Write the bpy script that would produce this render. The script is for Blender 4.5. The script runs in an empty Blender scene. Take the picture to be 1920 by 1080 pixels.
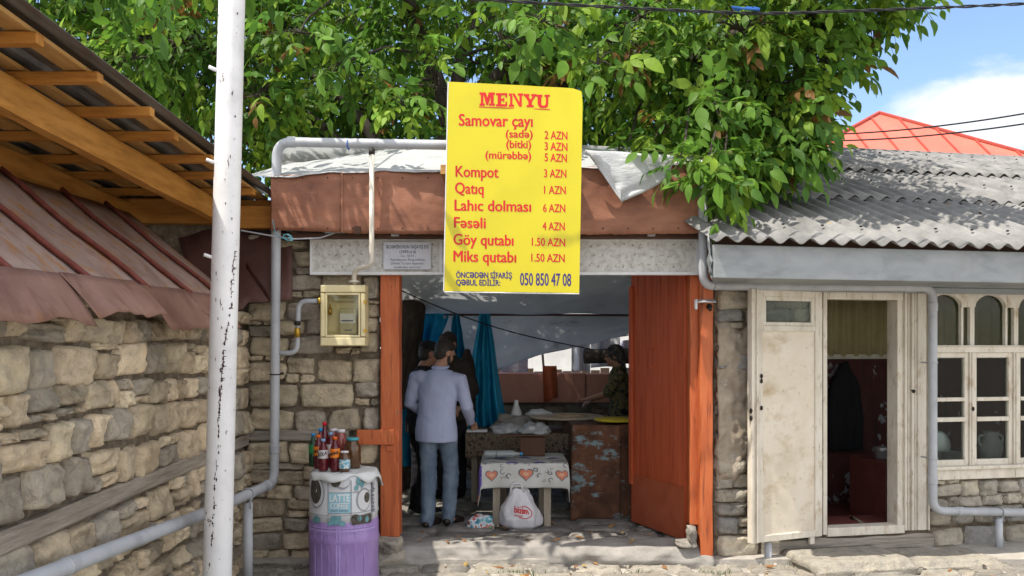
import bpy, math, random
import numpy as np
from mathutils import Vector, Matrix, noise
from math import sin, cos, pi, radians, sqrt, atan2

SC = bpy.context.scene
COL = SC.collection

# ------------------------------------------------------------------ camera, sky, sun, exposure
F = 1600.0            # focal length in pixels of the 1920 wide photograph
HZ = 650.0            # horizon row
CAMZ = 1.8
cam_d = bpy.data.cameras.new('camera')
cam = bpy.data.objects.new('camera', cam_d)
COL.objects.link(cam)
cam.location = (0, 0, CAMZ)
cam.rotation_euler = (radians(90), 0, 0)
cam_d.sensor_width = 36.0
cam_d.lens = 36.0 * F / 1920.0
cam_d.shift_y = (HZ - 540.0) / 1920.0
cam_d.clip_start = 0.05
cam_d.clip_end = 5000
SC.camera = cam

SUN_DIR = Vector((-0.44, -0.275, 1.0)).normalized()      # towards the sun
sun_el = math.asin(SUN_DIR.z)
sun_az = atan2(SUN_DIR.x, SUN_DIR.y)                     # clockwise from +Y

wd = bpy.data.worlds.new('World')
SC.world = wd
wd.use_nodes = True
nt = wd.node_tree
for n_ in list(nt.nodes):
    nt.nodes.remove(n_)
N = nt.nodes.new
out = N('ShaderNodeOutputWorld'); bg = N('ShaderNodeBackground'); sky = N('ShaderNodeTexSky')
sky.sky_type = 'NISHITA'; sky.sun_disc = False
sky.sun_elevation = sun_el; sky.sun_rotation = sun_az
sky.air_density = 1.0; sky.dust_density = 0.8; sky.ozone_density = 2.2
tc = N('ShaderNodeTexCoord')
mp = N('ShaderNodeMapping'); mp.inputs['Scale'].default_value = (1.0, 1.0, 3.2)
nz = N('ShaderNodeTexNoise'); nz.inputs['Scale'].default_value = 5.0; nz.inputs['Detail'].default_value = 9; nz.inputs['Roughness'].default_value = .58
nz.inputs['Distortion'].default_value = .35
nt.links.new(tc.outputs['Generated'], mp.inputs['Vector']); nt.links.new(mp.outputs['Vector'], nz.inputs['Vector'])
# a cumulus low above the houses to the right: nearness to a heading, added to the noise
def heading(px, py):
    return Vector(((px - 960) / F, 1, (HZ - py) / F)).normalized()
def near(px, py, sx, sz, gain):
    c = heading(px, py)
    sub = N('ShaderNodeVectorMath'); sub.operation = 'SUBTRACT'; sub.inputs[1].default_value = c
    nrm = N('ShaderNodeVectorMath'); nrm.operation = 'NORMALIZE'
    nt.links.new(tc.outputs['Generated'], nrm.inputs[0]); nt.links.new(nrm.outputs[0], sub.inputs[0])
    sc_ = N('ShaderNodeVectorMath'); sc_.operation = 'MULTIPLY'; sc_.inputs[1].default_value = (1 / sx, 1 / sx, 1 / sz)
    nt.links.new(sub.outputs[0], sc_.inputs[0])
    ln = N('ShaderNodeVectorMath'); ln.operation = 'LENGTH'; nt.links.new(sc_.outputs[0], ln.inputs[0])
    mr = N('ShaderNodeMapRange'); mr.inputs[1].default_value = 0; mr.inputs[2].default_value = 1; mr.inputs[3].default_value = gain; mr.inputs[4].default_value = 0
    nt.links.new(ln.outputs['Value'], mr.inputs[0])
    return mr.outputs[0]
def add(a, b):
    m = N('ShaderNodeMath'); m.operation = 'ADD'; nt.links.new(a, m.inputs[0]); nt.links.new(b, m.inputs[1]); return m.outputs[0]
dens = add(nz.outputs['Fac'], near(1770, 210, .15, .06, .52))
dens = add(dens, near(1950, 235, .22, .05, .38))
dens = add(dens, near(1890, 160, .12, .02, .22))
# unseen bright cloud added overhead and behind the viewer as fill light
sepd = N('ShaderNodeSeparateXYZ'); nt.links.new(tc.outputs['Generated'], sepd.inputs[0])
fill_cloud = N('ShaderNodeMapRange'); fill_cloud.interpolation_type = 'SMOOTHSTEP'; fill_cloud.inputs[1].default_value = .72; fill_cloud.inputs[2].default_value = -.1; fill_cloud.inputs[3].default_value = -.05; fill_cloud.inputs[4].default_value = .27
nt.links.new(sepd.outputs['Y'], fill_cloud.inputs[0]); dens = add(dens, fill_cloud.outputs[0])
rmp = N('ShaderNodeMapRange'); rmp.interpolation_type = 'SMOOTHSTEP'
rmp.inputs[1].default_value = .60; rmp.inputs[2].default_value = .90; rmp.inputs[3].default_value = 0; rmp.inputs[4].default_value = .93
nt.links.new(dens, rmp.inputs[0])
mixc = N('ShaderNodeMix'); mixc.data_type = 'RGBA'
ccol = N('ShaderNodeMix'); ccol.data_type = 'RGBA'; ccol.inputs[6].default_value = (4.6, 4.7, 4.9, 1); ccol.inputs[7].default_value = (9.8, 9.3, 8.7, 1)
bk = N('ShaderNodeMapRange'); bk.inputs[1].default_value = .0; bk.inputs[2].default_value = .2; nt.links.new(fill_cloud.outputs[0], bk.inputs[0]); nt.links.new(bk.outputs[0], ccol.inputs[0])
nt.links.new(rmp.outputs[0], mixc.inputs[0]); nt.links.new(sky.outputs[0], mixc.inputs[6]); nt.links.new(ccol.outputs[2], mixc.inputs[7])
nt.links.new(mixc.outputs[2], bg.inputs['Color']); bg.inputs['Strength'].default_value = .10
nt.links.new(bg.outputs[0], out.inputs[0])

sd = bpy.data.lights.new('sun', 'SUN'); sun = bpy.data.objects.new('sun', sd); COL.objects.link(sun)
sd.energy = 2.9; sd.angle = radians(.5); sd.color = (1, .93, .82)
sun.rotation_euler = SUN_DIR.to_track_quat('Z', 'Y').to_euler()
sun.location = (-4, -3, 12)

SC.view_settings.view_transform = 'Standard'; SC.view_settings.look = 'None'
SC.view_settings.exposure = 1.32; SC.view_settings.gamma = 1.0
SC.render.engine = 'CYCLES'
SC.cycles.max_bounces = 8; SC.cycles.diffuse_bounces = 5; SC.cycles.transparent_max_bounces = 12
SC.cycles.use_denoising = True

# ------------------------------------------------------------------ helpers
def W(px, py, d):
    return Vector(((px - 960) / F * d, d, CAMZ + (HZ - py) / F * d))

ORG = {}
class MB:
    """collects vertices and faces, builds ONE mesh object"""
    def __init__(s):
        s.v = []; s.f = []; s.c = []
    def add(s, vs, fs, col=(1, 1, 1)):
        b = len(s.v)
        s.v.extend([tuple(p) for p in vs]); s.f.extend([tuple(i + b for i in q) for q in fs])
        s.c.extend([col] * len(vs) if not isinstance(col, list) else col)
        return b
    def hexa(s, p, col=(1, 1, 1)):      # 8 corners: bottom 4 ccw, top 4 ccw
        s.add(p, [(3, 2, 1, 0), (4, 5, 6, 7), (0, 1, 5, 4), (1, 2, 6, 5), (2, 3, 7, 6), (3, 0, 4, 7)], col)
    def box(s, a, b, col=(1, 1, 1)):
        x0, y0, z0 = [min(a[i], b[i]) for i in range(3)]; x1, y1, z1 = [max(a[i], b[i]) for i in range(3)]
        s.hexa([(x0, y0, z0), (x1, y0, z0), (x1, y1, z0), (x0, y1, z0), (x0, y0, z1), (x1, y0, z1), (x1, y1, z1), (x0, y1, z1)], col)
    def pbox(s, px0, py0, px1, py1, d0, d1, col=(1, 1, 1)):   # a frontal box whose front face sits at distance d0
        a = W(px0, py1, d0); b = W(px1, py0, d0); b.y = d1
        s.box(a, b, col)
    def quad(s, a, b, c, d, th=.004, nu=1, nv=1, fn=None, col=(1, 1, 1)):   # thin sheet a,b (bottom) c,d (top: above b, above a)
        a, b, c, d = map(Vector, (a, b, c, d))
        n = (b - a).cross(d - a).normalized()
        def pt(u, v):
            p = (a * (1 - u) + b * u) * (1 - v) + (d * (1 - u) + c * u) * v
            return p + (n * fn(u, v) if fn else n * 0)
        s.sheet(pt, nu, nv, th, col)
    def sheet(s, pt, nu, nv, th=.004, col=(1, 1, 1)):
        P = [[Vector(pt(i / nu, j / nv)) for i in range(nu + 1)] for j in range(nv + 1)]
        w = nu + 1; vs = []; vb = []
        for j in range(nv + 1):
            for i in range(w):
                du = P[j][min(i + 1, nu)] - P[j][max(i - 1, 0)]; dv = P[min(j + 1, nv)][i] - P[max(j - 1, 0)][i]
                n = du.cross(dv)
                n = n.normalized() if n.length > 1e-12 else Vector((0, 0, 1))
                vs.append(P[j][i]); vb.append(P[j][i] - n * th)
        fs = []; m = len(vs)
        for j in range(nv):
            for i in range(nu):
                k = j * w + i
                fs.append((k, k + 1, k + 1 + w, k + w)); fs.append((m + k + w, m + k + 1 + w, m + k + 1, m + k))
        for i in range(nu):
            fs.append((i + 1, i, m + i, m + i + 1)); k = nv * w + i; fs.append((k, k + 1, m + k + 1, m + k))
        for j in range(nv):
            k = j * w; fs.append((k, k + w, m + k + w, m + k)); k = j * w + nu; fs.append((k + w, k, m + k, m + k + w))
        s.add(vs + vb, fs, col)
    def tube(s, pts, r, n=10, cap=True, rounded=False, col=(1, 1, 1), sx=1.0):
        pts = [Vector(p) for p in pts]
        rs = list(r) if isinstance(r, (list, tuple)) else [r] * len(pts)
        if rounded:
            a = (pts[0] - pts[1]).normalized(); b = (pts[-1] - pts[-2]).normalized()
            ra, rb = rs[0], rs[-1]
            P = []; R = []
            for t in (1.0, .87, .5): P.append(pts[0] + a * ra * t); R.append(max(ra * sqrt(max(0, 1 - t * t)), ra * .08))
            P += pts; R += rs
            for t in (.5, .87, 1.0): P.append(pts[-1] + b * rb * t); R.append(max(rb * sqrt(max(0, 1 - t * t)), rb * .08))
            pts, rs = P, R
        t0 = (pts[1] - pts[0]).normalized()
        u = t0.orthogonal().normalized() if abs(t0.z) < .95 else Vector((1, 0, 0)) - t0 * t0.x
        u.normalize(); vs = []; fs = []
        for i, p in enumerate(pts):
            t = (pts[min(i + 1, len(pts) - 1)] - pts[max(i - 1, 0)]).normalized()
            u = (u - t * u.dot(t)).normalized(); w = t.cross(u)
            for k in range(n):
                a = 2 * pi * k / n
                vs.append(p + (u * cos(a) * sx + w * sin(a)) * rs[i])
        for i in range(len(pts) - 1):
            for k in range(n):
                k2 = (k + 1) % n
                fs.append((i * n + k, i * n + k2, (i + 1) * n + k2, (i + 1) * n + k))
        if cap:
            fs.append(tuple(range(n - 1, -1, -1))); e = (len(pts) - 1) * n; fs.append(tuple(range(e, e + n)))
        s.add(vs, fs, col)
    def lathe(s, prof, c, n=24, col=(1, 1, 1), wob=None):
        vs = []; fs = []
        for (r, z) in prof:
            for k in range(n):
                a = 2 * pi * k / n; rr = r * (1 + (wob(a, z) if wob else 0))
                vs.append((c[0] + rr * cos(a), c[1] + rr * sin(a), c[2] + z))
        for i in range(len(prof) - 1):
            for k in range(n):
                k2 = (k + 1) % n; fs.append((i * n + k, i * n + k2, (i + 1) * n + k2, (i + 1) * n + k))
        fs.append(tuple(range(n - 1, -1, -1))); e = (len(prof) - 1) * n; fs.append(tuple(range(e, e + n)))
        s.add(vs, fs, col)
    def ball(s, c, rx, ry=None, rz=None, nu=16, nv=10, rot=None, col=(1, 1, 1)):
        ry = rx if ry is None else ry; rz = rx if rz is None else rz
        vs = []; fs = []; c = Vector(c)
        for j in range(nv + 1):
            b = -pi / 2 + pi * (j + .001) / (nv + .002)
            for i in range(nu):
                a = 2 * pi * i / nu; p = Vector((rx * cos(b) * cos(a), ry * cos(b) * sin(a), rz * sin(b)))
                if rot: p = rot @ p
                vs.append(c + p)
        for j in range(nv):
            for i in range(nu):
                i2 = (i + 1) % nu; fs.append((j * nu + i, j * nu + i2, (j + 1) * nu + i2, (j + 1) * nu + i))
        fs.append(tuple(range(nu - 1, -1, -1))); fs.append(tuple(range(nv * nu, nv * nu + nu)))
        s.add(vs, fs, col)
    def loft(s, rings, n=20, col=(1, 1, 1)):     # rings: (center, rx, ry) horizontal ellipses, bottom to top
        vs = []; fs = []
        for (c, rx, ry) in rings:
            for k in range(n):
                a = 2 * pi * k / n; vs.append((c[0] + rx * cos(a), c[1] + ry * sin(a), c[2]))
        for i in range(len(rings) - 1):
            for k in range(n):
                k2 = (k + 1) % n; fs.append((i * n + k, i * n + k2, (i + 1) * n + k2, (i + 1) * n + k))
        fs.append(tuple(range(n - 1, -1, -1))); e = (len(rings) - 1) * n; fs.append(tuple(range(e, e + n)))
        s.add(vs, fs, col)
    def prism(s, poly, tr, h0, h1, col=(1, 1, 1)):   # poly in (u,v), tr(u,v,h) -> world
        n = len(poly)
        vs = [tr(u, v, h0) for u, v in poly] + [tr(u, v, h1) for u, v in poly]
        fs = [tuple(range(n - 1, -1, -1)), tuple(range(n, 2 * n))] + [(i, (i + 1) % n, n + (i + 1) % n, n + i) for i in range(n)]
        s.add(vs, fs, col)
    def build(s, name, m, parent=None, loc=None, smooth=False, bevel=0, remesh=0, smoothit=0, subd=0, displace=None):
        me = bpy.data.meshes.new(name)
        base = Vector(loc) if loc is not None else Vector((0, 0, 0))
        org = ORG[parent.name] if parent is not None else base
        V = np.array(s.v, dtype=np.float64) - np.array(org)
        me.from_pydata(V.tolist(), [], s.f)
        ca = me.color_attributes.new('Col', 'FLOAT_COLOR', 'POINT')
        C = np.ones((len(s.v), 4), dtype=np.float32); C[:, :3] = np.array(s.c, dtype=np.float32)
        ca.data.foreach_set('color', C.ravel())
        me.materials.append(m)
        if smooth: me.shade_smooth()
        me.update()
        o = bpy.data.objects.new(name, me); COL.objects.link(o)
        if remesh:
            r = o.modifiers.new('remesh', 'REMESH'); r.mode = 'VOXEL'; r.voxel_size = remesh; r.use_smooth_shade = True
            if smoothit:
                q = o.modifiers.new('smooth', 'SMOOTH'); q.iterations = smoothit; q.factor = .5
            dg = bpy.context.evaluated_depsgraph_get()
            me2 = bpy.data.meshes.new_from_object(o.evaluated_get(dg))
            o.modifiers.clear(); o.data = me2; bpy.data.meshes.remove(me)
            if displace:
                for vtx in me2.vertices:
                    vtx.co += Vector(vtx.normal) * displace(vtx.co)
            me2.materials.clear(); me2.materials.append(m); me2.shade_smooth()
        if bevel:
            b = o.modifiers.new('bevel', 'BEVEL'); b.width = bevel; b.segments = 2; b.limit_method = 'ANGLE'; b.angle_limit = radians(40)
        if subd:
            b = o.modifiers.new('subsurf', 'SUBSURF'); b.levels = subd; b.render_levels = subd
        if parent is not None:
            o.parent = parent; ORG[o.name] = org
        else:
            o.location = base; ORG[o.name] = base
        return o

def tag(o, label=None, cat=None, group=None, kind=None):
    if label: o['label'] = label
    if cat: o['category'] = cat
    if group: o['group'] = group
    if kind: o['kind'] = kind
    return o
def thing(name, label, cat, loc, group=None):
    o = bpy.data.objects.new(name, None); COL.objects.link(o); o.location = loc; o.empty_display_size = .1
    ORG[o.name] = Vector(loc)
    return tag(o, label, cat, group)
def copy_tree(o, loc, label):
    r = o.copy(); COL.objects.link(r); r.location = loc; r['label'] = label; ORG[r.name] = Vector(loc)
    for ch in [c for c in bpy.data.objects if c.parent == o]:
        c = ch.copy(); COL.objects.link(c); c.parent = r; ORG[c.name] = Vector(loc)
        for g in [c2 for c2 in bpy.data.objects if c2.parent == ch]:
            d = g.copy(); COL.objects.link(d); d.parent = c; ORG[d.name] = Vector(loc)
    return r

def fillet(pts, r, k=6):
    pts = [Vector(p) for p in pts]; o = [pts[0]]
    for i in range(1, len(pts) - 1):
        a = (pts[i - 1] - pts[i]).normalized(); b = (pts[i + 1] - pts[i]).normalized()
        p0 = pts[i] + a * r; p1 = pts[i] + b * r
        for j in range(k + 1):
            t = j / k; o.append(p0 * (1 - t) ** 2 + pts[i] * 2 * t * (1 - t) + p1 * t * t)
    o.append(pts[-1]); return o
def rnd_noise(p, s):
    return noise.noise(Vector(p) * s)

# ------------------------------------------------------------------ materials
def M(name, cols, scale=6, detail=8, rough=.75, bump=0, bscale=60, bdetail=8, metal=0, stretch=(1, 1, 1), attr=False, spec=.35,
      layers=(), trans=0, coat=0, transl=0, alpha=1, bstretch=None, distort=.3, wave=None, ncon=(.3, .7)):
    m = bpy.data.materials.new(name); m.use_nodes = True
    t = m.node_tree; n = t.nodes; l = t.links
    p = n['Principled BSDF']; o = n['Material Output']
    co = n.new('ShaderNodeTexCoord')
    def mapped(st):
        mp_ = n.new('ShaderNodeMapping'); mp_.inputs['Scale'].default_value = st
        l.new(co.outputs['Object'], mp_.inputs['Vector']); return mp_.outputs[0]
    mpv = mapped(stretch)
    if not isinstance(cols[0], (tuple, list)): cols = [cols]
    if len(cols) == 1:
        c = cols[0]; cols = [tuple(x * .86 for x in c), tuple(min(1, x * 1.12) for x in c)]
    nzz = n.new('ShaderNodeTexNoise'); nzz.inputs['Scale'].default_value = scale; nzz.inputs['Detail'].default_value = detail
    nzz.inputs['Roughness'].default_value = .62; nzz.inputs['Distortion'].default_value = distort
    l.new(mpv, nzz.inputs['Vector'])
    cr = n.new('ShaderNodeValToRGB'); e = cr.color_ramp.elements
    k = len(cols)
    e[0].position = ncon[0]; e[0].color = (*cols[0], 1); e[1].position = ncon[1]; e[1].color = (*cols[-1], 1)
    for i in range(1, k - 1):
        q = e.new(ncon[0] + (ncon[1] - ncon[0]) * i / (k - 1)); q.color = (*cols[i], 1)
    l.new(nzz.outputs['Fac'], cr.inputs[0])
    cur = cr.outputs[0]
    def mix(fac, a, b, mode='MIX'):
        x = n.new('ShaderNodeMix'); x.data_type = 'RGBA'; x.blend_type = mode
        for sock, val in ((x.inputs[0], fac), (x.inputs[6], a), (x.inputs[7], b)):
            if isinstance(val, (int, float)): sock.default_value = val
            elif isinstance(val, tuple): sock.default_value = (*val, 1)
            else: l.new(val, sock)
        return x.outputs[2]
    if attr:
        at = n.new('ShaderNodeAttribute'); at.attribute_name = 'Col'
        cur = mix(1.0, cur, at.outputs['Color'], 'MULTIPLY')
    for (lc, ls, lo, hi, lst, amt) in layers:
        z = n.new('ShaderNodeTexNoise'); z.inputs['Scale'].default_value = ls; z.inputs['Detail'].default_value = 9; z.inputs['Roughness'].default_value = .65
        l.new(mapped(lst), z.inputs['Vector'])
        r_ = n.new('ShaderNodeMapRange'); r_.inputs[1].default_value = lo; r_.inputs[2].default_value = hi; r_.inputs[4].default_value = amt
        l.new(z.outputs['Fac'], r_.inputs[0])
        cur = mix(r_.outputs[0], cur, tuple(lc))
    l.new(cur, p.inputs['Base Color'])
    p.inputs['Roughness'].default_value = rough; p.inputs['Metallic'].default_value = metal
    p.inputs['Specular IOR Level'].default_value = spec
    p.inputs['Transmission Weight'].default_value = trans; p.inputs['Coat Weight'].default_value = coat
    if bump:
        bz = n.new('ShaderNodeTexNoise'); bz.inputs['Scale'].default_value = bscale; bz.inputs['Detail'].default_value = bdetail; bz.inputs['Roughness'].default_value = .65
        l.new(mapped(bstretch or stretch), bz.inputs['Vector'])
        bp = n.new('ShaderNodeBump'); bp.inputs['Strength'].default_value = min(1, bump); bp.inputs['Distance'].default_value = .012 * max(1, bump)
        l.new(bz.outputs['Fac'], bp.inputs['Height']); l.new(bp.outputs[0], p.inputs['Normal'])
    if transl:
        tb = n.new('ShaderNodeBsdfTranslucent'); l.new(cur, tb.inputs['Color'])
        ms = n.new('ShaderNodeMixShader'); ms.inputs[0].default_value = transl
        l.new(p.outputs[0], ms.inputs[1]); l.new(tb.outputs[0], ms.inputs[2]); l.new(ms.outputs[0], o.inputs[0])
    return m

STONE = M('stone', [(.72, .72, .72), (1.05, 1.05, 1.05), (1.25, 1.22, 1.16)], scale=9, attr=True, rough=.92, bump=1.8, bscale=34, spec=.15,
          layers=[((.13, .105, .075), 8, .56, .72, (1, 1, 1), .6), ((.55, .47, .35), 18, .58, .72, (1, 1, 1), .5), ((.10, .08, .06), 45, .60, .70, (1, 1, 1), .5)])
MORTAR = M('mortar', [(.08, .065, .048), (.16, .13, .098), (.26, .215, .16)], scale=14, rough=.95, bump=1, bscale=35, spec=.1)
PLASTER = M('mud_plaster', [(.22, .18, .135), (.32, .275, .215), (.40, .345, .275)], scale=7, rough=.95, bump=.8, bscale=14, spec=.1)
OLDWOOD = M('weathered_wood', [(.15, .135, .115), (.28, .25, .21), (.36, .325, .275)], scale=8, stretch=(.35, .35, 6), rough=.9, bump=.8, bscale=18, spec=.15)
OLDWOODY = M('weathered_wood_long', [(.19, .165, .135), (.30, .26, .215), (.40, .355, .295)], scale=5, stretch=(6, .4, 6), rough=.9, bump=1.2, bscale=12, spec=.15)
OCHRE = M('ochre_stained_timber', [(.30, .13, .022), (.44, .20, .04), (.52, .255, .06)], scale=4, stretch=(3, .7, 5), rough=.6, bump=.35, bscale=14, spec=.3,
          layers=[((.12, .05, .012), 8, .62, .76, (2, .6, 3), .6)])
OCHREX = M('ochre_stained_batten', [(.26, .10, .018), (.40, .17, .03), (.46, .215, .045)], scale=4, stretch=(.7, 3, 5), rough=.6, bump=.35, bscale=14, spec=.3)
BOARD = M('bare_roof_board', [(.30, .16, .045), (.42, .23, .07), (.48, .28, .1)], scale=5, stretch=(4, .6, 3), rough=.75, bump=.3, bscale=20)
TIN = M('rusty_red_tin', [(.19, .115, .09), (.30, .205, .17), (.355, .26, .225), (.28, .15, .11)], scale=2.6, stretch=(1, 1.6, 1), rough=.62, bump=.25, bscale=9, spec=.4,
        layers=[((.13, .045, .03), 5, .55, .72, (1, 2, 1), .7), ((.36, .16, .03), 8, .53, .62, (1, 1.4, 1), .8)])
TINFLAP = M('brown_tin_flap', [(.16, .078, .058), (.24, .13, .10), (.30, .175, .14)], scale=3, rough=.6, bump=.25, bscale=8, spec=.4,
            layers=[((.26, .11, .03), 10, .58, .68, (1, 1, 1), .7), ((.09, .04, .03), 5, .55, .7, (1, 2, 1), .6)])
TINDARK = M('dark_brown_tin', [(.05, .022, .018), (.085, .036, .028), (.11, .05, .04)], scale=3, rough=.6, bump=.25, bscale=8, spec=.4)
TINSEAM = M('red_tin_seam', [(.10, .028, .02), (.17, .042, .03), (.20, .06, .045)], scale=14, rough=.65, bump=.3, bscale=30)
FASCIA = M('brown_painted_tin', [(.14, .054, .030), (.23, .092, .050), (.30, .13, .075)], scale=2.2, stretch=(1, 1, 2), rough=.6, bump=.35, bscale=6, bdetail=4, spec=.4,
           layers=[((.36, .17, .10), 7, .58, .74, (.6, 1, 2.5), .55), ((.09, .028, .018), 4, .6, .75, (1, 1, 1), .6)])
GALV = M('galvanised_sheet', [(.17, .185, .19), (.24, .26, .27), (.28, .30, .31)], scale=3, stretch=(1, 1, 2.4), rough=.55, bump=.12, bscale=10, metal=.15, spec=.5,
         layers=[((.20, .19, .165), 3, .55, .72, (3, 1, .5), .5)])
GALVDARK = M('dark_profiled_sheet', [(.12, .13, .14), (.22, .235, .25), (.30, .32, .34)], scale=4, stretch=(5, .5, 1), rough=.38, metal=.7, spec=.5)
ASB = M('grey_fibre_cement', [(.13, .128, .125), (.20, .197, .192), (.26, .255, .248)], scale=3.5, rough=.92, bump=.4, bscale=50, spec=.15,
        layers=[((.11, .108, .105), 2.6, .52, .72, (2.6, .6, .6), .6), ((.13, .13, .115), 22, .64, .76, (1, 1, 1), .4)])
KICK = M('browned_kick_plate', [(.22, .05, .02), (.30, .072, .03), (.33, .09, .045)], scale=3, rough=.6, bump=.25, bscale=9)
PIPE = M('grey_painted_pipe', [(.28, .295, .32), (.36, .375, .40), (.41, .425, .45)], scale=5, rough=.5, bump=.08, bscale=30, spec=.45,
         layers=[((.10, .07, .06), 30, .74, .78, (1, 1, .5), .8)])
PIPECREAM = M('cream_painted_pipe', [(.50, .46, .38), (.60, .56, .48), (.66, .63, .56)], scale=6, rough=.55, bump=.08, bscale=30,
              layers=[((.28, .27, .26), 5, .55, .7, (1, 1, 1), .6), ((.20, .08, .04), 20, .68, .76, (1, 1, 1), .6)])
POLEW = M('chipped_white_paint', [(.60, .60, .61), (.72, .72, .73), (.78, .78, .79)], scale=4, rough=.5, bump=.15, bscale=40, spec=.4,
          layers=[((.42, .41, .40), 2.2, .54, .8, (1, 1, .35), .6), ((.06, .022, .02), 17, .66, .667, (1.0, 1.0, .20), .95), ((.16, .09, .07), 30, .655, .665, (1, 1, .6), .85)])
ORANGEP = M('orange_painted_wood', [(.31, .062, .016), (.42, .10, .028), (.47, .13, .042)], scale=5, stretch=(3, 3, .4), rough=.55, bump=.4, bscale=16, bstretch=(5, 5, .35), spec=.4,
            layers=[((.13, .028, .012), 9, .56, .66, (5, 5, .25), .8), ((.20, .12, .08), 26, .66, .68, (1, 1, .5), .8), ((.62, .20, .06), 6, .6, .75, (3, 3, .4), .5)])
ORANGED = M('red_orange_door_paint', [(.26, .045, .016), (.36, .07, .024), (.41, .09, .034)], scale=4, stretch=(5, 5, .35), rough=.6, bump=.3, bscale=14, bstretch=(7, 7, .3), spec=.3, layers=[((.20, .03, .012), 6, .54, .68, (6, 6, .3), .6), ((.16, .10, .07), 24, .67, .69, (1, 1, .5), .7)])
CREAM = M('cream_weathered_paint', [(.49, .44, .36), (.61, .565, .48), (.67, .625, .55)], scale=4, stretch=(2, 2, .7), rough=.7, bump=.3, bscale=30, spec=.25,
          layers=[((.30, .19, .075), 5, .56, .70, (1.6, 1.6, .8), .65), ((.17, .12, .08), 26, .60, .68, (2.5, 2.5, .35), .8), ((.72, .70, .64), 3, .58, .8, (1, 1, 1), .4)])
CREAMPANEL = M('cream_door_panel', [(.52, .45, .345), (.63, .565, .46), (.68, .625, .535)], scale=2.2, rough=.65, bump=.12, bscale=14, spec=.3,
               layers=[((.34, .23, .10), 3.2, .52, .70, (1, 1, 1.5), .7), ((.26, .18, .10), 30, .62, .68, (1, 1, .6), .6)])
PLASTICW = M('marbled_plastic_panel', [(.36, .345, .315), (.52, .51, .48), (.60, .59, .565)], scale=18, rough=.5, bump=.7, bscale=14, bdetail=3, spec=.4,
             layers=[((.25, .22, .17), 16, .60, .72, (1, 1, 1.6), .6)])
PLASTICEDGE = M('white_plastic_edge', (.62, .63, .64), rough=.45)
TARPW = M('white_tarpaulin', [(.40, .415, .425), (.50, .515, .525), (.55, .565, .575)], scale=3, rough=.42, bump=1.2, bscale=9, bdetail=6, transl=.25, spec=.5, stretch=(1, 1, 2.4))
TARPG = M('grey_translucent_tarpaulin', [(.62, .63, .635), (.72, .73, .735), (.76, .77, .775)], scale=2, rough=.4, bump=.8, bscale=14, bdetail=5, transl=.58, spec=.5, bstretch=(.6, 2, 3.5),
          layers=[((.06, .07, .05), 2.6, .62, .74, (1, 1.6, 1), .75)])
BLUET = M('blue_tarpaulin', [(.012, .26, .44), (.02, .38, .60), (.03, .44, .66)], scale=3, rough=.5, bump=.3, bscale=12, transl=.45, stretch=(2, 2, .5))
YELLOW = M('yellow_banner_vinyl', [(.50, .43, .002), (.56, .48, .003)], scale=2, rough=.3, bump=.06, bscale=3, bdetail=2, bstretch=(5, 1, .6), spec=.5)
REDINK = M('red_lettering', (.52, .012, .012), rough=.4)
BLUEINK = M('navy_lettering', (.035, .02, .16), rough=.4)
GREYINK = M('dark_grey_lettering', (.09, .09, .12), rough=.5)
WHITEPL = M('white_plastic', (.7, .7, .7), rough=.4)
PLAQUE = M('grey_white_plaque', (.50, .51, .56), scale=3, rough=.35)
METERBOX = M('pale_yellow_plastic', [(.60, .51, .27), (.66, .58, .34), (.70, .63, .40)], scale=4, rough=.42, spec=.45, layers=[((.42, .33, .17), 6, .60, .78, (1, 1, .5), .5)])
METERIN = M('meter_interior', [(.42, .38, .22), (.52, .47, .30)], rough=.5)
BRASS = M('brass_fitting', (.50, .30, .04), rough=.35, metal=.6)
SKIN = M('skin', [(.30, .165, .11), (.36, .20, .135)], scale=20, rough=.55, spec=.35)
SKIND = M('tanned_skin', [(.25, .13, .085), (.32, .17, .11)], scale=20, rough=.55, spec=.35)
HAIR = M('black_hair', [(.012, .010, .009), (.03, .025, .02)], scale=60, rough=.6, bump=.6, bscale=120)
SHIRT = M('lavender_shirt_cotton', [(.29, .325, .46), (.34, .375, .52)], scale=5, rough=.85, bump=.35, bscale=9, bdetail=3, bstretch=(1, 1, .6), spec=.15)
JEANS = M('faded_blue_denim', [(.07, .10, .145), (.12, .16, .215), (.19, .235, .295)], scale=5, stretch=(1.6, 1.6, .5), rough=.9, bump=.4, bscale=12, bdetail=4, spec=.1)
BLACKCL = M('black_clothing', [(.010, .010, .012), (.022, .022, .026)], scale=8, rough=.9, bump=.4, bscale=10, spec=.15)
DARKCL = M('dark_brown_clothing', [(.018, .014, .012), (.04, .032, .028)], scale=8, rough=.9, bump=.4, bscale=10, spec=.15)
FLORAL = M('patterned_blouse', [(.02, .022, .02), (.05, .055, .04), (.16, .14, .05), (.05, .06, .065)], scale=26, detail=3, rough=.85, spec=.15, ncon=(.35, .65))
SCARF = M('patterned_headscarf', [(.02, .02, .024), (.05, .05, .055), (.19, .17, .14)], scale=34, detail=3, rough=.8, ncon=(.38, .66))
SHOE = M('dark_leather_shoe', (.018, .012, .010), rough=.45)
SOLE = M('pale_shoe_sole', (.32, .34, .27), rough=.7)
BARK = M('walnut_bark', [(.022, .017, .013), (.05, .04, .031), (.085, .07, .055)], scale=9, stretch=(2, 2, .5), rough=.95, bump=1, bscale=14, bstretch=(3, 3, .5))
LEAF = M('walnut_leaf', [(.8, .8, .8), (1.15, 1.15, 1.0)], scale=14, attr=True, rough=.52, transl=.5, spec=.22)
NUT = M('green_walnut_husk', (.20, .26, .06), scale=20, rough=.6)
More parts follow.
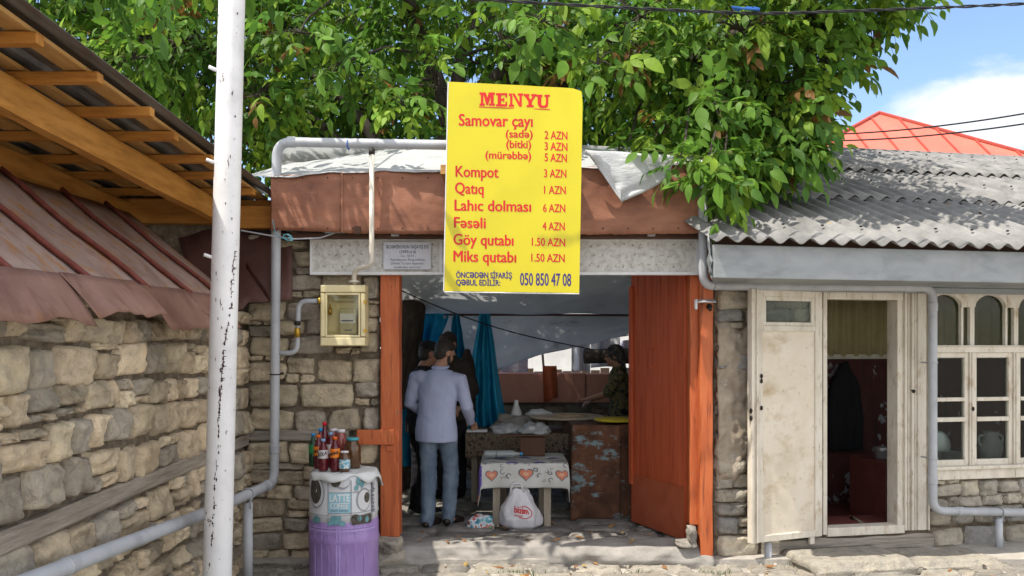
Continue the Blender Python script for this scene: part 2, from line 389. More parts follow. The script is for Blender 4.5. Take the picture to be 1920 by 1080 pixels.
DARKGLASS_BODY = M('deep_red_compote', [(.10, .004, .012), (.17, .008, .02)], scale=9, rough=.07, spec=.6, trans=.35)
GREENB = M('dark_green_bottle', (.012, .06, .025), rough=.08, spec=.6, trans=.3)
JARB = M('brown_preserve_jar', [(.055, .025, .010), (.11, .05, .02)], scale=24, rough=.08, spec=.6)
JARRED = M('red_preserve_jar', [(.20, .03, .03), (.30, .09, .07)], scale=18, rough=.08, spec=.6)
ORCAP = M('orange_cap', (.75, .13, .01), rough=.4); BLCAP = M('blue_cap', (.02, .25, .55), rough=.4); RDCAP = M('red_cap', (.55, .01, .02), rough=.4)
LBCAP = M('light_blue_cap', (.22, .38, .62), rough=.4); WHCAP = M('white_lid', [(.55, .5, .55), (.7, .7, .72)], scale=40, rough=.4); TLCAP = M('teal_lid', (.05, .32, .38), rough=.4)
ORLABEL = M('orange_bottle_label', [(.65, .12, .01), (.80, .30, .02)], scale=18, rough=.4)
WHLABEL = M('pale_bottle_label', (.52, .48, .50), rough=.5); GRLABEL = M('green_bottle_label', (.02, .22, .06), rough=.45)
TLLABEL = M('blue_checked_label', [(.08, .32, .44), (.55, .62, .64)], scale=55, detail=2, rough=.45, ncon=(.45, .55))
BLACKINK = M('black_print', (.015, .015, .018), rough=.5)
PURPLE = M('lilac_plastic_cover', [(.24, .155, .38), (.31, .205, .46), (.36, .25, .51)], scale=3, rough=.38, bump=.5, bscale=7, bdetail=4, bstretch=(2, 2, 1), spec=.45)
OILCLOTH = M('white_oilcloth', [(.50, .51, .54), (.60, .61, .63)], scale=3, rough=.45, bump=.15, bscale=8)
TEALP = M('teal_print', [(.06, .19, .22), (.20, .40, .44)], scale=20, rough=.5); SKYP = M('light_blue_print', (.28, .52, .62), rough=.5)
BEANP = M('dark_coffee_print', [(.02, .017, .015), (.07, .06, .05), (.12, .10, .085)], scale=40, rough=.5); GREYP = M('grey_print', (.27, .275, .29), rough=.5)
LILACP = M('pale_lilac_stripe', (.40, .29, .60), rough=.45)
WHITECL = M('white_cloth', [(.52, .54, .54), (.64, .66, .655)], scale=7, rough=.85, bump=.5, bscale=14, layers=[((.30, .38, .22), 5, .64, .76, (1, 1, 1), .35)])
TABLECL = M('pale_tablecloth', [(.36, .37, .35), (.46, .47, .45)], scale=6, rough=.6, bump=.2, bscale=14)
CORALP = M('coral_print', [(.40, .12, .075), (.52, .21, .13)], scale=30, rough=.6); VIOLETP = M('violet_print', [(.08, .05, .28), (.16, .12, .42)], scale=40, rough=.6)
BROWNCL = M('brown_floral_cover', [(.035, .02, .02), (.11, .08, .055), (.22, .18, .11), (.09, .03, .045)], scale=30, detail=3, rough=.7, ncon=(.36, .64))
GREYCL = M('grey_cloth_bundle', [(.17, .16, .14), (.26, .25, .22)], scale=9, rough=.9, bump=.6, bscale=16)
TABLEWOOD = M('raw_table_wood', [(.20, .17, .13), (.32, .28, .22)], scale=6, stretch=(4, 4, .6), rough=.85, bump=.3, bscale=20)
BROWNBOX = M('dark_wooden_box', [(.05, .022, .012), (.09, .04, .022)], scale=6, rough=.7)
BREADBOARD = M('floury_bread_board', [(.36, .29, .21), (.48, .41, .32)], scale=8, rough=.8)
DOUGH = M('flat_bread_dough', [(.30, .22, .14), (.42, .32, .21)], scale=12, rough=.8)
RUST = M('rusted_sheet_metal', [(.035, .018, .012), (.085, .04, .024), (.14, .065, .035)], scale=6, rough=.85, bump=.5, bscale=30, spec=.2,
         layers=[((.17, .27, .30), 4.5, .565, .63, (1, 1, 1.8), .75), ((.022, .015, .012), 3, .58, .72, (1, 1, 1), .8)])
YELLOWP = M('yellow_plastic_rim', (.45, .36, .02), rough=.5)
BAGW = M('white_plastic_bag', [(.56, .56, .60), (.68, .68, .70)], scale=6, rough=.4, bump=.7, bscale=16, bdetail=4, transl=.2, spec=.5)
PACK = M('printed_snack_bag', [(.03, .06, .13), (.10, .35, .42), (.6, .6, .62), (.35, .05, .05), (.06, .22, .08)], scale=16, detail=2, rough=.3, spec=.5, ncon=(.32, .68))
CLEARP = M('clear_plastic_wrap', [(.34, .38, .38), (.48, .52, .53)], scale=20, rough=.15, bump=.6, bscale=25, trans=.5, spec=.6)
CLOTHOR = M('rust_orange_towel', [(.26, .055, .018), (.36, .085, .03)], scale=8, rough=.9, bump=.3, bscale=30)
PINKWALL = M('pink_brown_ledge_paint', [(.38, .165, .125), (.46, .215, .165), (.50, .25, .20)], scale=3, rough=.85, bump=.3, bscale=12)
BACKWHITE = M('white_house_render', (.66, .67, .68), scale=2, rough=.9)
REDROOF = M('red_painted_roof', [(.56, .12, .085), (.64, .155, .11)], scale=2, rough=.6, spec=.25)
REDSEAM = M('dark_red_seam', (.36, .06, .04), rough=.6)
LAUNDRY = M('blue_white_laundry', [(.32, .40, .58), (.60, .63, .68), (.66, .67, .70)], scale=3, stretch=(6, 6, .3), rough=.9, transl=.3)
LAUNDRY2 = M('pink_patterned_laundry', [(.5, .35, .42), (.66, .66, .72), (.35, .38, .62)], scale=18, rough=.9, transl=.3)
GROUND = M('dusty_stone_ground', [(.28, .26, .23), (.36, .335, .30), (.42, .395, .355)], scale=5, rough=.95, bump=.8, bscale=26, spec=.1)
CONCRETE = M('worn_concrete', [(.19, .18, .165), (.27, .255, .235), (.32, .305, .28)], scale=4, rough=.93, bump=.7, bscale=20, spec=.15,
             layers=[((.12, .11, .10), 5, .60, .76, (1, 1, 1), .5)])
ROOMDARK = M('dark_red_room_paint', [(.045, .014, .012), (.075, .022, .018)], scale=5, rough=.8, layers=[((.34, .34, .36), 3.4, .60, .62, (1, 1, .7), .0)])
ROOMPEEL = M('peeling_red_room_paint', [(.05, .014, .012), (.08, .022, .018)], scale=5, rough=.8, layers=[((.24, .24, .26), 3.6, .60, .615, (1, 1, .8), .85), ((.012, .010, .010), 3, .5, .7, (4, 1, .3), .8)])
ROOMYEL = M('olive_striped_curtain', [(.36, .30, .15), (.48, .41, .22)], scale=3, rough=.9)
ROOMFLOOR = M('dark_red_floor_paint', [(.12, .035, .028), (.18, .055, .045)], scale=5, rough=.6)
COAT = M('black_coat_cloth', (.008, .008, .010), rough=.9)
ALU = M('aluminium_pot', [(.38, .39, .40), (.5, .51, .52)], scale=5, rough=.35, metal=.7)
CLAY = M('grey_clay_jug', [(.18, .185, .19), (.26, .265, .27)], scale=8, rough=.8)
CABLE = M('black_cable', (.015, .015, .018), rough=.6); CABLEB = M('blue_cable', (.02, .10, .36), rough=.5)
IRON = M('dark_iron', (.03, .025, .022), rough=.6, metal=.5)
GREYPL = M('grey_bracket_paint', (.33, .34, .36), rough=.5)

def glass(name, tint=(.9, .95, .95), refl=.08):
    m = bpy.data.materials.new(name); m.use_nodes = True; t = m.node_tree; n = t.nodes; l = t.links
    n.remove(n['Principled BSDF']); o = n['Material Output']
    tr = n.new('ShaderNodeBsdfTransparent'); tr.inputs[0].default_value = (*tint, 1)
    gl = n.new('ShaderNodeBsdfGlossy'); gl.inputs['Roughness'].default_value = .03
    fr = n.new('ShaderNodeFresnel'); fr.inputs['IOR'].default_value = 1.22
    ad = n.new('ShaderNodeMath'); ad.operation = 'ADD'; ad.inputs[1].default_value = refl
    l.new(fr.outputs[0], ad.inputs[0])
    ms = n.new('ShaderNodeMixShader'); l.new(ad.outputs[0], ms.inputs[0]); l.new(tr.outputs[0], ms.inputs[1]); l.new(gl.outputs[0], ms.inputs[2])
    l.new(ms.outputs[0], o.inputs[0]); return m
GLASS = glass('window_glass', (.82, .86, .84), .0); COVERGLASS = glass('clear_cover', (.93, .93, .88), .03)

# ------------------------------------------------------------------ masonry, lettering
TAN = [(.53, .43, .30), (.60, .49, .35), (.48, .395, .28), (.41, .345, .25), (.33, .295, .24), (.64, .54, .385), (.52, .42, .295), (.37, .325, .26)]
FACT = [(.46, .385, .275), (.51, .43, .315), (.40, .34, .25), (.34, .30, .24), (.43, .37, .265), (.55, .47, .34), (.30, .27, .225)]
GREYS = [(.34, .31, .26), (.39, .355, .29), (.29, .275, .245), (.44, .395, .315), (.31, .28, .23), (.265, .26, .25)]
def stone(mb, R, hu, hv, cu, cv, place, depth, col, n=8, rot=0, noise_amt=.011):
    rr = R.uniform(.05, .42); co = [(R.uniform(-.16, .10), R.uniform(-.18, .12)) for _ in range(4)]; co = [(q[0] * (1, -1, -1, 1)[i_] * -1, q[1] * (1, 1, -1, -1)[i_] * -1) for i_, q in enumerate(co)]; co = [(-a_, -b_) for a_, b_ in co]
    sd_ = R.uniform(0, 99); vs = []; cs = []; tu, tv = R.uniform(-.35, .35), R.uniform(-.35, .35)
    depth *= R.uniform(.7, 1.3)
    for j in range(n + 1):
        for i in range(n + 1):
            a = sin(1.22 * (-1 + 2 * i / n)) / .939; b = sin(1.22 * (-1 + 2 * j / n)) / .939
            x = a * sqrt(1 - b * b * rr * .62); y = b * sqrt(1 - a * a * rr * .62)
            w = [(1 - a) * (1 - b) / 4, (1 + a) * (1 - b) / 4, (1 + a) * (1 + b) / 4, (1 - a) * (1 + b) / 4]
            x += sum(w[k] * co[k][0] for k in range(4)); y += sum(w[k] * co[k][1] for k in range(4))
            m = max(abs(a), abs(b))
            h = depth * (1 - m ** 12) * (1 + tu * a + tv * b) + depth * .55 * noise.noise(Vector((a * 1.3 + sd_, b * 1.3, 0))) * (1 - m ** 6) + depth * .30 * noise.noise(Vector((a * 3.2 + sd_, b * 3.2, 3))) - depth * .35 * max(0, abs(noise.noise(Vector((a * 1.9, b * 2.2 + sd_, 7)))) - .12)
            h -= .035 * (1 if m > .985 else 0)
            e = noise.noise(Vector((a * 2 + sd_, b * 2, 9))) * noise_amt
            u, v = x * hu, y * hv
            u, v = u * cos(rot) - v * sin(rot) + e, u * sin(rot) + v * cos(rot) + e * .7
            vs.append(place(cu + u, cv + v, h))
            g = 1 + .18 * noise.noise(Vector((a * 1.1 + sd_, b * 1.6, 5)))
            cs.append((col[0] * g, col[1] * g, col[2] * g))
    w_ = n + 1
    fs = [(j * w_ + i, j * w_ + i + 1, (j + 1) * w_ + i + 1, (j + 1) * w_ + i) for j in range(n) for i in range(n)]
    mb.add(vs, fs, cs)
def masonry(mb, u0, u1, v0, v1, place, seed, hr, ar, pal, holes=(), gap=.004, depth=.045, n=8, wob=.018, chink=.25):
    R = random.Random(seed); v = v0
    while v < v1 - .03:
        h = R.uniform(*hr); h = min(h, v1 - v)
        if v1 - v - h < hr[0] * .6: h = v1 - v
        iv = [(u0, u1)]
        for (a, b, c, d) in holes:
            if v + h * .5 > c and v + h * .5 < d:
                niv = []
                for (p, q) in iv:
                    if b <= p or a >= q: niv.append((p, q)); continue
                    if a - p > .04: niv.append((p, a))
                    if q - b > .04: niv.append((b, q))
                iv = niv
        ph = R.uniform(0, 6)
        for (p, q) in iv:
            u = p
            while u < q - .02:
                w = h * R.uniform(*ar); w = max(.07, w)
                if q - u - w < .09: w = q - u
                w = min(w, q - u)
                wv = wob * sin(u * 2.3 + ph)
                c = R.choice(pal); g = R.uniform(.8, 1.15); c = tuple(x * g for x in c)
                if R.random() < chink and h > .13 and w > .12:
                    k = R.uniform(.22, .42); top = R.random() < .6
                    ha = h * k; hb = h - ha
                    va, vb = (v + hb, v) if top else (v, v + ha)
                    ws = R.uniform(.35, .65)
                    for (uu, ww) in ((u, w * ws), (u + w * ws, w * (1 - ws))):
                        if ww > .05:
                            c2 = R.choice(pal); stone(mb, R, ww / 2 - gap * .7, ha / 2 - gap * .5, uu + ww / 2, va + ha / 2 + wv, place, depth * .8, c2, max(4, n - 2), R.uniform(-.05, .05))
                    stone(mb, R, w / 2 - gap, hb / 2 - gap * .7, u + w / 2, vb + hb / 2 + wv, place, depth, c, n, R.uniform(-.04, .04))
                else:
                    stone(mb, R, w / 2 - gap, h / 2 - gap, u + w / 2, v + h / 2 + wv, place, depth, c, n, R.uniform(-.06, .06))
                u += w
        v += h
def backing(mb, u0, u1, v0, v1, place, holes=(), th=.25, off=.000, step=.05):
    """rough mortar bed behind the stones, cut into cells round the openings"""
    us = sorted({u0, u1, *[x for h in holes for x in h[:2] if u0 < x < u1]}); vs = sorted({v0, v1, *[x for h in holes for x in h[2:] if v0 < x < v1]})
    for a, b in zip(us, us[1:]):
        for c, d in zip(vs, vs[1:]):
            mu, mv = (a + b) / 2, (c + d) / 2
            if any(h[0] < mu < h[1] and h[2] < mv < h[3] for h in holes): continue
            nu = max(1, int((b - a) / step)); nv = max(1, int((d - c) / step))
            def pt(u, v):
                uu = a + (b - a) * u; vv = c + (d - c) * v
                return place(uu, vv, off + .016 * noise.noise(Vector((uu * 9, vv * 9, 1))) + .008 * noise.noise(Vector((uu * 25, vv * 25, 1))))
            mb.sheet(pt, nu, nv, th)

_TX = {}
def raw_text(body):
    if body in _TX: return _TX[body]
    c = bpy.data.curves.new('lettering', 'FONT'); c.body = body; c.resolution_u = 3
    o = bpy.data.objects.new('lettering', c); COL.objects.link(o)
    dg = bpy.context.evaluated_depsgraph_get(); me = bpy.data.meshes.new_from_object(o.evaluated_get(dg))
    r = ([(v.co.x, v.co.y) for v in me.vertices], [tuple(p.vertices) for p in me.polygons])
    bpy.data.objects.remove(o); bpy.data.curves.remove(c); bpy.data.meshes.remove(me)
    _TX[body] = r; return r
def text_geo(body, *_):
    """the turned e (schwa) is set from the e of the same face, upside down"""
    plain = body.replace('ə', 'e').replace('Ə', 'O'); vs, fs = raw_text(plain); vs = list(vs); fs = list(fs); drop = set()
    for i, ch in enumerate(body):
        if ch not in 'əƏ': continue
        right = max(v[0] for v in raw_text(plain[:i + 1])[0]); w0 = [v[0] for v in raw_text(plain[i])[0]]; left = right - (max(w0) - min(w0))
        idx = [k for k, v in enumerate(vs) if left - .004 <= v[0] <= right + .004]
        y0, y1 = min(vs[k][1] for k in idx), max(vs[k][1] for k in idx)
        if ch == 'ə':
            for k in idx: vs[k] = (left + right - vs[k][0], y0 + y1 - vs[k][1])
        else:
            drop |= set(idx); ev, ef = raw_text('e'); ex = [v[0] for v in ev]; ey = [v[1] for v in ev]; b = len(vs)
            vs += [(right - (v[0] - min(ex)) / (max(ex) - min(ex)) * (right - left), y1 - (v[1] - min(ey)) / (max(ey) - min(ey)) * (y1 - y0)) for v in ev]
            fs += [tuple(q + b for q in f) for f in ef]
    fs = [f for f in fs if not any(q in drop for q in f)]
    return vs, fs
def put_text(mb, body, x0, x1, yb, cap, tr, bold=.015, lift=None):
    """fit between x0 and x1, baseline yb, cap height cap (all in tr's own units); boldness by over-printing"""
    vs, fs = text_geo(body, 0); a = min(v[0] for v in vs) - bold; b = max(v[0] for v in vs) + bold
    cv, _ = text_geo('H', 0); ch = max(v[1] for v in cv)
    offs = [(0, 0)] + ([(bold, 0), (-bold, 0), (0, bold * .5), (0, -bold * .5), (bold * .6, bold * .4), (-bold * .6, -bold * .4)] if bold > 0 else [])
    for i, (dx, dy) in enumerate(offs):
        P = [Vector(tr(x0 + (v[0] + dx - a) / (b - a) * (x1 - x0), yb + (v[1] + dy) / ch * cap)) for v in vs]
        if i:
            e = Vector(tr(x0, yb)); toward = (Vector((0, 0, CAMZ)) - e); toward.z = 0; toward.normalize()
            P = [p + toward * .00012 * i for p in P]
        mb.add(P, fs)
# ================================================================== SETTING
FL = .16            # courtyard floor height above the street
mb = MB(); mb.box((-400, -200, -.9), (400, 6.98, -.012)); mb.box((-400, 6.98, -.9), (400, 900, .06))
tag(mb.build('ground', GROUND), kind='structure')

mb = MB()
R0 = random.Random(5)
y = 7.02
PAVE = [(.25, .228, .195), (.28, .26, .222), (.215, .203, .182), (.31, .286, .245)]
while y > 3.2:
    h = R0.uniform(.17, .30); x = -2.2 + R0.uniform(-.2, 0)
    while x < 5.2:
        w = R0.uniform(.26, .6)
        yy = y + (.2 * max(0, x - 1.7))
        stone(mb, R0, w / 2 - .012, h / 2 - .012, x + w / 2, yy - h / 2, lambda u, v, q: (u, v, q + .002), .022, R0.choice(PAVE), 8, R0.uniform(-.08, .08), .03)
        x += w
    y -= h
tag(mb.build('street_paving', STONE, smooth=True), kind='structure')

mb = MB(); y = 7.2
while y < 11.4:
    h = R0.uniform(.25, .45); x = -2.3
    while x < 1.75:
        w = R0.uniform(.3, .75)
        stone(mb, R0, w / 2 - .008, h / 2 - .008, x + w / 2, y + h / 2, lambda u, v, q: (u, v, FL + q - .008), .018, R0.choice([(.20, .19, .175), (.24, .23, .21), (.17, .165, .155)]), 6, R0.uniform(-.08, .08), .03)
        x += w
    y += h
mb.box((-2.4, 7.15, -.1), (1.8, 11.6, FL - .012), (.13, .12, .11))
tag(mb.build('courtyard_floor', STONE, smooth=True), kind='structure')

# threshold: a worn concrete lip with a ragged stony front
mb = MB()
def lip(u, v):
    x = -1.02 + 2.66 * u
    prof = [(6.99, -.03), (6.985, .05), (6.995, .10), (7.03, FL - .005), (7.12, FL + .008), (7.35, FL + .004)]
    t = v * 5; i = min(4, int(t)); f = t - i
    yy = prof[i][0] * (1 - f) + prof[i + 1][0] * f; zz = prof[i][1] * (1 - f) + prof[i + 1][1] * f
    k = .045 * noise.noise(Vector((x * 2.1, zz * 6, 2))) + .02 * noise.noise(Vector((x * 9, zz * 14, 4)))
    return (x, yy - k - .05 * (x > .6) * min(1, (x - .6)), zz + .018 * noise.noise(Vector((x * 4, yy * 5, 7))))
mb.sheet(lip, 110, 24, .05)
mb.box((-1.0, 7.03, -.03), (1.62, 7.34, FL - .03))
tag(mb.build('threshold_step', CONCRETE, smooth=True), kind='structure')

# ================================================================== LEFT WALL (runs away from the camera) and its tin coping
def LX(yy): return -2.22 + .04 * (7.1 - yy)
def Lp(u, v, h): return (LX(u) + h, u, v)
def beam_z(yy): return 1.8 - .777 - .0 * yy
t = thing('rubble_wall', 'long tan rubble stone wall with a timber course on the left of the lane', 'wall', (-2.25, 4, 0))
mb = MB(); BZ0, BZ1 = .965, 1.065
masonry(mb, 1.6, 7.06, 0, BZ0, Lp, 11, (.10, .18), (.9, 2.3), TAN, depth=.055, chink=.25, n=11, gap=.007)
masonry(mb, 1.6, 7.06, BZ1, 2.08, Lp, 23, (.14, .21), (.85, 2.0), TAN, depth=.055, chink=.15, n=11, gap=.007)
mb.build('masonry', STONE, t, smooth=True)
mb = MB(); backing(mb, 1.0, 7.3, -.02, 2.08, Lp, th=.4); mb.build('mortar_bed', MORTAR, t, smooth=True)
def wobbly_beam(mb, a, b, hh, dd, n=22, amp=.012, up=Vector((0, 0, 1)), outw=Vector((1, 0, 0))):
    a, b = Vector(a), Vector(b)
    L_ = []
    for i in range(n + 1):
        f = i / n; c = a.lerp(b, f) + up * amp * noise.noise(Vector((f * 5, a.x, a.z))); k = 1 + .16 * noise.noise(Vector((f * 7, 3, a.z)))
        L_.append([c + up * (s1 * hh / 2 * k) + outw * (s2 * dd / 2) for s1, s2 in ((-1, -1), (-1, .85), (-.8, 1), (.8, 1), (1, .85), (1, -1))])
    vs = [p for r in L_ for p in r]; m = 6
    fs = [(i * m + k, i * m + (k + 1) % m, (i + 1) * m + (k + 1) % m, (i + 1) * m + k) for i in range(n) for k in range(m)]
    fs += [tuple(range(m)), tuple(range(n * m + m - 1, n * m - 1, -1))]
    mb.add(vs, fs)
mb = MB(); wobbly_beam(mb, (LX(1.2) + .0, 1.2, 1.0), (LX(7.05) + .0, 7.05, 1.035), .095, .09)
mb.build('timber', OLDWOODY, t)

t = thing('tin_coping', 'rusty red tin coping with standing seams over the left stone wall', 'roof', (-2.4, 4.5, 2.0))
def mainz(yy): return 2.03 + .028 * (yy - 2.0)
def tin_pt(yy, v):
    ripple = .018 * noise.noise(Vector((yy * 1.4, v * 2, 3))) + .012 * sin(yy * 9) * (v < .15)
    return Vector((-2.05 - .86 * v + LX(yy) - LX(3.45) + ripple, yy + .02 * v, mainz(yy) + .70 * v + ripple * 1.2))
edges = [1.3, 2.05, 2.8, 3.52, 4.23, 4.92, 5.64, 6.30, 6.75]
for a, b in zip(edges, edges[1:]):
    mb = MB(); k = random.Random(int(a * 100)).uniform(-.03, .03)
    mb.sheet(lambda u, v: tin_pt(a + (b - a) * u, v - .05 * (1 - v) * k * 10) + Vector((0, 0, .012 * sin(pi * u) * (1 - v))), 14, 8, -.003)
    mb.build('tin_panel', TIN, t, smooth=True)
for a in edges[1:-1]:
    mb = MB(); P_ = [tin_pt(a, v / 8) + Vector((.010, 0, .018)) for v in range(9)]
    mb.tube(P_, [.017] * 9, 6, rounded=False); mb.build('standing_seam', TINSEAM, t, smooth=True)
# lower flap sheets hanging out below the main panels
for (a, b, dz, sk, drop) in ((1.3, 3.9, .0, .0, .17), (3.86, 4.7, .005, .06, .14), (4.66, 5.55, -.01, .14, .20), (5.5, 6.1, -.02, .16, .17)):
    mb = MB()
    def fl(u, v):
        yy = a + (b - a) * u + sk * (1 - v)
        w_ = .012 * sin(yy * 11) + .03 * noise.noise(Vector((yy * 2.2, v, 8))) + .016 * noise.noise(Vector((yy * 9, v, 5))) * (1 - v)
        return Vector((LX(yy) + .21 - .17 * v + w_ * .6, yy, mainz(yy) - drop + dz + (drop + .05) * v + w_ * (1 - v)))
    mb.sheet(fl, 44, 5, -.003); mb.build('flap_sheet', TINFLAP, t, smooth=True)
mb = MB()
def cs(u, v):
    a = W(380, 572, 6.72).lerp(W(548, 562, 6.84), u); b = W(318, 405, 7.24).lerp(W(548, 436, 7.08), u)
    p = a.lerp(b, v); k = noise.noise(Vector((u * 4, v * 3, 1))); p.y += .05 * k; p.z += .03 * k * (1 - v) - .05 * (u > .25) * (u < .45) * (1 - v); return p
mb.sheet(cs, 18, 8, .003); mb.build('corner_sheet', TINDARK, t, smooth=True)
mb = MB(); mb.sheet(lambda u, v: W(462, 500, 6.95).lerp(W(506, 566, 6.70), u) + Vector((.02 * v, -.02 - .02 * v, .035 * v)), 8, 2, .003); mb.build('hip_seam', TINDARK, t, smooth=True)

# ================================================================== TIMBER CANOPY over the left wall
def rz(yy): return 3.345 - .033 * yy
t = thing('timber_canopy', 'ochre timber canopy of rafters and battens under metal sheets, top left', 'roof', (-3.5, 5, 0))
for (x_, y0_, y1_) in ((-2.36, .6, 6.86), (-3.12, .6, 6.90), (-3.95, .6, 6.9)):
    mb = MB(); zz = [rz(q) - .155 for q in (y0_, y1_)]
    wobbly_beam(mb, (x_, y0_, zz[0] - .085), (x_, y1_, zz[1] - .085), .17, .075, amp=.004, n=14); mb.build('rafter', OCHRE, t)
for k in range(13):
    yy = 1.1 + .5 * k + .02 * sin(k * 3)
    if yy > 7.1: break
    mb = MB(); z_ = rz(yy) - .15; xo = -1.97 + .03 * sin(k * 2.1)
    mb.box((-5.2, yy - .03, z_), (xo, yy + .03, z_ + .05)); mb.build('batten', OCHREX, t, bevel=.004)
for k in range(11):
    x_ = -2.03 - .29 * k; mb = MB()
    wobbly_beam(mb, (x_ - .05, .6, rz(.6) - .085), (x_ - .05, 7.1, rz(7.1) - .085), .022, .10 + .02 * sin(k * 5), amp=.003, n=10)
    mb.build('roof_board', BOARD, t)
mb = MB(); nrib = 64
def rib(u, v):
    x_ = -5.2 + 3.26 * u; q = (x_ * 5.2) % 1.0
    h_ = .025 * min(1, max(0, min((q) / .12, (.45 - q) / .12)))
    yy = .4 + 6.75 * v; return Vector((x_, yy, rz(yy) - .07 + .02 + h_))
mb.sheet(rib, 170, 12, .003); mb.build('metal_sheet', GALVDARK, t)
mb = MB(); mb.box((-5.1, 6.90, 2.80), (-2.36, 7.02, 3.00)); mb.build('cross_beam', OCHREX, t, bevel=.006)
mb = MB(); mb.box((-2.355, 6.93, 2.765), (-1.955, 7.03, 2.945)); mb.build('cross_beam', OCHREX, t, bevel=.006)
for yy in (1.5, 4.2, 6.95):
    mb = MB(); mb.box((-4.0, yy - .05, 0), (-3.9, yy + .05, rz(yy) - .33 if yy < 6 else 2.795)); mb.build('post', OCHRE, t, bevel=.004)
t = thing('outbuilding', 'dark outbuilding behind the tin coping under the timber canopy', 'building', (-5.4, 4, 0))
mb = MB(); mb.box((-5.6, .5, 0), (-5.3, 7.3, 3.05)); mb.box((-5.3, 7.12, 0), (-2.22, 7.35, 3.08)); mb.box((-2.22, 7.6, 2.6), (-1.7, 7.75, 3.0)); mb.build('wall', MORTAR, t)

# ================================================================== GATEWAY: front wall left of the opening, jambs, lintel, fascia
XL0, XL1 = -2.20, W(712, 0, 7.1).x
def Fp(u, v, h): return (u, 7.1 - h, v)
t = thing('gateway_wall', 'tan stone wall stub with weathered timber course beside the orange gate post', 'wall', (-1.6, 7.2, 0))
mb = MB(); TZ = W(0, 826, 7.1).z, W(0, 806, 7.1).z
masonry(mb, XL0, XL1, 0.0, TZ[0], Fp, 31, (.10, .18), (1.2, 2.7), FACT, depth=.045, chink=.3, n=11)
masonry(mb, XL0, XL1, TZ[1], 2.72, Fp, 38, (.13, .23), (1.1, 2.4), FACT, depth=.05, chink=.25, n=11)
mb.build('masonry', STONE, t, smooth=True)
mb = MB(); backing(mb, XL0 - .1, XL1, -.02, 2.72, Fp, th=.45); mb.build('mortar_bed', MORTAR, t, smooth=True)
mb = MB(); wobbly_beam(mb, (XL0, 7.1, (TZ[0] + TZ[1]) / 2), (-1.35, 7.1, (TZ[0] + TZ[1]) / 2), .085, .11, outw=Vector((0, -1, 0)))
wobbly_beam(mb, (-1.55, 7.1, W(0, 553, 7.1).z), (-1.12, 7.1, W(0, 553, 7.1).z), .075, .11, outw=Vector((0, -1, 0)))
mb.build('timber', OLDWOOD, t)
mb = MB(); R1 = random.Random(77)
for (px, py, w_, h_) in ((727, 1024, .22, .13), (728, 1052, .26, .15), (690, 1052, .2, .1)):
    c = W(px, py, 6.93)
    stone(mb, R1, w_ / 2, h_ / 2, c.x, c.z, lambda u, v, q: (u, 6.98 - q * 1.2, v), .09, (.33, .30, .25), 8)
    mb.box((c.x - w_ * .42, 6.97, c.z - h_ * .42), (c.x + w_ * .42, 7.09, c.z + h_ * .42), (.3, .27, .22))
mb.build('footing_stones', STONE, t, smooth=True)

t = thing('gate_frame', 'orange painted timber gate frame with posts on both sides of the doorway', 'door frame', (0, 7.1, 0))
def post(px0, px1, yt, yb, d0, d1, name='post', m=ORANGEP, seed=0):
    mb = MB(); a = W(px0, yb, d0); b = W(px1, yt, d0); n = 26
    vs = []
    for i in range(n + 1):
        z_ = a.z + (b.z - a.z) * i / n
        k = [.006 * noise.noise(Vector((z_ * 3, s, seed))) for s in range(4)]
        vs += [(a.x + k[0], d0 + k[1], z_), (b.x + k[2], d0 + k[1], z_), (b.x + k[2], d1, z_), (a.x + k[0], d1, z_)]
    fs = [(i * 4 + q, i * 4 + (q + 1) % 4, i * 4 + 4 + (q + 1) % 4, i * 4 + 4 + q) for i in range(n) for q in range(4)] + [(3, 2, 1, 0), (n * 4, n * 4 + 1, n * 4 + 2, n * 4 + 3)]
    mb.add(vs, fs); return mb.build(name, m, t, bevel=.008)
post(713, 749, 513, 1007, 6.99, 7.16, seed=1)
post(1294, 1312, 513, 985, 7.02, 7.2, seed=2)
post(1313, 1337, 513, 1064, 6.94, 7.12, seed=3)
mb = MB(); mb.pbox(668, 806, 738, 834, 6.96, 7.0); mb.build('tie_plank', ORANGEP, t, bevel=.004)
mb = MB(); mb.pbox(700, 470, 1336, 512, 7.02, 7.2); mb.build('head_beam', ORANGED, t, bevel=.004)
mb = MB(); mb.pbox(724, 836, 736, 846, 6.975, 7.0); mb.build('peg', ORANGEP, t, bevel=.003)

mb = MB(); R1 = random.Random(9)
for (px, py, w_, h_) in ((1301, 1004, .075, .13), (1290, 1022, .17, .06)):
    c = W(px, py, 6.9); stone(mb, R1, w_ / 2, h_ / 2, c.x, c.z, lambda u, v, q: (u, 6.97 - q, v), .05, (.27, .25, .22), 8)
    mb.box((c.x - w_ * .4, 6.96, c.z - h_ * .42), (c.x + w_ * .4, 7.05, c.z + h_ * .42), (.26, .24, .21))
o = mb.build('door_stop_stone', STONE, smooth=True, loc=(1.48, 6.98, FL)); tag(o, 'pale rough stone wedged at the foot of the right gate post', 'stone')

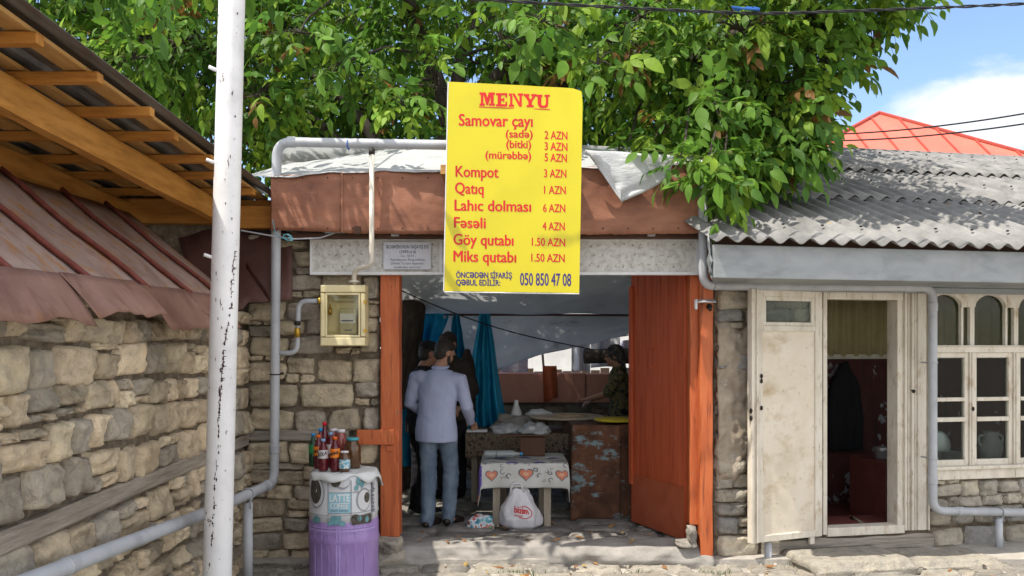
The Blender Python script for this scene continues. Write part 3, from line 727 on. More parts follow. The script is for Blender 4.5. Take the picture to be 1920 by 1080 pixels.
# open gate leaf swung inwards
t = thing('gate_door', 'red-orange plank gate leaf standing open beside the right post', 'door', (1.42, 7.14, FL))
ga, gb = Vector((1.478, 7.15, 0)), Vector((1.13, 7.93, 0))
def leafbox(mb, u0, u1, z0a, z0b, z1, th0, th1):
    dn = (gb - ga).normalized(); nn = Vector((-dn.y, dn.x, 0))     # towards the opening (left)
    P_ = []
    for zz0, zz1 in ((0, 1),):
        a0 = ga.lerp(gb, u0); a1 = ga.lerp(gb, u1)
        bot = [a0 + nn * th0 + Vector((0, 0, z0a)), a1 + nn * th0 + Vector((0, 0, z0b)), a1 + nn * th1 + Vector((0, 0, z0b)), a0 + nn * th1 + Vector((0, 0, z0a))]
        top = [Vector((p.x, p.y, z1)) for p in bot]
    mb.hexa(bot + top)
zb = FL + .02
mb = MB(); nb = 7
for i in range(nb):
    leafbox(mb, i / nb + .004, (i + 1) / nb - .004, zb, zb, 2.52, 0, .03)
mb.build('boards', ORANGED, t, bevel=.004)
mb = MB()
leafbox(mb, .94, 1.0, zb + .35, zb + .35, 2.36, .031, .055); mb.build('edge_batten', ORANGED, t, bevel=.004)
mb = MB(); leafbox(mb, .02, .96, zb - .005, zb + .01, zb + .44, .032, .037); mb.build('kick_plate', KICK, t)
mb = MB(); c = ga.lerp(gb, .55); nn = Vector((-(gb - ga).normalized().y, (gb - ga).normalized().x, 0))
mb.tube(fillet([c + nn * .03 + Vector((0, 0, 1.78)), c + nn * .07 + Vector((0, 0, 1.78)), c + nn * .07 + Vector((.0, 0, 1.62)), c + nn * .03 + Vector((.03, 0, 1.61))], .02), .008, 8)
mb.build('handle', ORANGED, t, smooth=True)

# lintel panel
t = thing('lintel_panel', 'white marbled plastic panel boxed over the gate opening', 'panel', (0, 6.95, 2.4))
mb = MB(); mb.pbox(584, 450, 1307, 511, 6.95, 7.0); mb.build('sheet', PLASTICW, t)
mb = MB(); mb.pbox(581, 446, 1310, 450.5, 6.935, 7.01); mb.pbox(581, 510, 1310, 515, 6.935, 7.01)
mb.pbox(581, 450.5, 585, 510, 6.935, 7.01); mb.pbox(1305, 450.5, 1310, 510, 6.935, 7.01); mb.pbox(824, 450.5, 829, 510, 6.94, 7.0); mb.build('trim', PLASTICEDGE, t)
mb = MB(); RM = random.Random(2)
for r_ in range(3):
    for k in range(46):
        px = 592 + k * 15.6 + (7.8 if r_ % 2 else 0); py = 460 + r_ * 19 + RM.uniform(-2, 2)
        if px > 1298: continue
        for q in range(3):
            c = W(px + RM.uniform(-3, 3), py + RM.uniform(-3, 3), 6.9485); a = RM.uniform(0, 6); L_ = RM.uniform(.006, .016); d_ = Vector((cos(a), 0, sin(a))) * L_; e_ = Vector((-sin(a), 0, cos(a))) * L_ * .35
            mb.add([c - d_, c + e_, c + d_, c - e_], [(0, 1, 2, 3)])
o = mb.build('embossed_motif', M('embossed_motif_grey', [(.27, .255, .22), (.36, .34, .30)], rough=.6), t); o['kind'] = 'stuff'

t = thing('plaque', 'small grey house plaque with printed lines beside the yellow menu board', 'plaque', (W(768, 505, 6.93).x, 6.93, W(768, 505, 6.93).z))
mb = MB(); mb.pbox(719, 454, 808, 505, 6.925, 6.933); mb.build('plate', PLAQUE, t)
def flat(d): return lambda x, y_: W(x, y_, d)
mb = MB()
put_text(mb, 'Ə.DƏMİROVUN YAŞAYIŞ EVİ', 724, 804, 466, -6.2, flat(6.923), .02)
put_text(mb, '(1870-ci il)', 749, 780, 474.5, -5, flat(6.923), .02)
put_text(mb, '- İnv. 4373 -', 747, 780, 482, -4.6, flat(6.923), .0)
put_text(mb, 'Azərbaycan Respublikası', 731, 797, 489, -4.6, flat(6.923), .0)
put_text(mb, 'Dövlət Turizm Agentliyi', 733, 794, 496, -4.6, flat(6.923), .0)
put_text(mb, 'tərəfindən qorunur.', 738, 790, 503, -4.6, flat(6.923), .0)
mb.build('lettering', GREYINK, t)
for px, py in ((723.5, 480.5), (802.5, 498)):
    mb = MB(); mb.ball(W(px, py, 6.924), .008, .005, .008, 10, 6); mb.build('screw', WHITEPL, t, smooth=True)

# fascia of brown tin, with the roof boards behind it
t = thing('gateway_fascia', 'reddish brown tin fascia with a torn lower edge above the gateway', 'fascia', (-.2, 6.8, 2.7))
def fas(x0, x1, yt0, yt1, yb0, yb1, seed, d=6.76):
    mb = MB()
    def f(u, v):
        px = x0 + (x1 - x0) * u; yb_ = yb0 + (yb1 - yb0) * u; yt_ = yt0 + (yt1 - yt0) * u
        p = W(px, yb_ + (yt_ - yb_) * v, d)
        p.y += .014 * noise.noise(Vector((px * .012, v * 2, seed))) + .008 * noise.noise(Vector((px * .05, v * 6, seed)))
        if v < .03: p.z += .008 * noise.noise(Vector((px * .08, 0, seed)))
        return p
    mb.sheet(f, 60, 14, .004); return mb.build('tin_sheet', FASCIA, t, smooth=True)
NAILS = MB()
for px_, py_ in [(x_, y_) for x_ in range(520, 1312, 47) for y_ in (333, 428)] + [(x_, y_) for x_ in (640, 838, 1076) for y_ in range(345, 430, 22)]: NAILS.ball(W(px_, py_, 6.742), .006, .004, .006, 8, 5)
NAILS.build('nail_heads', IRON, t)
mbs = MB()
for px_ in (641, 839, 1077): mbs.pbox(px_ - 1.6, 322, px_ + 1.6, 436, 6.738, 6.752)
mbs.build('folded_seam', FASCIA, t, bevel=.003)
fas(508, 642, 330, 322, 431, 436, 1); fas(638, 842, 322, 318, 437, 440, 2, 6.755); fas(836, 1080, 316, 312, 439, 440, 4, 6.762); fas(1074, 1318, 312, 308, 440, 438, 3, 6.756)
mb = MB(); mb.pbox(520, 437, 1316, 446, 6.84, 7.1); mb.build('soffit_board', BROWNBOX, t, bevel=.003)
mb = MB(); mb.box((-1.95, 6.82, 3.0), (1.48, 7.6, 3.06)); mb.build('roof_boards', BROWNBOX, t)
mb = MB(); mb.pbox(664, 424, 676, 438, 6.73, 6.76); mb.build('patch', BROWNBOX, t)
for px in (740, 1222): mb = MB(); mb.pbox(px - 7, 436, px + 7, 442, 6.79, 6.84); mb.build('clip', GREYPL, t)

# ================================================================== TARPAULIN over the gateway and courtyard
t = thing('tarpaulin_roof', 'white tarpaulin draped over the gateway fascia and sagging above the courtyard', 'tarpaulin', (0, 8, 3))
FT = [(470, 330), (540, 326), (640, 321), (760, 318), (840, 317), (960, 313), (1095, 310), (1300, 306), (1340, 312)]
UP = [(476, 326), (540, 306), (620, 295), (700, 282), (780, 270), (840, 264), (960, 266), (1100, 278), (1340, 292)]
def interp(tab, x):
    for (a, b), (c, d) in zip(tab, tab[1:]):
        if x <= c: return b + (d - b) * max(0, (x - a)) / (c - a)
    return tab[-1][1]
mb = MB()
def tf(u, v):
    px = 472 + (1335 - 472) * u
    a = W(px, interp(FT, px) + 3, 6.735); b = W(px, interp(UP, px), 7.55)
    p = a.lerp(b, v); k = noise.noise(Vector((px * .012, v * 2.5, 1))) + .5 * noise.noise(Vector((px * .03, v * 5, 4)))
    p.z += .025 * k + .02 * sin(v * pi); p.y += .02 * k * (1 - v); return p
mb.sheet(tf, 110, 14, .003); mb.build('front_fall', TARPW, t, smooth=True)
mb = MB()
def tri(u, v):      # loose corner hanging over the fascia
    a = W(1096 + 170 * u, 281 + 12 * u, 6.70); b = W(1165, 380, 6.66); e1 = W(1096 + 68 * v, 281 + 98 * v, 6.66 - .02 * v); e2 = W(1262 - 98 * v, 336 + 44 * v, 6.68)
    p = e1.lerp(e2, u)
    if v < .5:
        q = W(1096 + 166 * u, 283 + 53 * u * (v / .5) + 6 * u, 6.68); p = q.lerp(p, v * 2) if v > 0 else W(1096 + 166 * u, 283 + 10 * u, 6.69)
    k = noise.noise(Vector((u * 4, v * 4, 9))); p.y += .03 * k - .03; p.z += .012 * k; return p
mb.sheet(tri, 22, 18, .003); mb.build('loose_corner', TARPW, t, smooth=True)
mb = MB()
def ceil(u, v):
    a = Vector((-2.1 + 3.8 * u, 7.55, 3.62 - .15 * abs(u - .45))); b = Vector((-2.0 + 3.75 * u, 10.0, 2.18))
    p = a.lerp(b, v); sag = sin(pi * v) * (.04 + .10 * sin(pi * u)); k = noise.noise(Vector((u * 6, v * 3, 2)))
    p.z -= sag + .035 * k; return p
mb.sheet(ceil, 50, 30, .003); mb.build('ceiling_sheet', TARPG, t, smooth=True)
mb = MB()
def hang(u, v):
    px = 815 + 395 * u; top = W(px, 592, 10.0)
    yl = interp([(815, 740), (930, 697), (1000, 668), (1130, 640), (1210, 618)], px)
    bot = W(px, yl, 10.5); p = top.lerp(bot, v); k = noise.noise(Vector((u * 5 + v, v * 4, 7)))
    p.y += .12 * sin(pi * v) * .6 + .05 * k; p.z += .012 * noise.noise(Vector((u * 14, v, 3))) * v; return p
mb.sheet(hang, 40, 18, .003); mb.build('hanging_sheet', TARPG, t, smooth=True)
mb = MB(); mb.tube([W(835, 590, 9.98), W(1215, 591, 9.98)], .012, 8); mb.build('rod', BROWNBOX, t)
mb = MB()
for px, yl in ((935, 693), (1033, 658), (1131, 634)): mb.ball(W(px, yl - 3, 10.47), .018, .02, .018, 10, 6)
mb.build('eyelets', WHITEPL, t)
mb = MB(); pts = []
for i in range(21):
    u = i / 20; p = W(752, 545, 9.0).lerp(W(1110, 655, 10.2), u); p.z -= .10 * sin(pi * u) * (1 - u * .3); pts.append(p)
mb.tube(pts, .007, 6); o = mb.build('washing_line', CABLE, loc=pts[0]); tag(o, 'dark slack line strung across the courtyard under the tarpaulin', 'line')

def curtain(pts_top, pts_bot, d0, d1, label, folds, seed, m=BLUET):
    mb = MB()
    def f(u, v):
        a = W(interp([(0, pts_top[0][0]), (1, pts_top[1][0])], u), interp([(0, pts_top[0][1]), (1, pts_top[1][1])], u), d0)
        b = W(interp([(0, pts_bot[0][0]), (1, pts_bot[1][0])], u), interp([(0, pts_bot[0][1]), (1, pts_bot[1][1])], u), d1)
        q = v ** .8; p = b.lerp(a, v)
        p.y += .07 * sin(u * folds * 2 * pi + seed + 1.2 * v) * (1 - .5 * v) + .05 * noise.noise(Vector((u * 3, v * 4, seed)))
        p.x += .02 * noise.noise(Vector((u * 2, v * 3, seed + 5))); return p
    mb.sheet(f, 48, 26, .003); o = mb.build('curtain', m, smooth=True, loc=W((pts_bot[0][0] + pts_bot[1][0]) / 2, pts_bot[0][1], d1)); return tag(o, label, 'curtain', 'blue curtains in the courtyard')
curtain(((898, 588), (918, 588)), ((862, 805), (950, 803)), 9.7, 9.72, 'blue plastic curtain gathered to a point, nearest the long table', 3, 1)
curtain(((776, 588), (842, 588)), ((770, 690), (806, 690)), 9.94, 10.1, 'blue plastic curtain strip spread flat above the man in the black cap', 2, 2)
curtain(((850, 590), (862, 590)), ((838, 690), (876, 690)), 9.96, 10.1, 'narrow blue curtain strip hanging above the third man', 2, 3)
curtain(((738, 770), (775, 765)), ((738, 872), (772, 876)), 9.7, 9.75, 'low blue plastic sheet behind the left gate post', 2, 4)

# ================================================================== BACK OF THE COURTYARD
t = thing('courtyard_back_wall', 'rubble back wall with a pink-brown painted ledge behind the courtyard tables', 'wall', (-.2, 11.6, 0))
def Bp(u, v, h): return (u, 11.6 - h, v)
zl0, zl1 = W(0, 755, 11.5).z, W(0, 700, 11.5).z
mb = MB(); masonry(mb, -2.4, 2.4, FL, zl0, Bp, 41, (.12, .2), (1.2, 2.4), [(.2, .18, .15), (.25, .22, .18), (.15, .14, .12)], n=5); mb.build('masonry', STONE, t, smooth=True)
mb = MB(); backing(mb, -2.4, 2.4, 0, zl0, Bp, th=.3, step=.15); mb.build('mortar_bed', MORTAR, t, smooth=True)
mb = MB(); mb.box((-2.4, 11.48, zl0), (.99, 11.95, zl1)); mb.box((1.0, 11.485, zl0), (2.4, 11.95, zl1 - .01)); mb.build('ledge', PINKWALL, t, bevel=.012)
t = thing('courtyard_side_wall', 'dark stone side wall of the courtyard on the left', 'wall', (-2.4, 9, 0))
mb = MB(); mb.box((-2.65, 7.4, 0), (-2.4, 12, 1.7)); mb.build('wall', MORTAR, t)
t = thing('white_house', 'sunlit white house wall far behind the courtyard', 'building', (0, 17, 0))
mb = MB(); mb.box((-4, 17, 0), (5, 17.3, 3.6)); mb.build('wall', BACKWHITE, t)
mb = MB(); mb.box((-4.2, 16.6, 3.6), (5.2, 17.6, 3.75)); mb.build('roof', REDROOF, t)
t = thing('picket_fence', 'low brown paling fence behind the courtyard ledge', 'fence', (.3, 13.5, 0))
zf = W(0, 693, 13.5).z
mb = MB()
for k in range(26):
    x_ = -1.6 + k * .15; mb.box((x_, 13.5, 0), (x_ + .14, 13.53, zf + .03 * sin(k * 2.3)))
mb.build('palings', M('brown_paling', (.11, .07, .05), rough=.85), t)
mb = MB(); mb.box((-1.6, 13.531, zf - .2), (2.3, 13.57, zf - .13)); mb.build('rail', BROWNBOX, t)
def cloth(px0, px1, y0, y1, d, label, m, seed):
    mb = MB(); mb.sheet(lambda u, v: W(px0 + (px1 - px0) * u, y1 + (y0 - y1) * v, d) + Vector((0, .06 * sin(u * 9 + seed) * (1 - v * .6), .02 * sin(u * pi))), 24, 10, .003)
    o = mb.build('laundry_sheet', m, smooth=True, loc=W((px0 + px1) / 2, y1, d)); tag(o, label, 'laundry', 'washing on the line')
cloth(1072, 1106, 632, 698, 12.6, 'blue edged white sheet, leftmost on the washing line by the woman', LAUNDRY, 1)
cloth(1108, 1162, 628, 690, 12.7, 'white sheet with blue stripes on the washing line behind the woman', LAUNDRY, 2)
cloth(1163, 1190, 640, 668, 12.8, 'small pink and violet cloth on the washing line near the gate leaf', LAUNDRY2, 3)
cloth(938, 990, 668, 700, 12.3, 'low pink and white cloth drying above the left end of the ledge', LAUNDRY2, 5)
mb = MB(); mb.tube([W(900, 668, 12.5), W(1060, 645, 12.5), W(1230, 622, 12.9)], .006, 6); o = mb.build('drying_line', CABLE, loc=W(900, 668, 12.5)); tag(o, 'thin drying line carrying the washing behind the ledge', 'line')
mb = MB()
def tow(u, v):
    p = W(1018 + 26 * u + 2 * (1 - v), 750 - 64 * v - 5 * u * (1 - v) + (4 if u < .5 else 0) * (1 - v), 11.3); p.y += .03 * sin(u * 7 + v); return p
mb.sheet(tow, 12, 12, .006); o = mb.build('towel', CLOTHOR, smooth=True, loc=W(1030, 752, 11.3)); tag(o, 'rust orange towel hanging over the pink ledge', 'towel')
mb = MB(); mb.tube([W(1017, 660, 11.42), W(1024, 752, 11.42)], .016, 8); o = mb.build('stick', TABLEWOOD, loc=W(1024, 752, 11.42)); tag(o, 'thin wooden stick leaning upright behind the orange towel', 'stick')
# dark beam of the shed at the right with its post
t = thing('shed_frame', 'dark log beam on a pale post behind the woman in the headscarf', 'shed', (1.6, 10.9, FL))
mb = MB(); mb.tube([W(1096, 668, 11.0), W(1150, 667, 10.9), W(1215, 668, 10.7), W(1300, 662, 10.5)], [.10, .095, .11, .12], 12); mb.build('beam', BARK, t, smooth=True)
mb = MB(); mb.pbox(1172, 690, 1190, 800, 10.8, 10.95); mb.build('post', BACKWHITE, t)

# ================================================================== HOUSE ON THE RIGHT
S = Vector((1.68, 7.1, 0)); E_ = Vector((.981, .196, 0)).normalized(); N_ = Vector((E_.y, -E_.x, 0))
def HP(u, z, off=0): return S + E_ * u + N_ * off + Vector((0, 0, z))
def hpix(px, py, off=0):
    tx = (px - 960) / F; c = N_.dot(S) + off; d = c / (N_.x * tx + N_.y)
    p = W(px, py, d); return (p - S).dot(E_), p.z
def hbox(mb, px0, py0, px1, py1, o0, o1, ref=0):
    u0, za = hpix(px0, py0, ref); u1, zb_ = hpix(px1, py0, ref); zt = (za + zb_) / 2
    _, zc = hpix(px0, py1, ref); _, zd = hpix(px1, py1, ref); zbt = (zc + zd) / 2
    ubox(mb, u0, zbt, u1, zt, o0, o1)
def ubox(mb, u0, z0, u1, z1, o0, o1):
    mb.hexa([HP(u0, z0, o1), HP(u1, z0, o1), HP(u1, z0, o0), HP(u0, z0, o0), HP(u0, z1, o1), HP(u1, z1, o1), HP(u1, z1, o0), HP(u0, z1, o0)])
uD0 = hpix(1540, 800)[0]; uD1 = hpix(1736, 800)[0]
zD0 = hpix(1620, 994)[1]; zD1 = hpix(1620, 546)[1]
PER = hpix(1822, 700)[0] - hpix(1738, 700)[0]        # one casement bay
uW1 = uD1 + PER * 5 + .06
zW0 = hpix(1800, 897)[1]; zW1 = zD1
HOLES = [(uD0, uW1, zW0, 2.6), (uD0, uD1, zD0 - .01, 2.6)]
t = thing('stone_house', 'grey rubble stone house with corrugated roof on the right of the gateway', 'house', tuple(HP(2, 0)))
mb = MB()
Hpl = lambda u, v, h: HP(u, v, h)
zt0 = hpix(1600, 1036)[1]; zt1 = hpix(1600, 1004)[1]
TB = (hpix(1425, 1000)[0], hpix(1745, 1000)[0])
masonry(mb, .005, 7.0, 0.0, zt0, Hpl, 51, (.09, .19), (1.1, 2.8), GREYS, depth=.05, chink=.35)
masonry(mb, .005, 7.0, zt0, 2.5, Hpl, 52, (.10, .19), (1.0, 2.5), GREYS, holes=HOLES + [(TB[0], TB[1], 0, zt1)], depth=.045, chink=.3)
mb.build('masonry', STONE, t, smooth=True)
mb = MB(); backing(mb, 0.0, 7.0, -.02, 2.5, Hpl, holes=HOLES, th=.4); mb.build('mortar_bed', MORTAR, t, smooth=True)
mb = MB(); wobbly_beam(mb, HP(TB[0], (zt0 + zt1) / 2, -.01), HP(TB[1], (zt0 + zt1) / 2 + .0, -.01), .13, .11, up=Vector((0, 0, 1)), outw=N_, amp=.02); mb.build('timber', OLDWOOD, t)
mb = MB()
def pl(u, v):       # smeared mud plaster over the stones between gate and door
    uu = .01 + (hpix(1402, 800)[0] - .015) * u; z0 = hpix(1370, 925)[1]; z1 = hpix(1370, 585)[1]; zz = z0 + (z1 - z0) * v
    h = .055 + .03 * noise.noise(Vector((uu * 6, zz * 6, 3))) + .02 * noise.noise(Vector((uu * 17, zz * 15, 5))) - .05 * max(0, noise.noise(Vector((uu * 4, zz * 3.2, 11))) - .05) * 3
    h -= .09 * max(0, abs(v - .5) - .4) * 10
    return HP(uu, zz, h)
mb.sheet(pl, 26, 90, .05); mb.build('plaster_patch', PLASTER, t, smooth=True)
# side wall, back, inside of the room
mb = MB()
ubox(mb, 1.15, 0, 7.0, 3.2, -4.2, -4.0)
mb.hexa([HP(0, 0, -.40), HP(.25, 0, -.40), Vector((2.05, 11.2, 0)), Vector((1.78, 11.2, 0)), HP(0, 2.5, -.40), HP(.25, 2.5, -.40), Vector((2.05, 11.2, 3.2)), Vector((1.78, 11.2, 3.2))])
ubox(mb, 6.9, 0, 7.1, 2.6, -4.0, -.4); mb.build('side_walls', PLASTER, t)
mb = MB(); RB = -1.75
u0r, u1r = .45, 5.0
zSk = hpix(1620, 668)[1] - .05
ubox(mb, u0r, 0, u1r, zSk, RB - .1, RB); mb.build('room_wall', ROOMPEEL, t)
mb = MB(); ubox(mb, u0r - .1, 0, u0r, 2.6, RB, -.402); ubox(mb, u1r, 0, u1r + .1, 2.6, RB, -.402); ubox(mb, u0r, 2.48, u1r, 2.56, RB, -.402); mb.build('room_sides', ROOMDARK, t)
mb = MB()
mb.sheet(lambda a, b: HP(u0r + (u1r - u0r) * a, zSk + .03 + (2.46 - zSk - .03) * b, RB + .02 + .025 * sin(a * 190)), 300, 2, .01); mb.build('wall_curtain', ROOMYEL, t, smooth=True)
mb = MB(); ubox(mb, u0r, zSk, u1r, zSk + .05, RB + .0, RB + .03); mb.build('picture_rail', CREAM, t)
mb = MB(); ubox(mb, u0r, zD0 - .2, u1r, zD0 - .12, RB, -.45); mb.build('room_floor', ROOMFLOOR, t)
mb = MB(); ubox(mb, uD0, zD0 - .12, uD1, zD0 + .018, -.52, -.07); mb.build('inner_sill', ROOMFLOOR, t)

# roof: three overlapping courses of corrugated sheets
G = Vector((-N_.x * -1, 0, 0))
OV = .78
U0 = hpix(1338, 470, OV)[0]; zE = hpix(1345, 452, OV)[1] + .035
def roof_pt(u, tt, lift=0):
    return HP(u, zE + .41 * tt + lift, OV - tt)
PIT = .168
def course(t0, t1, us, lift, name):
    mb = MB(); nu = int((6.9 - us) / PIT * 10); 
    def f(a, b):
        u = us + (6.9 - us) * a; tt = t0 + (t1 - t0) * b
        k = .005 * noise.noise(Vector((u * .8, tt, 2)))
        return roof_pt(u, tt, lift * (1 - b) + .023 * sin(2 * pi * u / PIT) + k)
    mb.sheet(f, nu, 6, .006); return mb.build(name, ASB, t, smooth=True)
course(-.085, 1.55, U0 - .02, .008, 'corrugated_sheet'); course(1.42, 2.95, U0 + .22, .022, 'corrugated_sheet'); course(2.82, 4.5, U0 + .5, .036, 'corrugated_sheet')
mb = MB()
mb.sheet(lambda a, b: roof_pt(U0 + .5 + (6.4 - U0) * a, 4.5 + 3.5 * b, .02 - .82 * 3.5 * b), 4, 2, .01); mb.build('rear_slope', ASB, t)
mb = MB()
for k in range(1, 24):
    for tt in (.25, 1.2, 2.1, 2.75, 3.9):
        u_ = U0 - .02 + PIT * (2 * k) + PIT * .25
        if u_ < 6.8 and u_ > U0 + .12 * tt: mb.ball(roof_pt(u_, tt, .042 if tt < 1.5 else .055 if tt < 2.9 else .068), .014, .014, .008, 8, 5)
o = mb.build('roofing_nails', IRON, t); o['kind'] = 'stuff'
zg1 = hpix(1345, 458, OV)[1]; zg0 = hpix(1345, 521, OV)[1]
mb = MB(); ubox(mb, U0 - .0, zg0, 6.9, zg1, OV - .06, OV); mb.build('gutter_board', GALV, t, bevel=.006)
mb = MB()
us0 = hpix(1342, 530, .02)[0]
mb.hexa([HP(us0, zg0 + .004, .0), HP(6.9, zg0 + .004, .0), HP(6.9, zg0 + .004, OV - .062), HP(U0 + .004, zg0 + .004, OV - .062), HP(us0, zg0 + .02, .0), HP(6.9, zg0 + .02, .0), HP(6.9, zg0 + .02, OV - .062), HP(U0 + .004, zg0 + .02, OV - .062)])
mb.hexa([HP(us0, zg0 + .021, .0), HP(us0 + .01, zg0 + .021, .0), HP(U0 + .012, zg0 + .021, OV - .062), HP(U0 + .002, zg0 + .021, OV - .062), HP(us0, zg1 + .3, .0), HP(us0 + .01, zg1 + .3, .0), HP(U0 + .012, zg1 + .02, OV - .062), HP(U0 + .002, zg1 + .02, OV - .062)])
mb.build('soffit', GALV, t)
mb = MB(); ubox(mb, us0 + .03, zg0 - .045, 6.9, zg0 - .0, .10, .15); mb.build('eave_rail', GALV, t)
mb = MB(); ubox(mb, U0 + .05, zg1 - .02, 6.9, zg1 + .085, OV - .16, OV - .1); mb.build('eave_batten', BROWNBOX, t)
mb = MB(); ubox(mb, .0, zD1 + .0, 7.0, zg0 + .004, -.35, .06); mb.build('wall_plate', BROWNBOX, t)
mb = MB(); mb.quad(HP(U0 - .012, zg0 + .03, OV + .004), HP(U0 + .03, zg0 + .03, OV - .14), HP(U0 + .035, zg1 + .12, OV - .15), HP(U0 - .03, zg1 + .07, OV - .02), .004, 6, 6, lambda u, v: .03 * noise.noise(Vector((u * 4, v * 4, 2)))); mb.build('gable_flashing', GALV, t, smooth=True)

# door frame, folded leaf pilaster
t2 = thing('house_door_frame', 'cream weathered door frame with moulded pilaster and bare dark doorway', 'door frame', tuple(HP(uD0 + .4, zD0, 0)))
mb = MB()
hbox(mb, 1538, 547, 1546, 1001, -.1, .045); hbox(mb, 1679, 562, 1688, 988, -.12, .03); hbox(mb, 1546, 547, 1688, 562, -.1, .045); hbox(mb, 1546, 985, 1690, 1001, -.08, .05)
mb.build('casing', CREAM, t2, bevel=.006)
mb = MB(); hbox(mb, 1688, 547, 1736, 993, -.05, .03)
for a, b, o_ in ((1689.5, 1694, .055), (1697, 1699.5, .042), (1702, 1706, .06), (1709, 1711, .042), (1715, 1731, .045), (1733, 1736, .055)): hbox(mb, a, 549, b, 992, .03, o_)
mb.build('pilaster', CREAM, t2, bevel=.004)
mb = MB(); p = HP(*hpix(1704, 733), .065); mb.ball(p, .016, .016, .016, 10, 6); mb.tube([p, p + Vector((-.03, -.02, .01))], .006, 6); mb.build('latch', IRON, t2, smooth=True)
# open leaf
t2 = thing('house_door', 'cream dirty panel door leaf folded open against the stone wall', 'door', tuple(HP(hpix(1470, 900)[0], zD0, .1)))
pa, pb = HP(hpix(1538, 800, .055)[0], 0, .06), HP(hpix(1404, 800, .20)[0], 0, .20)
dl = (pb - pa); Ld = dl.length; dl.normalize(); nl = Vector((dl.y, -dl.x, 0))
if nl.y > 0: nl = -nl
def lbox(mb, a0, a1, z0, z1, o0, o1):
    q = lambda a, z, o_: pa + dl * (Ld * a) + nl * o_ + Vector((0, 0, z))
    mb.hexa([q(a0, z0, o1), q(a0, z0, o0), q(a1, z0, o0), q(a1, z0, o1), q(a0, z1, o1), q(a0, z1, o0), q(a1, z1, o0), q(a1, z1, o1)])
zA, zB = zD0 - .015, zD1 - .01
Hh = zB - zA
mb = MB(); lbox(mb, 0, .10, zA, zB, -.02, .022); lbox(mb, .83, 1.0, zA, zB, -.02, .022); lbox(mb, .10, .83, zA, zA + .055, -.02, .022); lbox(mb, .10, .83, zB - .055, zB, -.02, .022)
zr = zA + Hh * .835; lbox(mb, .10, .83, zr, zr + .045, -.02, .022)
lbox(mb, .90, .93, zA, zB, .022, .035); lbox(mb, .965, 1.0, zA, zB, .022, .04)
mb.build('leaf_frame', CREAM, t2, bevel=.005)
mb = MB(); lbox(mb, .10, .83, zA + .055, zr, -.012, .008); mb.build('lower_panel', CREAMPANEL, t2)
mb = MB(); a0, a1, b0, b1 = .15, .78, zr + .075, zB - .09
lbox(mb, .10, a0, zr + .045, zB - .055, -.015, .015); lbox(mb, a1, .83, zr + .045, zB - .055, -.015, .015); lbox(mb, a0, a1, zr + .045, b0, -.015, .015); lbox(mb, a0, a1, b1, zB - .055, -.015, .015)
mb.build('light_surround', CREAM, t2, bevel=.004)
mb = MB(); lbox(mb, a0, a1, b0, b1, -.003, .003); mb.build('pane', GLASS, t2)
mb = MB(); q = pa + dl * Ld * .86 + nl * .03; 
for zz in (1.52, 1.56, 1.30): mb.ball((q.x, q.y, zz), .012, .012, .02, 8, 6)
q = pa + dl * Ld * 1.0 + nl * .03
for zz in (1.28, 1.22): mb.ball((q.x, q.y, zz), .014, .014, .022, 8, 6)
mb.build('hook', IRON, t2, smooth=True)
mb = MB(); lbox(mb, .10, .16, zA - .06, zA, -.015, .012); mb.build('stop_block', CREAM, t2)

# glazed screen with arched lights
t2 = thing('casement_window', 'cream timber window with arched top lights and three-pane casements by the house door', 'window', tuple(HP(uD1 + 1, zW0, 0)))
zAr0 = hpix(1800, 576)[1]; zArT = hpix(1800, 553)[1]; zTr1 = hpix(1800, 650)[1]; zTr0 = hpix(1800, 661)[1]; zSl1 = hpix(1800, 872)[1]
uB = uD1 + .005
mb = MB(); wide, slot = .70 * PER, .20 * PER
def arch(u):
    q = (u - uB) % PER
    if .04 * PER < q < .04 * PER + wide:
        s_ = (q - .04 * PER) / wide * 2 - 1; return zAr0 + (zArT - zAr0) * sqrt(max(0, 1 - s_ * s_))
    return zAr0
us_ = [uB + (uW1 - uB) * i / 400 for i in range(401)]
for a, b in zip(us_, us_[1:]):
    z1_, z2_ = arch(a + 1e-4), arch(b - 1e-4)
    mb.hexa([HP(a, z1_, .03), HP(b, z2_, .03), HP(b, z2_, -.02), HP(a, z1_, -.02), HP(a, zW1, .03), HP(b, zW1, .03), HP(b, zW1, -.02), HP(a, zW1, -.02)])
mb.build('arched_head', CREAM, t2)
mb = MB(); ubox(mb, uB, zTr0, uW1, zTr1, -.03, .045); ubox(mb, uB, zTr1, uW1, zTr1 + .012, -.03, .06); mb.build('transom', CREAM, t2, bevel=.004)
mb = MB(); ubox(mb, uB, zW0, uW1, zSl1, -.05, .06); ubox(mb, uB, zSl1 - .03, uW1, zSl1, .06, .085); mb.build('sill', CREAM, t2, bevel=.006)
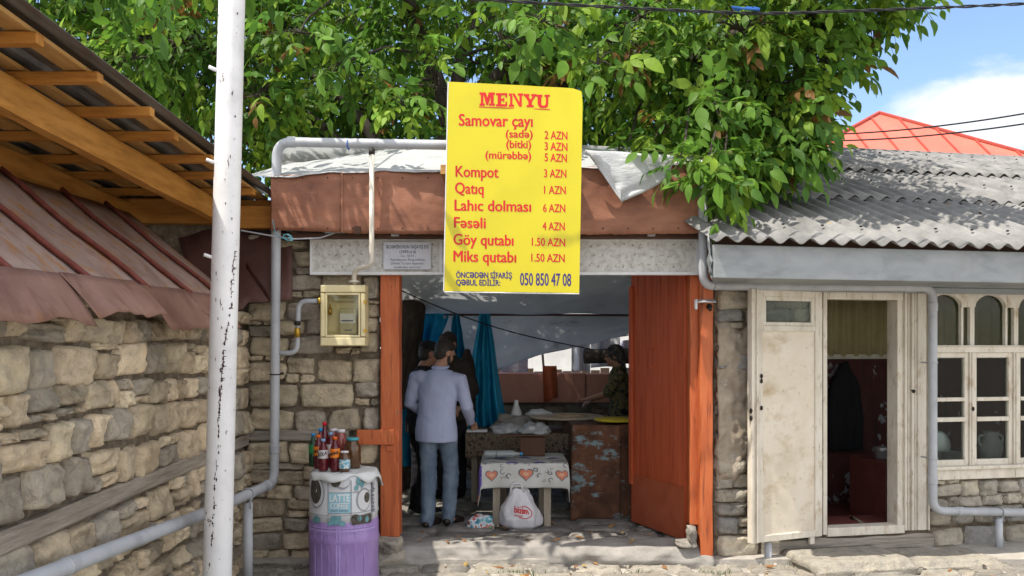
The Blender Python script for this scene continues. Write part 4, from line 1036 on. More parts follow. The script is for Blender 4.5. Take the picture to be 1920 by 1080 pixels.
for k in range(5):
    b0 = uB + PER * k
    mb = MB()
    for f0, f1 in ((0, .04), (.74, .79), (.94, 1.0)): ubox(mb, b0 + f0 * PER, zTr1 + .012, b0 + f1 * PER, zAr0 + .002, -.022, .02)
    mb.build('top_mullion', CREAM, t2, bevel=.003)
    mb = MB(); ubox(mb, b0 + .9 * PER, zSl1, b0 + 1.0 * PER, zTr0, -.03, .04); ubox(mb, b0 + .935 * PER, zSl1, b0 + .965 * PER, zTr0, .04, .05); mb.build('mullion', CREAM, t2, bevel=.004)
    zq = [hpix(1800, q)[1] for q in (752, 745, 790, 782)]
    mb = MB(); l_, r_ = b0 + .0 * PER, b0 + .9 * PER; st = .085 * PER
    ubox(mb, l_, zSl1, l_ + st, zTr0, -.025, .022); ubox(mb, r_ - st, zSl1, r_, zTr0, -.025, .022)
    ubox(mb, l_ + st, zSl1, r_ - st, zSl1 + .05, -.025, .022); ubox(mb, l_ + st, zTr0 - .045, r_ - st, zTr0, -.025, .022)
    ubox(mb, l_ + st, zq[0], r_ - st, zq[1], -.025, .03); ubox(mb, l_ + st, zq[2], r_ - st, zq[3], -.025, .03)
    c_ = mb.build('casement', CREAM, t2, bevel=.004)
    mb = MB(); ubox(mb, l_ + st, zSl1 + .05, r_ - st, zTr0 - .045, -.006, -.002); mb.build('panes', GLASS, c_)
mb = MB(); ubox(mb, uB, zTr1, uW1, zArT + .02, -.016, -.012); mb.build('top_panes', GLASS, t2)
mb = MB(); p = HP(uB + .95 * PER, hpix(1800, 766)[1], .052); mb.ball(p, .012, .012, .02, 8, 6); mb.build('keyhole', IRON, t2)

# things in the room
mb = MB()
def coat(u, v):
    z1_ = hpix(1570, 672)[1] - .06; z0_ = hpix(1570, 850)[1] - .2
    w_ = interp([(0, .20), (.3, .21), (.7, .19), (.88, .10), (.97, .05), (1, .015)], v); c_ = hpix(1577, 700, RB)[0]
    return HP(c_ + (u - .5) * 2 * w_ + .02 * noise.noise(Vector((u * 3, v * 4, 1))), z0_ + (z1_ - z0_) * v, RB + .07 + .05 * sin(u * pi) + .03 * sin(u * 14) * (1 - v))
mb.sheet(coat, 30, 24, .02); o = mb.build('coat', COAT, smooth=True, loc=HP(hpix(1577, 700, RB)[0], 1, RB)); tag(o, 'long black hooded coat hanging on the wall inside the house doorway', 'coat')
ca = hpix(1644, 870, -.75); cb = hpix(1700, 870, -.75)
mb = MB(); zc_ = hpix(1660, 868, -.75)[1]; ubox(mb, ca[0], zD0 - .12, cb[0] + .35, zc_, -1.2, -.62); ubox(mb, ca[0] - .01, zc_, cb[0] + .36, zc_ + .025, -1.21, -.61); ubox(mb, ca[0] + .03, zD0 - .05, cb[0] + .3, zc_ - .05, -.62, -.61)
o = mb.build('cabinet', ROOMFLOOR, bevel=.004, loc=HP(ca[0], zD0 - .12, -.9)); tag(o, 'low red-brown cabinet just inside the house doorway', 'cabinet')
p = HP(ca[0] + .13, zc_ + .026, -.85)
t3 = thing('cooking_pot', 'small aluminium pot with a lid on the red-brown cabinet', 'pot', tuple(p))
mb = MB(); mb.lathe([(.06, 0), (.075, .01), (.078, .09), (.083, .1)], p, 20); mb.build('pot', ALU, t3, smooth=True)
mb = MB(); mb.lathe([(.084, .1), (.06, .118), (.012, .124), (.014, .14), (.004, .142)], p, 20); mb.build('lid', ALU, t3, smooth=True)
# shelf behind the window with jug and pans
mb = MB(); zsh = zSl1 - .02; ubox(mb, uB + .02, zsh - .03, uW1 - .05, zsh, -.5, -.06); o = mb.build('window_shelf', OLDWOOD, loc=HP(uB + 1, zsh, -.2)); tag(o, 'plain board shelf behind the casement window panes', 'shelf')
uj = hpix(1857, 860, -.25)[0]; p = HP(uj, zsh, -.25)
t3 = thing('clay_jug', 'grey two-handled clay jug standing behind the second casement', 'jug', tuple(p))
mb = MB(); k = .9; mb.lathe([(.065 * k, 0), (.095 * k, .05), (.115 * k, .12), (.11 * k, .17), (.078 * k, .225), (.07 * k, .25), (.085 * k, .285), (.07 * k, .285), (.055 * k, .25)], p, 28); mb.build('body', CLAY, t3, smooth=True)
for s_ in (-1, 1):
    mb = MB(); mb.tube(fillet([p + E_ * s_ * .07 + Vector((0, 0, .25)), p + E_ * s_ * .125 + Vector((0, 0, .25)), p + E_ * s_ * .125 + Vector((0, 0, .18)), p + E_ * s_ * .09 + Vector((0, 0, .15))], .03), .012, 8); mb.build('handle', CLAY, t3, smooth=True)
p = HP(hpix(1787, 860, -.25)[0], zsh, -.25)
mb = MB(); mb.lathe([(.085, 0), (.095, .012), (.097, .10), (.105, .104), (.09, .104), (.085, .02)], p, 24); o = mb.build('saucepan', ALU, smooth=True, loc=p); tag(o, 'shiny saucepan behind the first casement beside the downpipe', 'pan')
p = HP(hpix(1757, 860, -.3)[0], zsh, -.3)
mb = MB(); mb.ball(p + Vector((0, 0, .15)), .15, .02, .15, 24, 12, Matrix.Rotation(.25, 3, 'Z')); o = mb.build('tray', ALU, smooth=True, loc=p); tag(o, 'round metal tray propped on edge behind the first casement', 'tray')

# doorstep blocks
R1 = random.Random(3)
for (a, b, yt, yb_, o0, lab) in ((1508, 1700, 1048, 1086, .62, 'long pale stone doorstep, left block under the house door'), (1702, 1858, 1046, 1082, .60, 'pale stone doorstep block, right one next to the pipe stand')):
    u0_, z1_ = hpix(a, yt, .45); u1_, _ = hpix(b, yt, .45)
    mb = MB(); cz = z1_ - .02
    def st_pt(i, j, kx):
        pass
    nu_, nv_ = 30, 22
    def sp(a_, b_):
        uu = u0_ + (u1_ - u0_) * a_
        prof = [(o0, -.04), (o0 + .01, cz * .5), (o0 - .015, cz - .03), (o0 - .05, cz + .012), (.3, cz + .01), (.06, cz + .005)]
        tt = b_ * 5; i = min(4, int(tt)); f = tt - i; of = prof[i][0] * (1 - f) + prof[i + 1][0] * f; zz = prof[i][1] * (1 - f) + prof[i + 1][1] * f
        k = noise.noise(Vector((uu * 3, zz * 7, a))) * .03 + noise.noise(Vector((uu * 11, of * 11, zz * 12))) * .012
        en = max(0, abs(a_ - .5) - .46) * 25
        return HP(uu, zz + k * .6 - en * .06 * (zz > .05), of + k - en * .03)
    mb.sheet(sp, nu_, nv_, .05); ubox(mb, u0_ + .02, -.02, u1_ - .02, cz - .05, .06, o0 - .06)
    o = mb.build('doorstep', STONE, smooth=True, loc=HP((u0_ + u1_) / 2, 0, .3)); tag(o, lab, 'step', 'stone doorsteps')
    for c_ in o.data.color_attributes['Col'].data: c_.color = (.29, .268, .228, 1)

# red hipped house far behind
t = thing('red_roof_house', 'house with a red hipped sheet roof rising behind the corrugated roof', 'house', (9, 18, 0))
pk = W(1648, 213, 17.0); hz_ = W(1895, 282, 17.0); le = W(1560, 262, 17.0)
A = W(1985, 306, 15.2); B = W(1480, 306, 15.2); C_ = Vector((B.x, 21, A.z)); D_ = Vector((A.x, 21, A.z)); 
pk2 = Vector((pk.x + .3, 19.3, pk.z))
mb = MB(); mb.add([A, B, C_, D_, pk, pk2], [(1, 0, 4), (0, 3, 5, 4), (3, 2, 5), (2, 1, 4, 5)]); mb.build('roof', REDROOF, t)
mb = MB()
for e_ in (A, B): mb.tube([e_ + Vector((0, 0, .02)), pk + Vector((0, 0, .02))], .035, 6)
for k in range(1, 9):
    f = k / 9; top = B.lerp(A, f)
    # seam from eave to the hip line
    fx = f; q = B.lerp(A, f); apex_f = (pk.x - B.x) / (A.x - B.x)
    r_ = (f / apex_f) if f < apex_f else (1 - f) / (1 - apex_f)
    e2 = Vector((q.x, q.y + (pk.y - A.y) * r_, A.z + (pk.z - A.z) * r_)); mb.tube([q + Vector((0, 0, .015)), e2 + Vector((0, 0, .015))], .02, 4)
mb.build('seam', REDSEAM, t)
mb = MB(); mb.box((B.x + .4, 15.6, 0), (A.x - .4, 20.6, A.z - .02)); mb.build('wall', BACKWHITE, t)

# litter and grit on the lane
mb = MB(); R2 = random.Random(8)
for k in range(220):
    if R2.random() < .6: x_, y_ = R2.uniform(-2.1, 5), 7.0 - abs(R2.gauss(0, .10)) + 0
    else: x_, y_ = R2.uniform(-2.1, 5), R2.uniform(5, 7)
    if x_ > 1.7: y_ = min(7.0 + .2 * (x_ - 1.7), y_ + .2 * (x_ - 1.7))
    r = R2.uniform(.008, .026); g = R2.uniform(.2, .4)
    rot = Matrix.Rotation(R2.uniform(0, 6), 3, 'Z'); mb.ball((x_, y_, .012 + r * .3), r, r * R2.uniform(.5, .9), r * R2.uniform(.4, .7), 6, 4, rot, (g, g * .92, g * .8))
o = mb.build('gravel', STONE); o['kind'] = 'stuff'
mb = MB()
for k in range(150):
    x_, y_ = R2.uniform(-1.2, 4.5), R2.uniform(6.2, 7.9); z_ = .03 if y_ < 7.05 else FL + .012
    if x_ > 1.5 and y_ > 6.9: continue
    if k < 14:
        q_ = roof_pt(R2.uniform(.1, 5), abs(R2.gauss(0, 1.2)), .05); x_, y_, z_ = q_.x, q_.y, q_.z
    a = R2.uniform(0, 6); L_ = R2.uniform(.02, .06); w_ = L_ * .4; c = Vector((x_, y_, z_ + .004)); d_ = Vector((cos(a), sin(a), R2.uniform(-.1, .3))); e_ = Vector((-sin(a), cos(a), R2.uniform(-.3, .3)))
    col = R2.choice([(.20, .09, .03), (.28, .15, .05), (.13, .07, .03), (.30, .20, .06)])
    mb.add([c - d_ * L_, c + e_ * w_, c + d_ * L_, c - e_ * w_, c + Vector((0, 0, .008))], [(0, 4, 1), (1, 4, 2), (2, 4, 3), (3, 4, 0)], col)
o = mb.build('fallen_leaves', M('dry_leaf', [(.9, .9, .9), (1.1, 1.1, 1.1)], attr=True, rough=.8)); o['kind'] = 'stuff'
mb = MB()
for (cx_, cy_, n_) in ((-.98, 6.93, 10), (1.62, 6.72, 26), (.05, 6.72, 22), (-2.0, 6.85, 20), (.95, 6.74, 12), (2.2, 6.95, 16)):
    for k in range(n_ * 3):
        b = Vector((cx_ + R2.gauss(0, .09), cy_ + R2.gauss(0, .04), 0.0)); h_ = R2.uniform(.02, .07); l_ = Vector((R2.gauss(0, .02), R2.gauss(0, .02), h_)); s_ = Vector((R2.uniform(-.004, .004), R2.uniform(-.004, .004), 0)) + Vector((.002, 0, 0))
        g = R2.uniform(.7, 1.2); mb.add([b - s_, b + s_, b + l_], [(0, 1, 2)], (.09 * g, .14 * g, .03 * g))
o = mb.build('weeds', LEAF); o['kind'] = 'stuff'
# ================================================================== POLE, PIPES, METER
t = thing('utility_pole', 'leaning white painted steel pole with chipped paint and step pegs', 'pole', tuple(W(405, 1245, 5.0)))
pb, pt_ = W(403.5, 1226, 5.0), W(441, -240, 5.0)
mb = MB(); n = 24; mb.tube([pb.lerp(pt_, i / n) for i in range(n + 1)], [.083 - .010 * i / n for i in range(n + 1)], 28, cap=True); mb.build('shaft', POLEW, t, smooth=True)
def pole_at(py): return pb.lerp(pt_, (1226 - py) / (1226 + 240))
for py in (131, 303, 479, -40):
    mb = MB(); c = pole_at(py + 12); dirn = Vector((-.8, -.45, .28)).normalized()
    mb.tube([c + dirn * .07, c + dirn * .125], .011, 10); mb.build('step_peg', POLEW, t, smooth=True)

# the long split in the pole's paint
mb = MB(); RC = random.Random(6)
def on_pole(px, py):
    c_ = pole_at(py); r = .0795 + .004 * (py / 1226); x_ = W(px, py, 5.0).x; s_ = max(-.95, min(.95, (x_ - c_.x) / r)); return Vector((c_.x + s_ * r * 1.012, c_.y - r * 1.012 * sqrt(1 - s_ * s_), c_.z))
CRK = [(444, 470), (441, 530), (439, 575), (433, 620), (427, 650), (427, 680), (422, 730), (418, 784), (419, 830), (415, 865), (412, 900), (411, 940), (408, 985), (406, 1016)]
py = 472
while py < 1016:
    h_ = RC.uniform(3, 11); x_ = interp([(b_, a_) for a_, b_ in CRK], py) + RC.uniform(-1.4, 1.4); w_ = RC.uniform(.5, 2.4) * (1.0 if py > 560 else .4)
    if RC.random() < .82:
        mb.add([on_pole(x_ - w_, py + h_ * .5), on_pole(x_, py + h_), on_pole(x_ + w_ * .8, py + h_ * .6), on_pole(x_ + .3, py - 1)], [(0, 1, 2, 3)])
        if RC.random() < .3: mb.add([on_pole(x_, py), on_pole(x_ + w_ + 3, py + .6), on_pole(x_ + w_ + 3, py + 1.3), on_pole(x_, py + 2)], [(0, 1, 2, 3)])
    py += h_ * RC.uniform(.6, 1.1)
for k in range(30):
    py = RC.uniform(20, 1075); x_ = interp([(0, 436), (1080, 405)], py) + RC.uniform(-21, 21); a_ = RC.uniform(.4, 1.6); h_ = RC.uniform(1, 5)
    mb.add([on_pole(x_ - a_, py), on_pole(x_, py + h_), on_pole(x_ + a_, py), on_pole(x_, py - h_)], [(0, 1, 2, 3)])
o = mb.build('paint_chips', M('bare_dark_metal', (.05, .022, .02), rough=.8), t); o['kind'] = 'stuff'
def clampring(mb, c, r, axis):
    axis = axis.normalized(); u = axis.orthogonal().normalized(); w = axis.cross(u)
    mb.tube([c + (u * cos(a) + w * sin(a)) * r for a in [2 * pi * i / 16 for i in range(17)]], .005, 6, cap=False)
# left gas main
GR = .038
p0 = Vector((-1.93, 1.2, .99)); p1 = W(385, 962, 5.43); p1.x = -1.95; p2 = W(514, 905, 6.86); p3 = W(519, 266, 6.80); p4 = W(836, 272, 6.66); p4b = W(1000, 276, 6.72)
t = thing('gas_main_pipe', 'thick grey gas pipe climbing beside the meter and turning above the fascia', 'pipe', tuple(p2))
mb = MB(); mb.tube(fillet([p0, p1, p2 + Vector((0, 0, 0)), p3, p4, p4b], .13, 8), GR, 18); mb.build('pipe', PIPE, t, smooth=True)
mb = MB(); top = p1.lerp(p2, .56); mb.tube([Vector((top.x, top.y, .0)), top - Vector((0, 0, .06))], .035, 16); mb.build('support_post', PIPE, t, smooth=True)
mb = MB(); clampring(mb, top, .045, p2 - p1); mb.tube([top + Vector((.03, -.03, 0)), top + Vector((.03, -.035, -.10))], .005, 6); mb.build('clamp', GREYPL, t, smooth=True)
def coupling(par, c_, ax, r, m_=PIPE):
    mb = MB(); ax = ax.normalized(); c_ = Vector(c_); mb.tube([c_ - ax * .035, c_ - ax * .03, c_ + ax * .03, c_ + ax * .035], [r * 1.01, r * 1.13, r * 1.13, r * 1.01], 18); mb.build('coupling', m_, par, smooth=False)
coupling(t, p2.lerp(p3, .10), p3 - p2, GR); coupling(t, p3.lerp(p4, .09), p4 - p3, GR); coupling(t, p1.lerp(p2, .88), p2 - p1, GR); coupling(t, p0.lerp(p1, .6), p1 - p0, GR)
for f_ in (.32, .75):
    mb = MB(); q = p2.lerp(p3, f_); clampring(mb, q, GR * 1.06, p3 - p2); mb.box((q.x - .012, q.y + GR, q.z - .008), (q.x + .012, 7.07, q.z + .008)); mb.build('wall_clamp', IRON, t)
mb = MB(); q = W(653, 271, 6.74); clampring(mb, q, .041, Vector((1, 0, 0))); mb.build('cable_tie', CABLEB, t)
q0 = W(516, 662, 6.84)
mb = MB(); mb.tube(fillet([q0, W(557, 662, 6.84), W(560, 565, 6.84), W(600, 564, 6.84)], .07, 8), .020, 14); mb.build('branch_pipe', PIPE, t, smooth=True)
mb = MB(); mb.tube([W(557.5, 632, 6.82), W(557.5, 615, 6.82)], .023, 10); mb.build('valve', BRASS, t, smooth=True)
mb = MB(); mb.tube([W(557.5, 610, 6.82), W(557.5, 602, 6.82)], .026, 12); mb.build('union', IRON, t, smooth=True)

t = thing('meter_feed_pipe', 'thin cream gas pipe dropping from the main to the meter box', 'pipe', tuple(W(664, 530, 6.83)))
mb = MB(); mb.tube(fillet([W(697, 281, 6.69), W(697, 497, 6.72), W(664, 506, 6.82), W(664, 533, 6.86)], .06, 8), .0195, 14); mb.build('pipe', PIPECREAM, t, smooth=True)
mb = MB(); mb.lathe([(.012, 0), (.045, .003), (.045, .012), (.018, .022), (.018, .05)], W(664, 530, 6.86), 18); mb.build('flange', PIPECREAM, t, smooth=True)
mb = MB(); mb.tube([W(697, 290, 6.69), W(697, 279, 6.69)], .025, 12); mb.build('tee', IRON, t, smooth=True)

t = thing('gas_meter_box', 'pale yellow plastic gas meter box with a clear door on the stone wall', 'meter box', tuple(W(642, 650, 7.0)))
def slab(mb, px0, py0, px1, py1, d0, d1, taper=.0):
    a = W(px0, py1, d0); b = W(px1, py0, d0); k = taper
    mb.hexa([(a.x + k, d0, a.z + k), (b.x - k, d0, a.z + k), (b.x, d1, a.z), (a.x, d1, a.z), (a.x + k, d0, b.z - k), (b.x - k, d0, b.z - k), (b.x, d1, b.z), (a.x, d1, b.z)])
mb = MB(); slab(mb, 600, 534, 685, 649, 6.90, 7.12); 
for r in ((600, 534, 685, 549), (600, 632, 685, 649), (600, 549, 609.5, 632), (675.5, 549, 685, 632)): slab(mb, *r, 6.80, 6.90, .004)
mb.build('housing', METERBOX, t, bevel=.006)
mb = MB(); 
for r in ((609.5, 549, 675.5, 553), (609.5, 628, 675.5, 632), (609.5, 553, 613, 628), (672, 553, 675.5, 628)): mb.pbox(*r, 6.805, 6.83)
fr_ = mb.build('door_frame', METERBOX, t, bevel=.003)
mb = MB(); mb.pbox(613, 553, 672, 628, 6.815, 6.819); mb.build('clear_panel', COVERGLASS, fr_)
mb = MB(); mb.pbox(636, 578, 669, 627, 6.845, 6.899); mb.pbox(624, 558, 665, 566, 6.87, 6.899); mb.build('meter', METERIN, t, bevel=.008)
mb = MB(); mb.pbox(637.5, 588, 667, 606, 6.838, 6.845); mb.build('dial_plate', WHITEPL, t)
mb = MB(); mb.pbox(640, 600, 662, 602.5, 6.835, 6.8375); mb.pbox(646, 618, 660, 620, 6.842, 6.8445); mb.build('reading', GREYINK, t)
mb = MB(); mb.tube([W(619, 590, 6.86), W(619, 578, 6.86)], .016, 10); mb.tube([W(619, 578, 6.86), W(619, 571, 6.86)], .007, 8); mb.build('tap', BRASS, t, smooth=True)
mb = MB(); mb.tube([W(597, 564, 6.84), W(603, 564, 6.84)], .03, 14); mb.build('inlet_nut', BRASS, t, smooth=True)
mb = MB()
for py in (563, 617): mb.pbox(682, py, 687, py + 6, 6.79, 6.81)
mb.build('hinge', BRASS, t)

# right gas pipe
t = thing('house_gas_pipe', 'grey gas pipe running under the eave then down beside the window', 'pipe', tuple(HP(hpix(1748, 960, .2)[0], 0, .2)))
a1 = W(1318, 300, 6.74); a2 = W(1318, 535, 6.78)
o_ = .19
def hp(px, py, off=o_): return HP(*hpix(px, py, off), off)
mb = MB(); pts = fillet([a1, a2, hp(1352, 536), hp(1749, 539), hp(1749, 958), hp(1990, 962)], .11, 8)
mb.tube(pts, .036, 18); mb.build('pipe', PIPE, t, smooth=True)
coupling(t, hp(1749, 575), Vector((0, 0, 1)), .036); coupling(t, hp(1749, 900), Vector((0, 0, 1)), .036); coupling(t, hp(1700, 538), E_, .036); coupling(t, hp(1800, 959), E_, .036)
for py_ in (680, 860):
    mb = MB(); q = hp(1749, py_); clampring(mb, q, .039, Vector((0, 0, 1))); mb.tube([q - N_ * .036, q - N_ * .17], .008, 6); mb.build('wall_clamp', PIPE, t)
for px in (1873, 1440):
    mb = MB(); 
    if px == 1873: mb.tube([HP(hpix(px, 1000, o_)[0], 0, o_), hp(px, 972)], .031, 14)
    else: mb.tube([hp(px, 1110, .12), hp(px, 1012, .12)], .031, 14)
    mb.build('support_post', PIPE, t, smooth=True)
mb = MB(); clampring(mb, hp(1876, 960), .044, E_); mb.tube([hp(1876, 966) - N_ * -.02, hp(1874, 980) - N_ * -.03], .005, 6); mb.build('clamp', GREYPL, t, smooth=True)

t = thing('bracket_lamp', 'small grey hooded bracket with a dark eye on the right gate post', 'lamp', tuple(W(1325, 575, 6.9)))
mb = MB(); mb.quad(W(1306, 566, 6.80), W(1343, 566, 6.80), W(1341, 561, 6.93), W(1309, 561, 6.93), .006); mb.pbox(1305, 561, 1308, 580, 6.80, 6.86); mb.build('hood', GREYPL, t, bevel=.002)
mb = MB(); mb.ball(W(1330, 575, 6.88), .026, .03, .026, 14, 8); mb.tube([W(1330, 575, 6.86), W(1332, 581, 6.83)], .014, 10); mb.build('eye', IRON, t, smooth=True)

# ================================================================== MENU BOARD
t = thing('menu_board', 'large yellow menu board with red prices hung in front of the fascia', 'sign', tuple(W(960, 549, 6.5)))
DM = 6.46
def rip(x, y_): return .005 * noise.noise(Vector((x * .022, y_ * .006, 1))) + .004 * noise.noise(Vector((x * .008 + y_ * .01, y_ * .004, 6)))
c_bl, c_br, c_tr, c_tl = (833, 545.5), (1086, 549.5), (1093, 166), (841.5, 153)
mb = MB()
def sg(u, v):
    x = (c_bl[0] * (1 - u) + c_br[0] * u) * (1 - v) + (c_tl[0] * (1 - u) + c_tr[0] * u) * v
    y_ = (c_bl[1] * (1 - u) + c_br[1] * u) * (1 - v) + (c_tl[1] * (1 - u) + c_tr[1] * u) * v
    cut = max(0, u + v - 1.93) * 60
    p = W(x - cut * .6, y_ + cut, DM); p.y += .012 * max(0, u + v - 1.88) * 8 + rip(x, y_); return p
mb.sheet(sg, 40, 50, .012); mb.build('banner', YELLOW, t, smooth=False)
mb = MB()
def fr(px0, py0, px1, py1): mb.pbox(px0, py0, px1, py1, DM + .016, DM + .05)
fr(838, 172, 848, 540); fr(1075, 182, 1085, 545); fr(848, 300, 1075, 312); fr(848, 430, 1075, 442); fr(848, 180, 1075, 190); mb.build('backing_frame', TABLEWOOD, t)
mb = MB(); mb.pbox(826, 309, 846, 326, DM + .05, 6.76); mb.pbox(1060, 309, 1080, 322, DM + .05, 6.76); mb.pbox(850, 445, 864, 458, DM + .05, 6.95); mb.pbox(1060, 445, 1074, 458, DM + .05, 6.95); mb.build('bracket', BOARD, t)
mb = MB()
for a, b in (((833, 545.5), (841.5, 153)),): 
    p, q = W(a[0] - 1, a[1], DM + .004), W(b[0] - 1, b[1], DM + .004); mb.tube([p, q], .005, 6)
p, q = W(833, 547.5, DM + .004), W(1086, 551, DM + .004); mb.tube([p, q], .005, 6)
mb.build('white_edge', PLASTICEDGE, t)
def mt(x, y_):
    p = W(x, y_, DM); p.y += rip(x, y_) - .0011; return p
def skew(x, y_):     # lines rise a little to the left, like the banner itself
    return mt(x, y_)
def line(mb, s, x0, x1, y0, y1, cap, bold=.02):
    put_text(mb, s, x0, x1, 0, -cap, lambda x, q: mt(x, y0 + (y1 - y0) * (x - x0) / (x1 - x0) + q), bold)
# heading in heavy slab letters
mb = MB()
def glyph(strokes, x0, wd, y0, hg):
    for poly in strokes:
        mb.prism([(x0 + a * wd, y0 - b * hg) for a, b in poly], lambda u, v, h: W(u, v, DM - h) + Vector((0, rip(u, v), 0)), .0006, .0014)
def rc(a, b, c, d): return [(a, b), (c, b), (c, d), (a, d)]
SL = .17
Mg = [rc(0, 0, .34, SL), rc(.09, SL, .25, 1 - SL), rc(0, 1 - SL, .30, 1), [(.22, 1), (.40, 1), (.60, .30), (.5, .05), (.44, .05)], [(.60, 1), (.80, 1), (.56, .05), (.5, .05), (.46, .4)], rc(.72, 1 - SL, 1, 1), rc(.72, SL, .92, 1 - SL), rc(.62, 0, 1, SL)]
Eg = [rc(0, 0, .95, SL), rc(.14, SL, .44, 1 - SL), rc(0, 1 - SL, .95, 1), rc(.80, SL, .95, .36), rc(.80, .66, .95, 1 - SL), rc(.44, .42, .66, .58), rc(.60, .34, .70, .66)]
Ng = [rc(0, 0, .36, SL), rc(.09, SL, .25, 1 - SL), rc(0, 1 - SL, .22, 1), [(.22, 1), (.40, 1), (.90, .0), (.72, .0)], rc(.62, 1 - SL, 1, 1), rc(.74, .0, .90, 1 - SL)]
Yg = [rc(0, 1 - SL, .44, 1), rc(.58, 1 - SL, 1, 1), [(.08, 1 - SL), (.36, 1 - SL), (.64, .42), (.36, .42)], [(.70, 1 - SL), (.92, 1 - SL), (.64, .42), (.44, .42)], rc(.36, SL, .64, .42), rc(.22, 0, .78, SL)]
Ug = [rc(0, 1 - SL, .44, 1), rc(.60, 1 - SL, 1, 1), rc(.08, .30, .36, 1 - SL), rc(.70, .30, .88, 1 - SL), [(.08, .30), (.36, .30), (.40, .19), (.32, .0), (.16, .10)], [(.40, .19), (.58, .17), (.70, .0), (.32, .0)], [(.58, .17), (.70, .30), (.88, .30), (.84, .10), (.70, .0)]]
for g, x0, w_, y0 in ((Mg, 899, 29, 198.2), (Eg, 930, 22, 199.4), (Ng, 954, 27, 200.2), (Yg, 982, 24, 201.2), (Ug, 1006, 25, 202.2)): glyph(g, x0, w_, y0, 25)
mb.prism([(898, 199.6), (1031, 204.2), (1031, 205.8), (898, 201.2)], lambda u, v, h: W(u, v, DM - h) + Vector((0, rip(u, v), 0)), .0006, .0014)
mb.build('heading', REDINK, t)
for a in ((('Samovar çayı', 860, 999, 235.5, 238, 21.5)), ('(sadə)', 948, 999, 257.5, 258.5, 14), ('(bitki)', 949, 996, 277, 278, 14), ('(mürəbbə)', 910, 996, 297, 299, 14),
          ('Kompot', 854, 935, 331, 333, 20), ('Qatıq', 853, 907, 362, 364, 20), ('Lahıc dolması', 852, 996, 394.5, 397, 20), ('Fəsəli', 851, 911, 426.5, 428, 19.5), ('Göy qutabı', 850, 963, 458.5, 460.5, 20), ('Miks qutabı', 850, 968, 490, 492, 20)):
    mb = MB(); line(mb, *a, .026); mb.build('menu_line', REDINK, t)
for a in (('2 AZN', 1021, 1064, 260, 262, 14.5), ('3 AZN', 1021, 1064, 281, 283, 14.5), ('5 AZN', 1021, 1063, 302, 304, 14.5), ('3 AZN', 1020, 1062, 332, 333, 14.5), ('1 AZN', 1020, 1061, 363, 364, 14.5),
          ('6 AZN', 1018, 1060, 397, 398, 14.5), ('4 AZN', 1017, 1059, 431, 432, 14.5), ('1.50 AZN', 997, 1060, 460.5, 462, 14.5), ('1.50 AZN', 996, 1059, 490, 491.5, 14.5)):
    mb = MB(); line(mb, *a, .022); mb.build('price', REDINK, t)
for a in (('ÖNCƏDƏN SİFARİŞ', 855, 960, 520.5, 522, 10.5, .03), ('QƏBUL EDİLİR:', 855, 938, 534.5, 535.5, 10.5, .03), ('050 850 47 08', 975, 1071, 534.5, 536, 22.5, .02)):
    mb = MB(); line(mb, *a); mb.build('order_line', BLUEINK, t)

# ================================================================== DRUM WITH BOTTLES
DC = W(645, 885, 6.62); BR = .262; DZ = .835
t = thing('covered_drum', 'steel drum wrapped in coffee-print oilcloth above and lilac plastic below', 'drum', (DC.x, DC.y, 0))
def pcyl(px): # angle on the drum's front for a pixel column
    s_ = max(-1, min(1, (px - 645) / 63.5)); return math.asin(s_)
def cyl(r):
    return lambda x, z: (DC.x + r * sin(x / BR), DC.y - r * cos(x / BR), z)
zp = W(0, 985, 6.4).z + .02; 
def zr(py): return W(0, py, 6.40).z + .01
def wobl(a, z): return .006 * sin(a * 11 + z * 9) + .008 * noise.noise(Vector((cos(a) * 3, sin(a) * 3, z * 6)))
base = (DC.x, DC.y, 0)
mb = MB(); mb.lathe([(BR * .985, zp - .05), (BR * .99, .52), (BR * 1.015, .535), (BR * 1.0, .55), (BR * .985, DZ - .01), (BR * .94, DZ)], base, 48, wob=lambda a, z: .4 * wobl(a, z)); mb.build('oilcloth_wrap', OILCLOTH, t, smooth=True)
mb = MB(); mb.lathe([(BR * 1.0, -.02), (BR * 1.02, .03), (BR * 1.0, .18), (BR * 1.03, zp - .16), (BR * 1.045, zp - .145), (BR * 1.02, zp - .12), (BR * 1.0, zp), (BR * .98, zp + .004)], base, 64, wob=wobl); mb.build('lilac_cover', PURPLE, t, smooth=True)
def cx(px): return pcyl(px) * BR
def ring_poly(c, rx, rz, n=22, a0=0, a1=2 * pi): return [(c[0] + rx * cos(a0 + (a1 - a0) * i / n), c[1] + rz * sin(a0 + (a1 - a0) * i / n)) for i in range(n)]
def patch(poly, r, m_, nm, h=.002):
    mb = MB(); mb.prism(poly, lambda u, v, q: cyl(r + q)(u, v), 0, h); return mb.build(nm, m_, t)
def grid_patch(mb, px0, px1, py0, py1, r, n=8):
    x0, x1 = cx(px0), cx(px1); z0, z1 = zr(py1), zr(py0)
    mb.sheet(lambda u, v: cyl(r)(x0 + (x1 - x0) * u, z0 + (z1 - z0) * v), n, 3, .002)
RO = BR * 1.014
mb = MB()
for px in (628, 669, 701): grid_patch(mb, px, px + 1.3, 902, 984, RO, 1)
for py in (924, 963): grid_patch(mb, 628, 706, py, py + 1.2, RO, 14)
grid_patch(mb, 591, 706, 967, 968.4, RO, 20)
mb.build('grid_lines', GREYP, t)
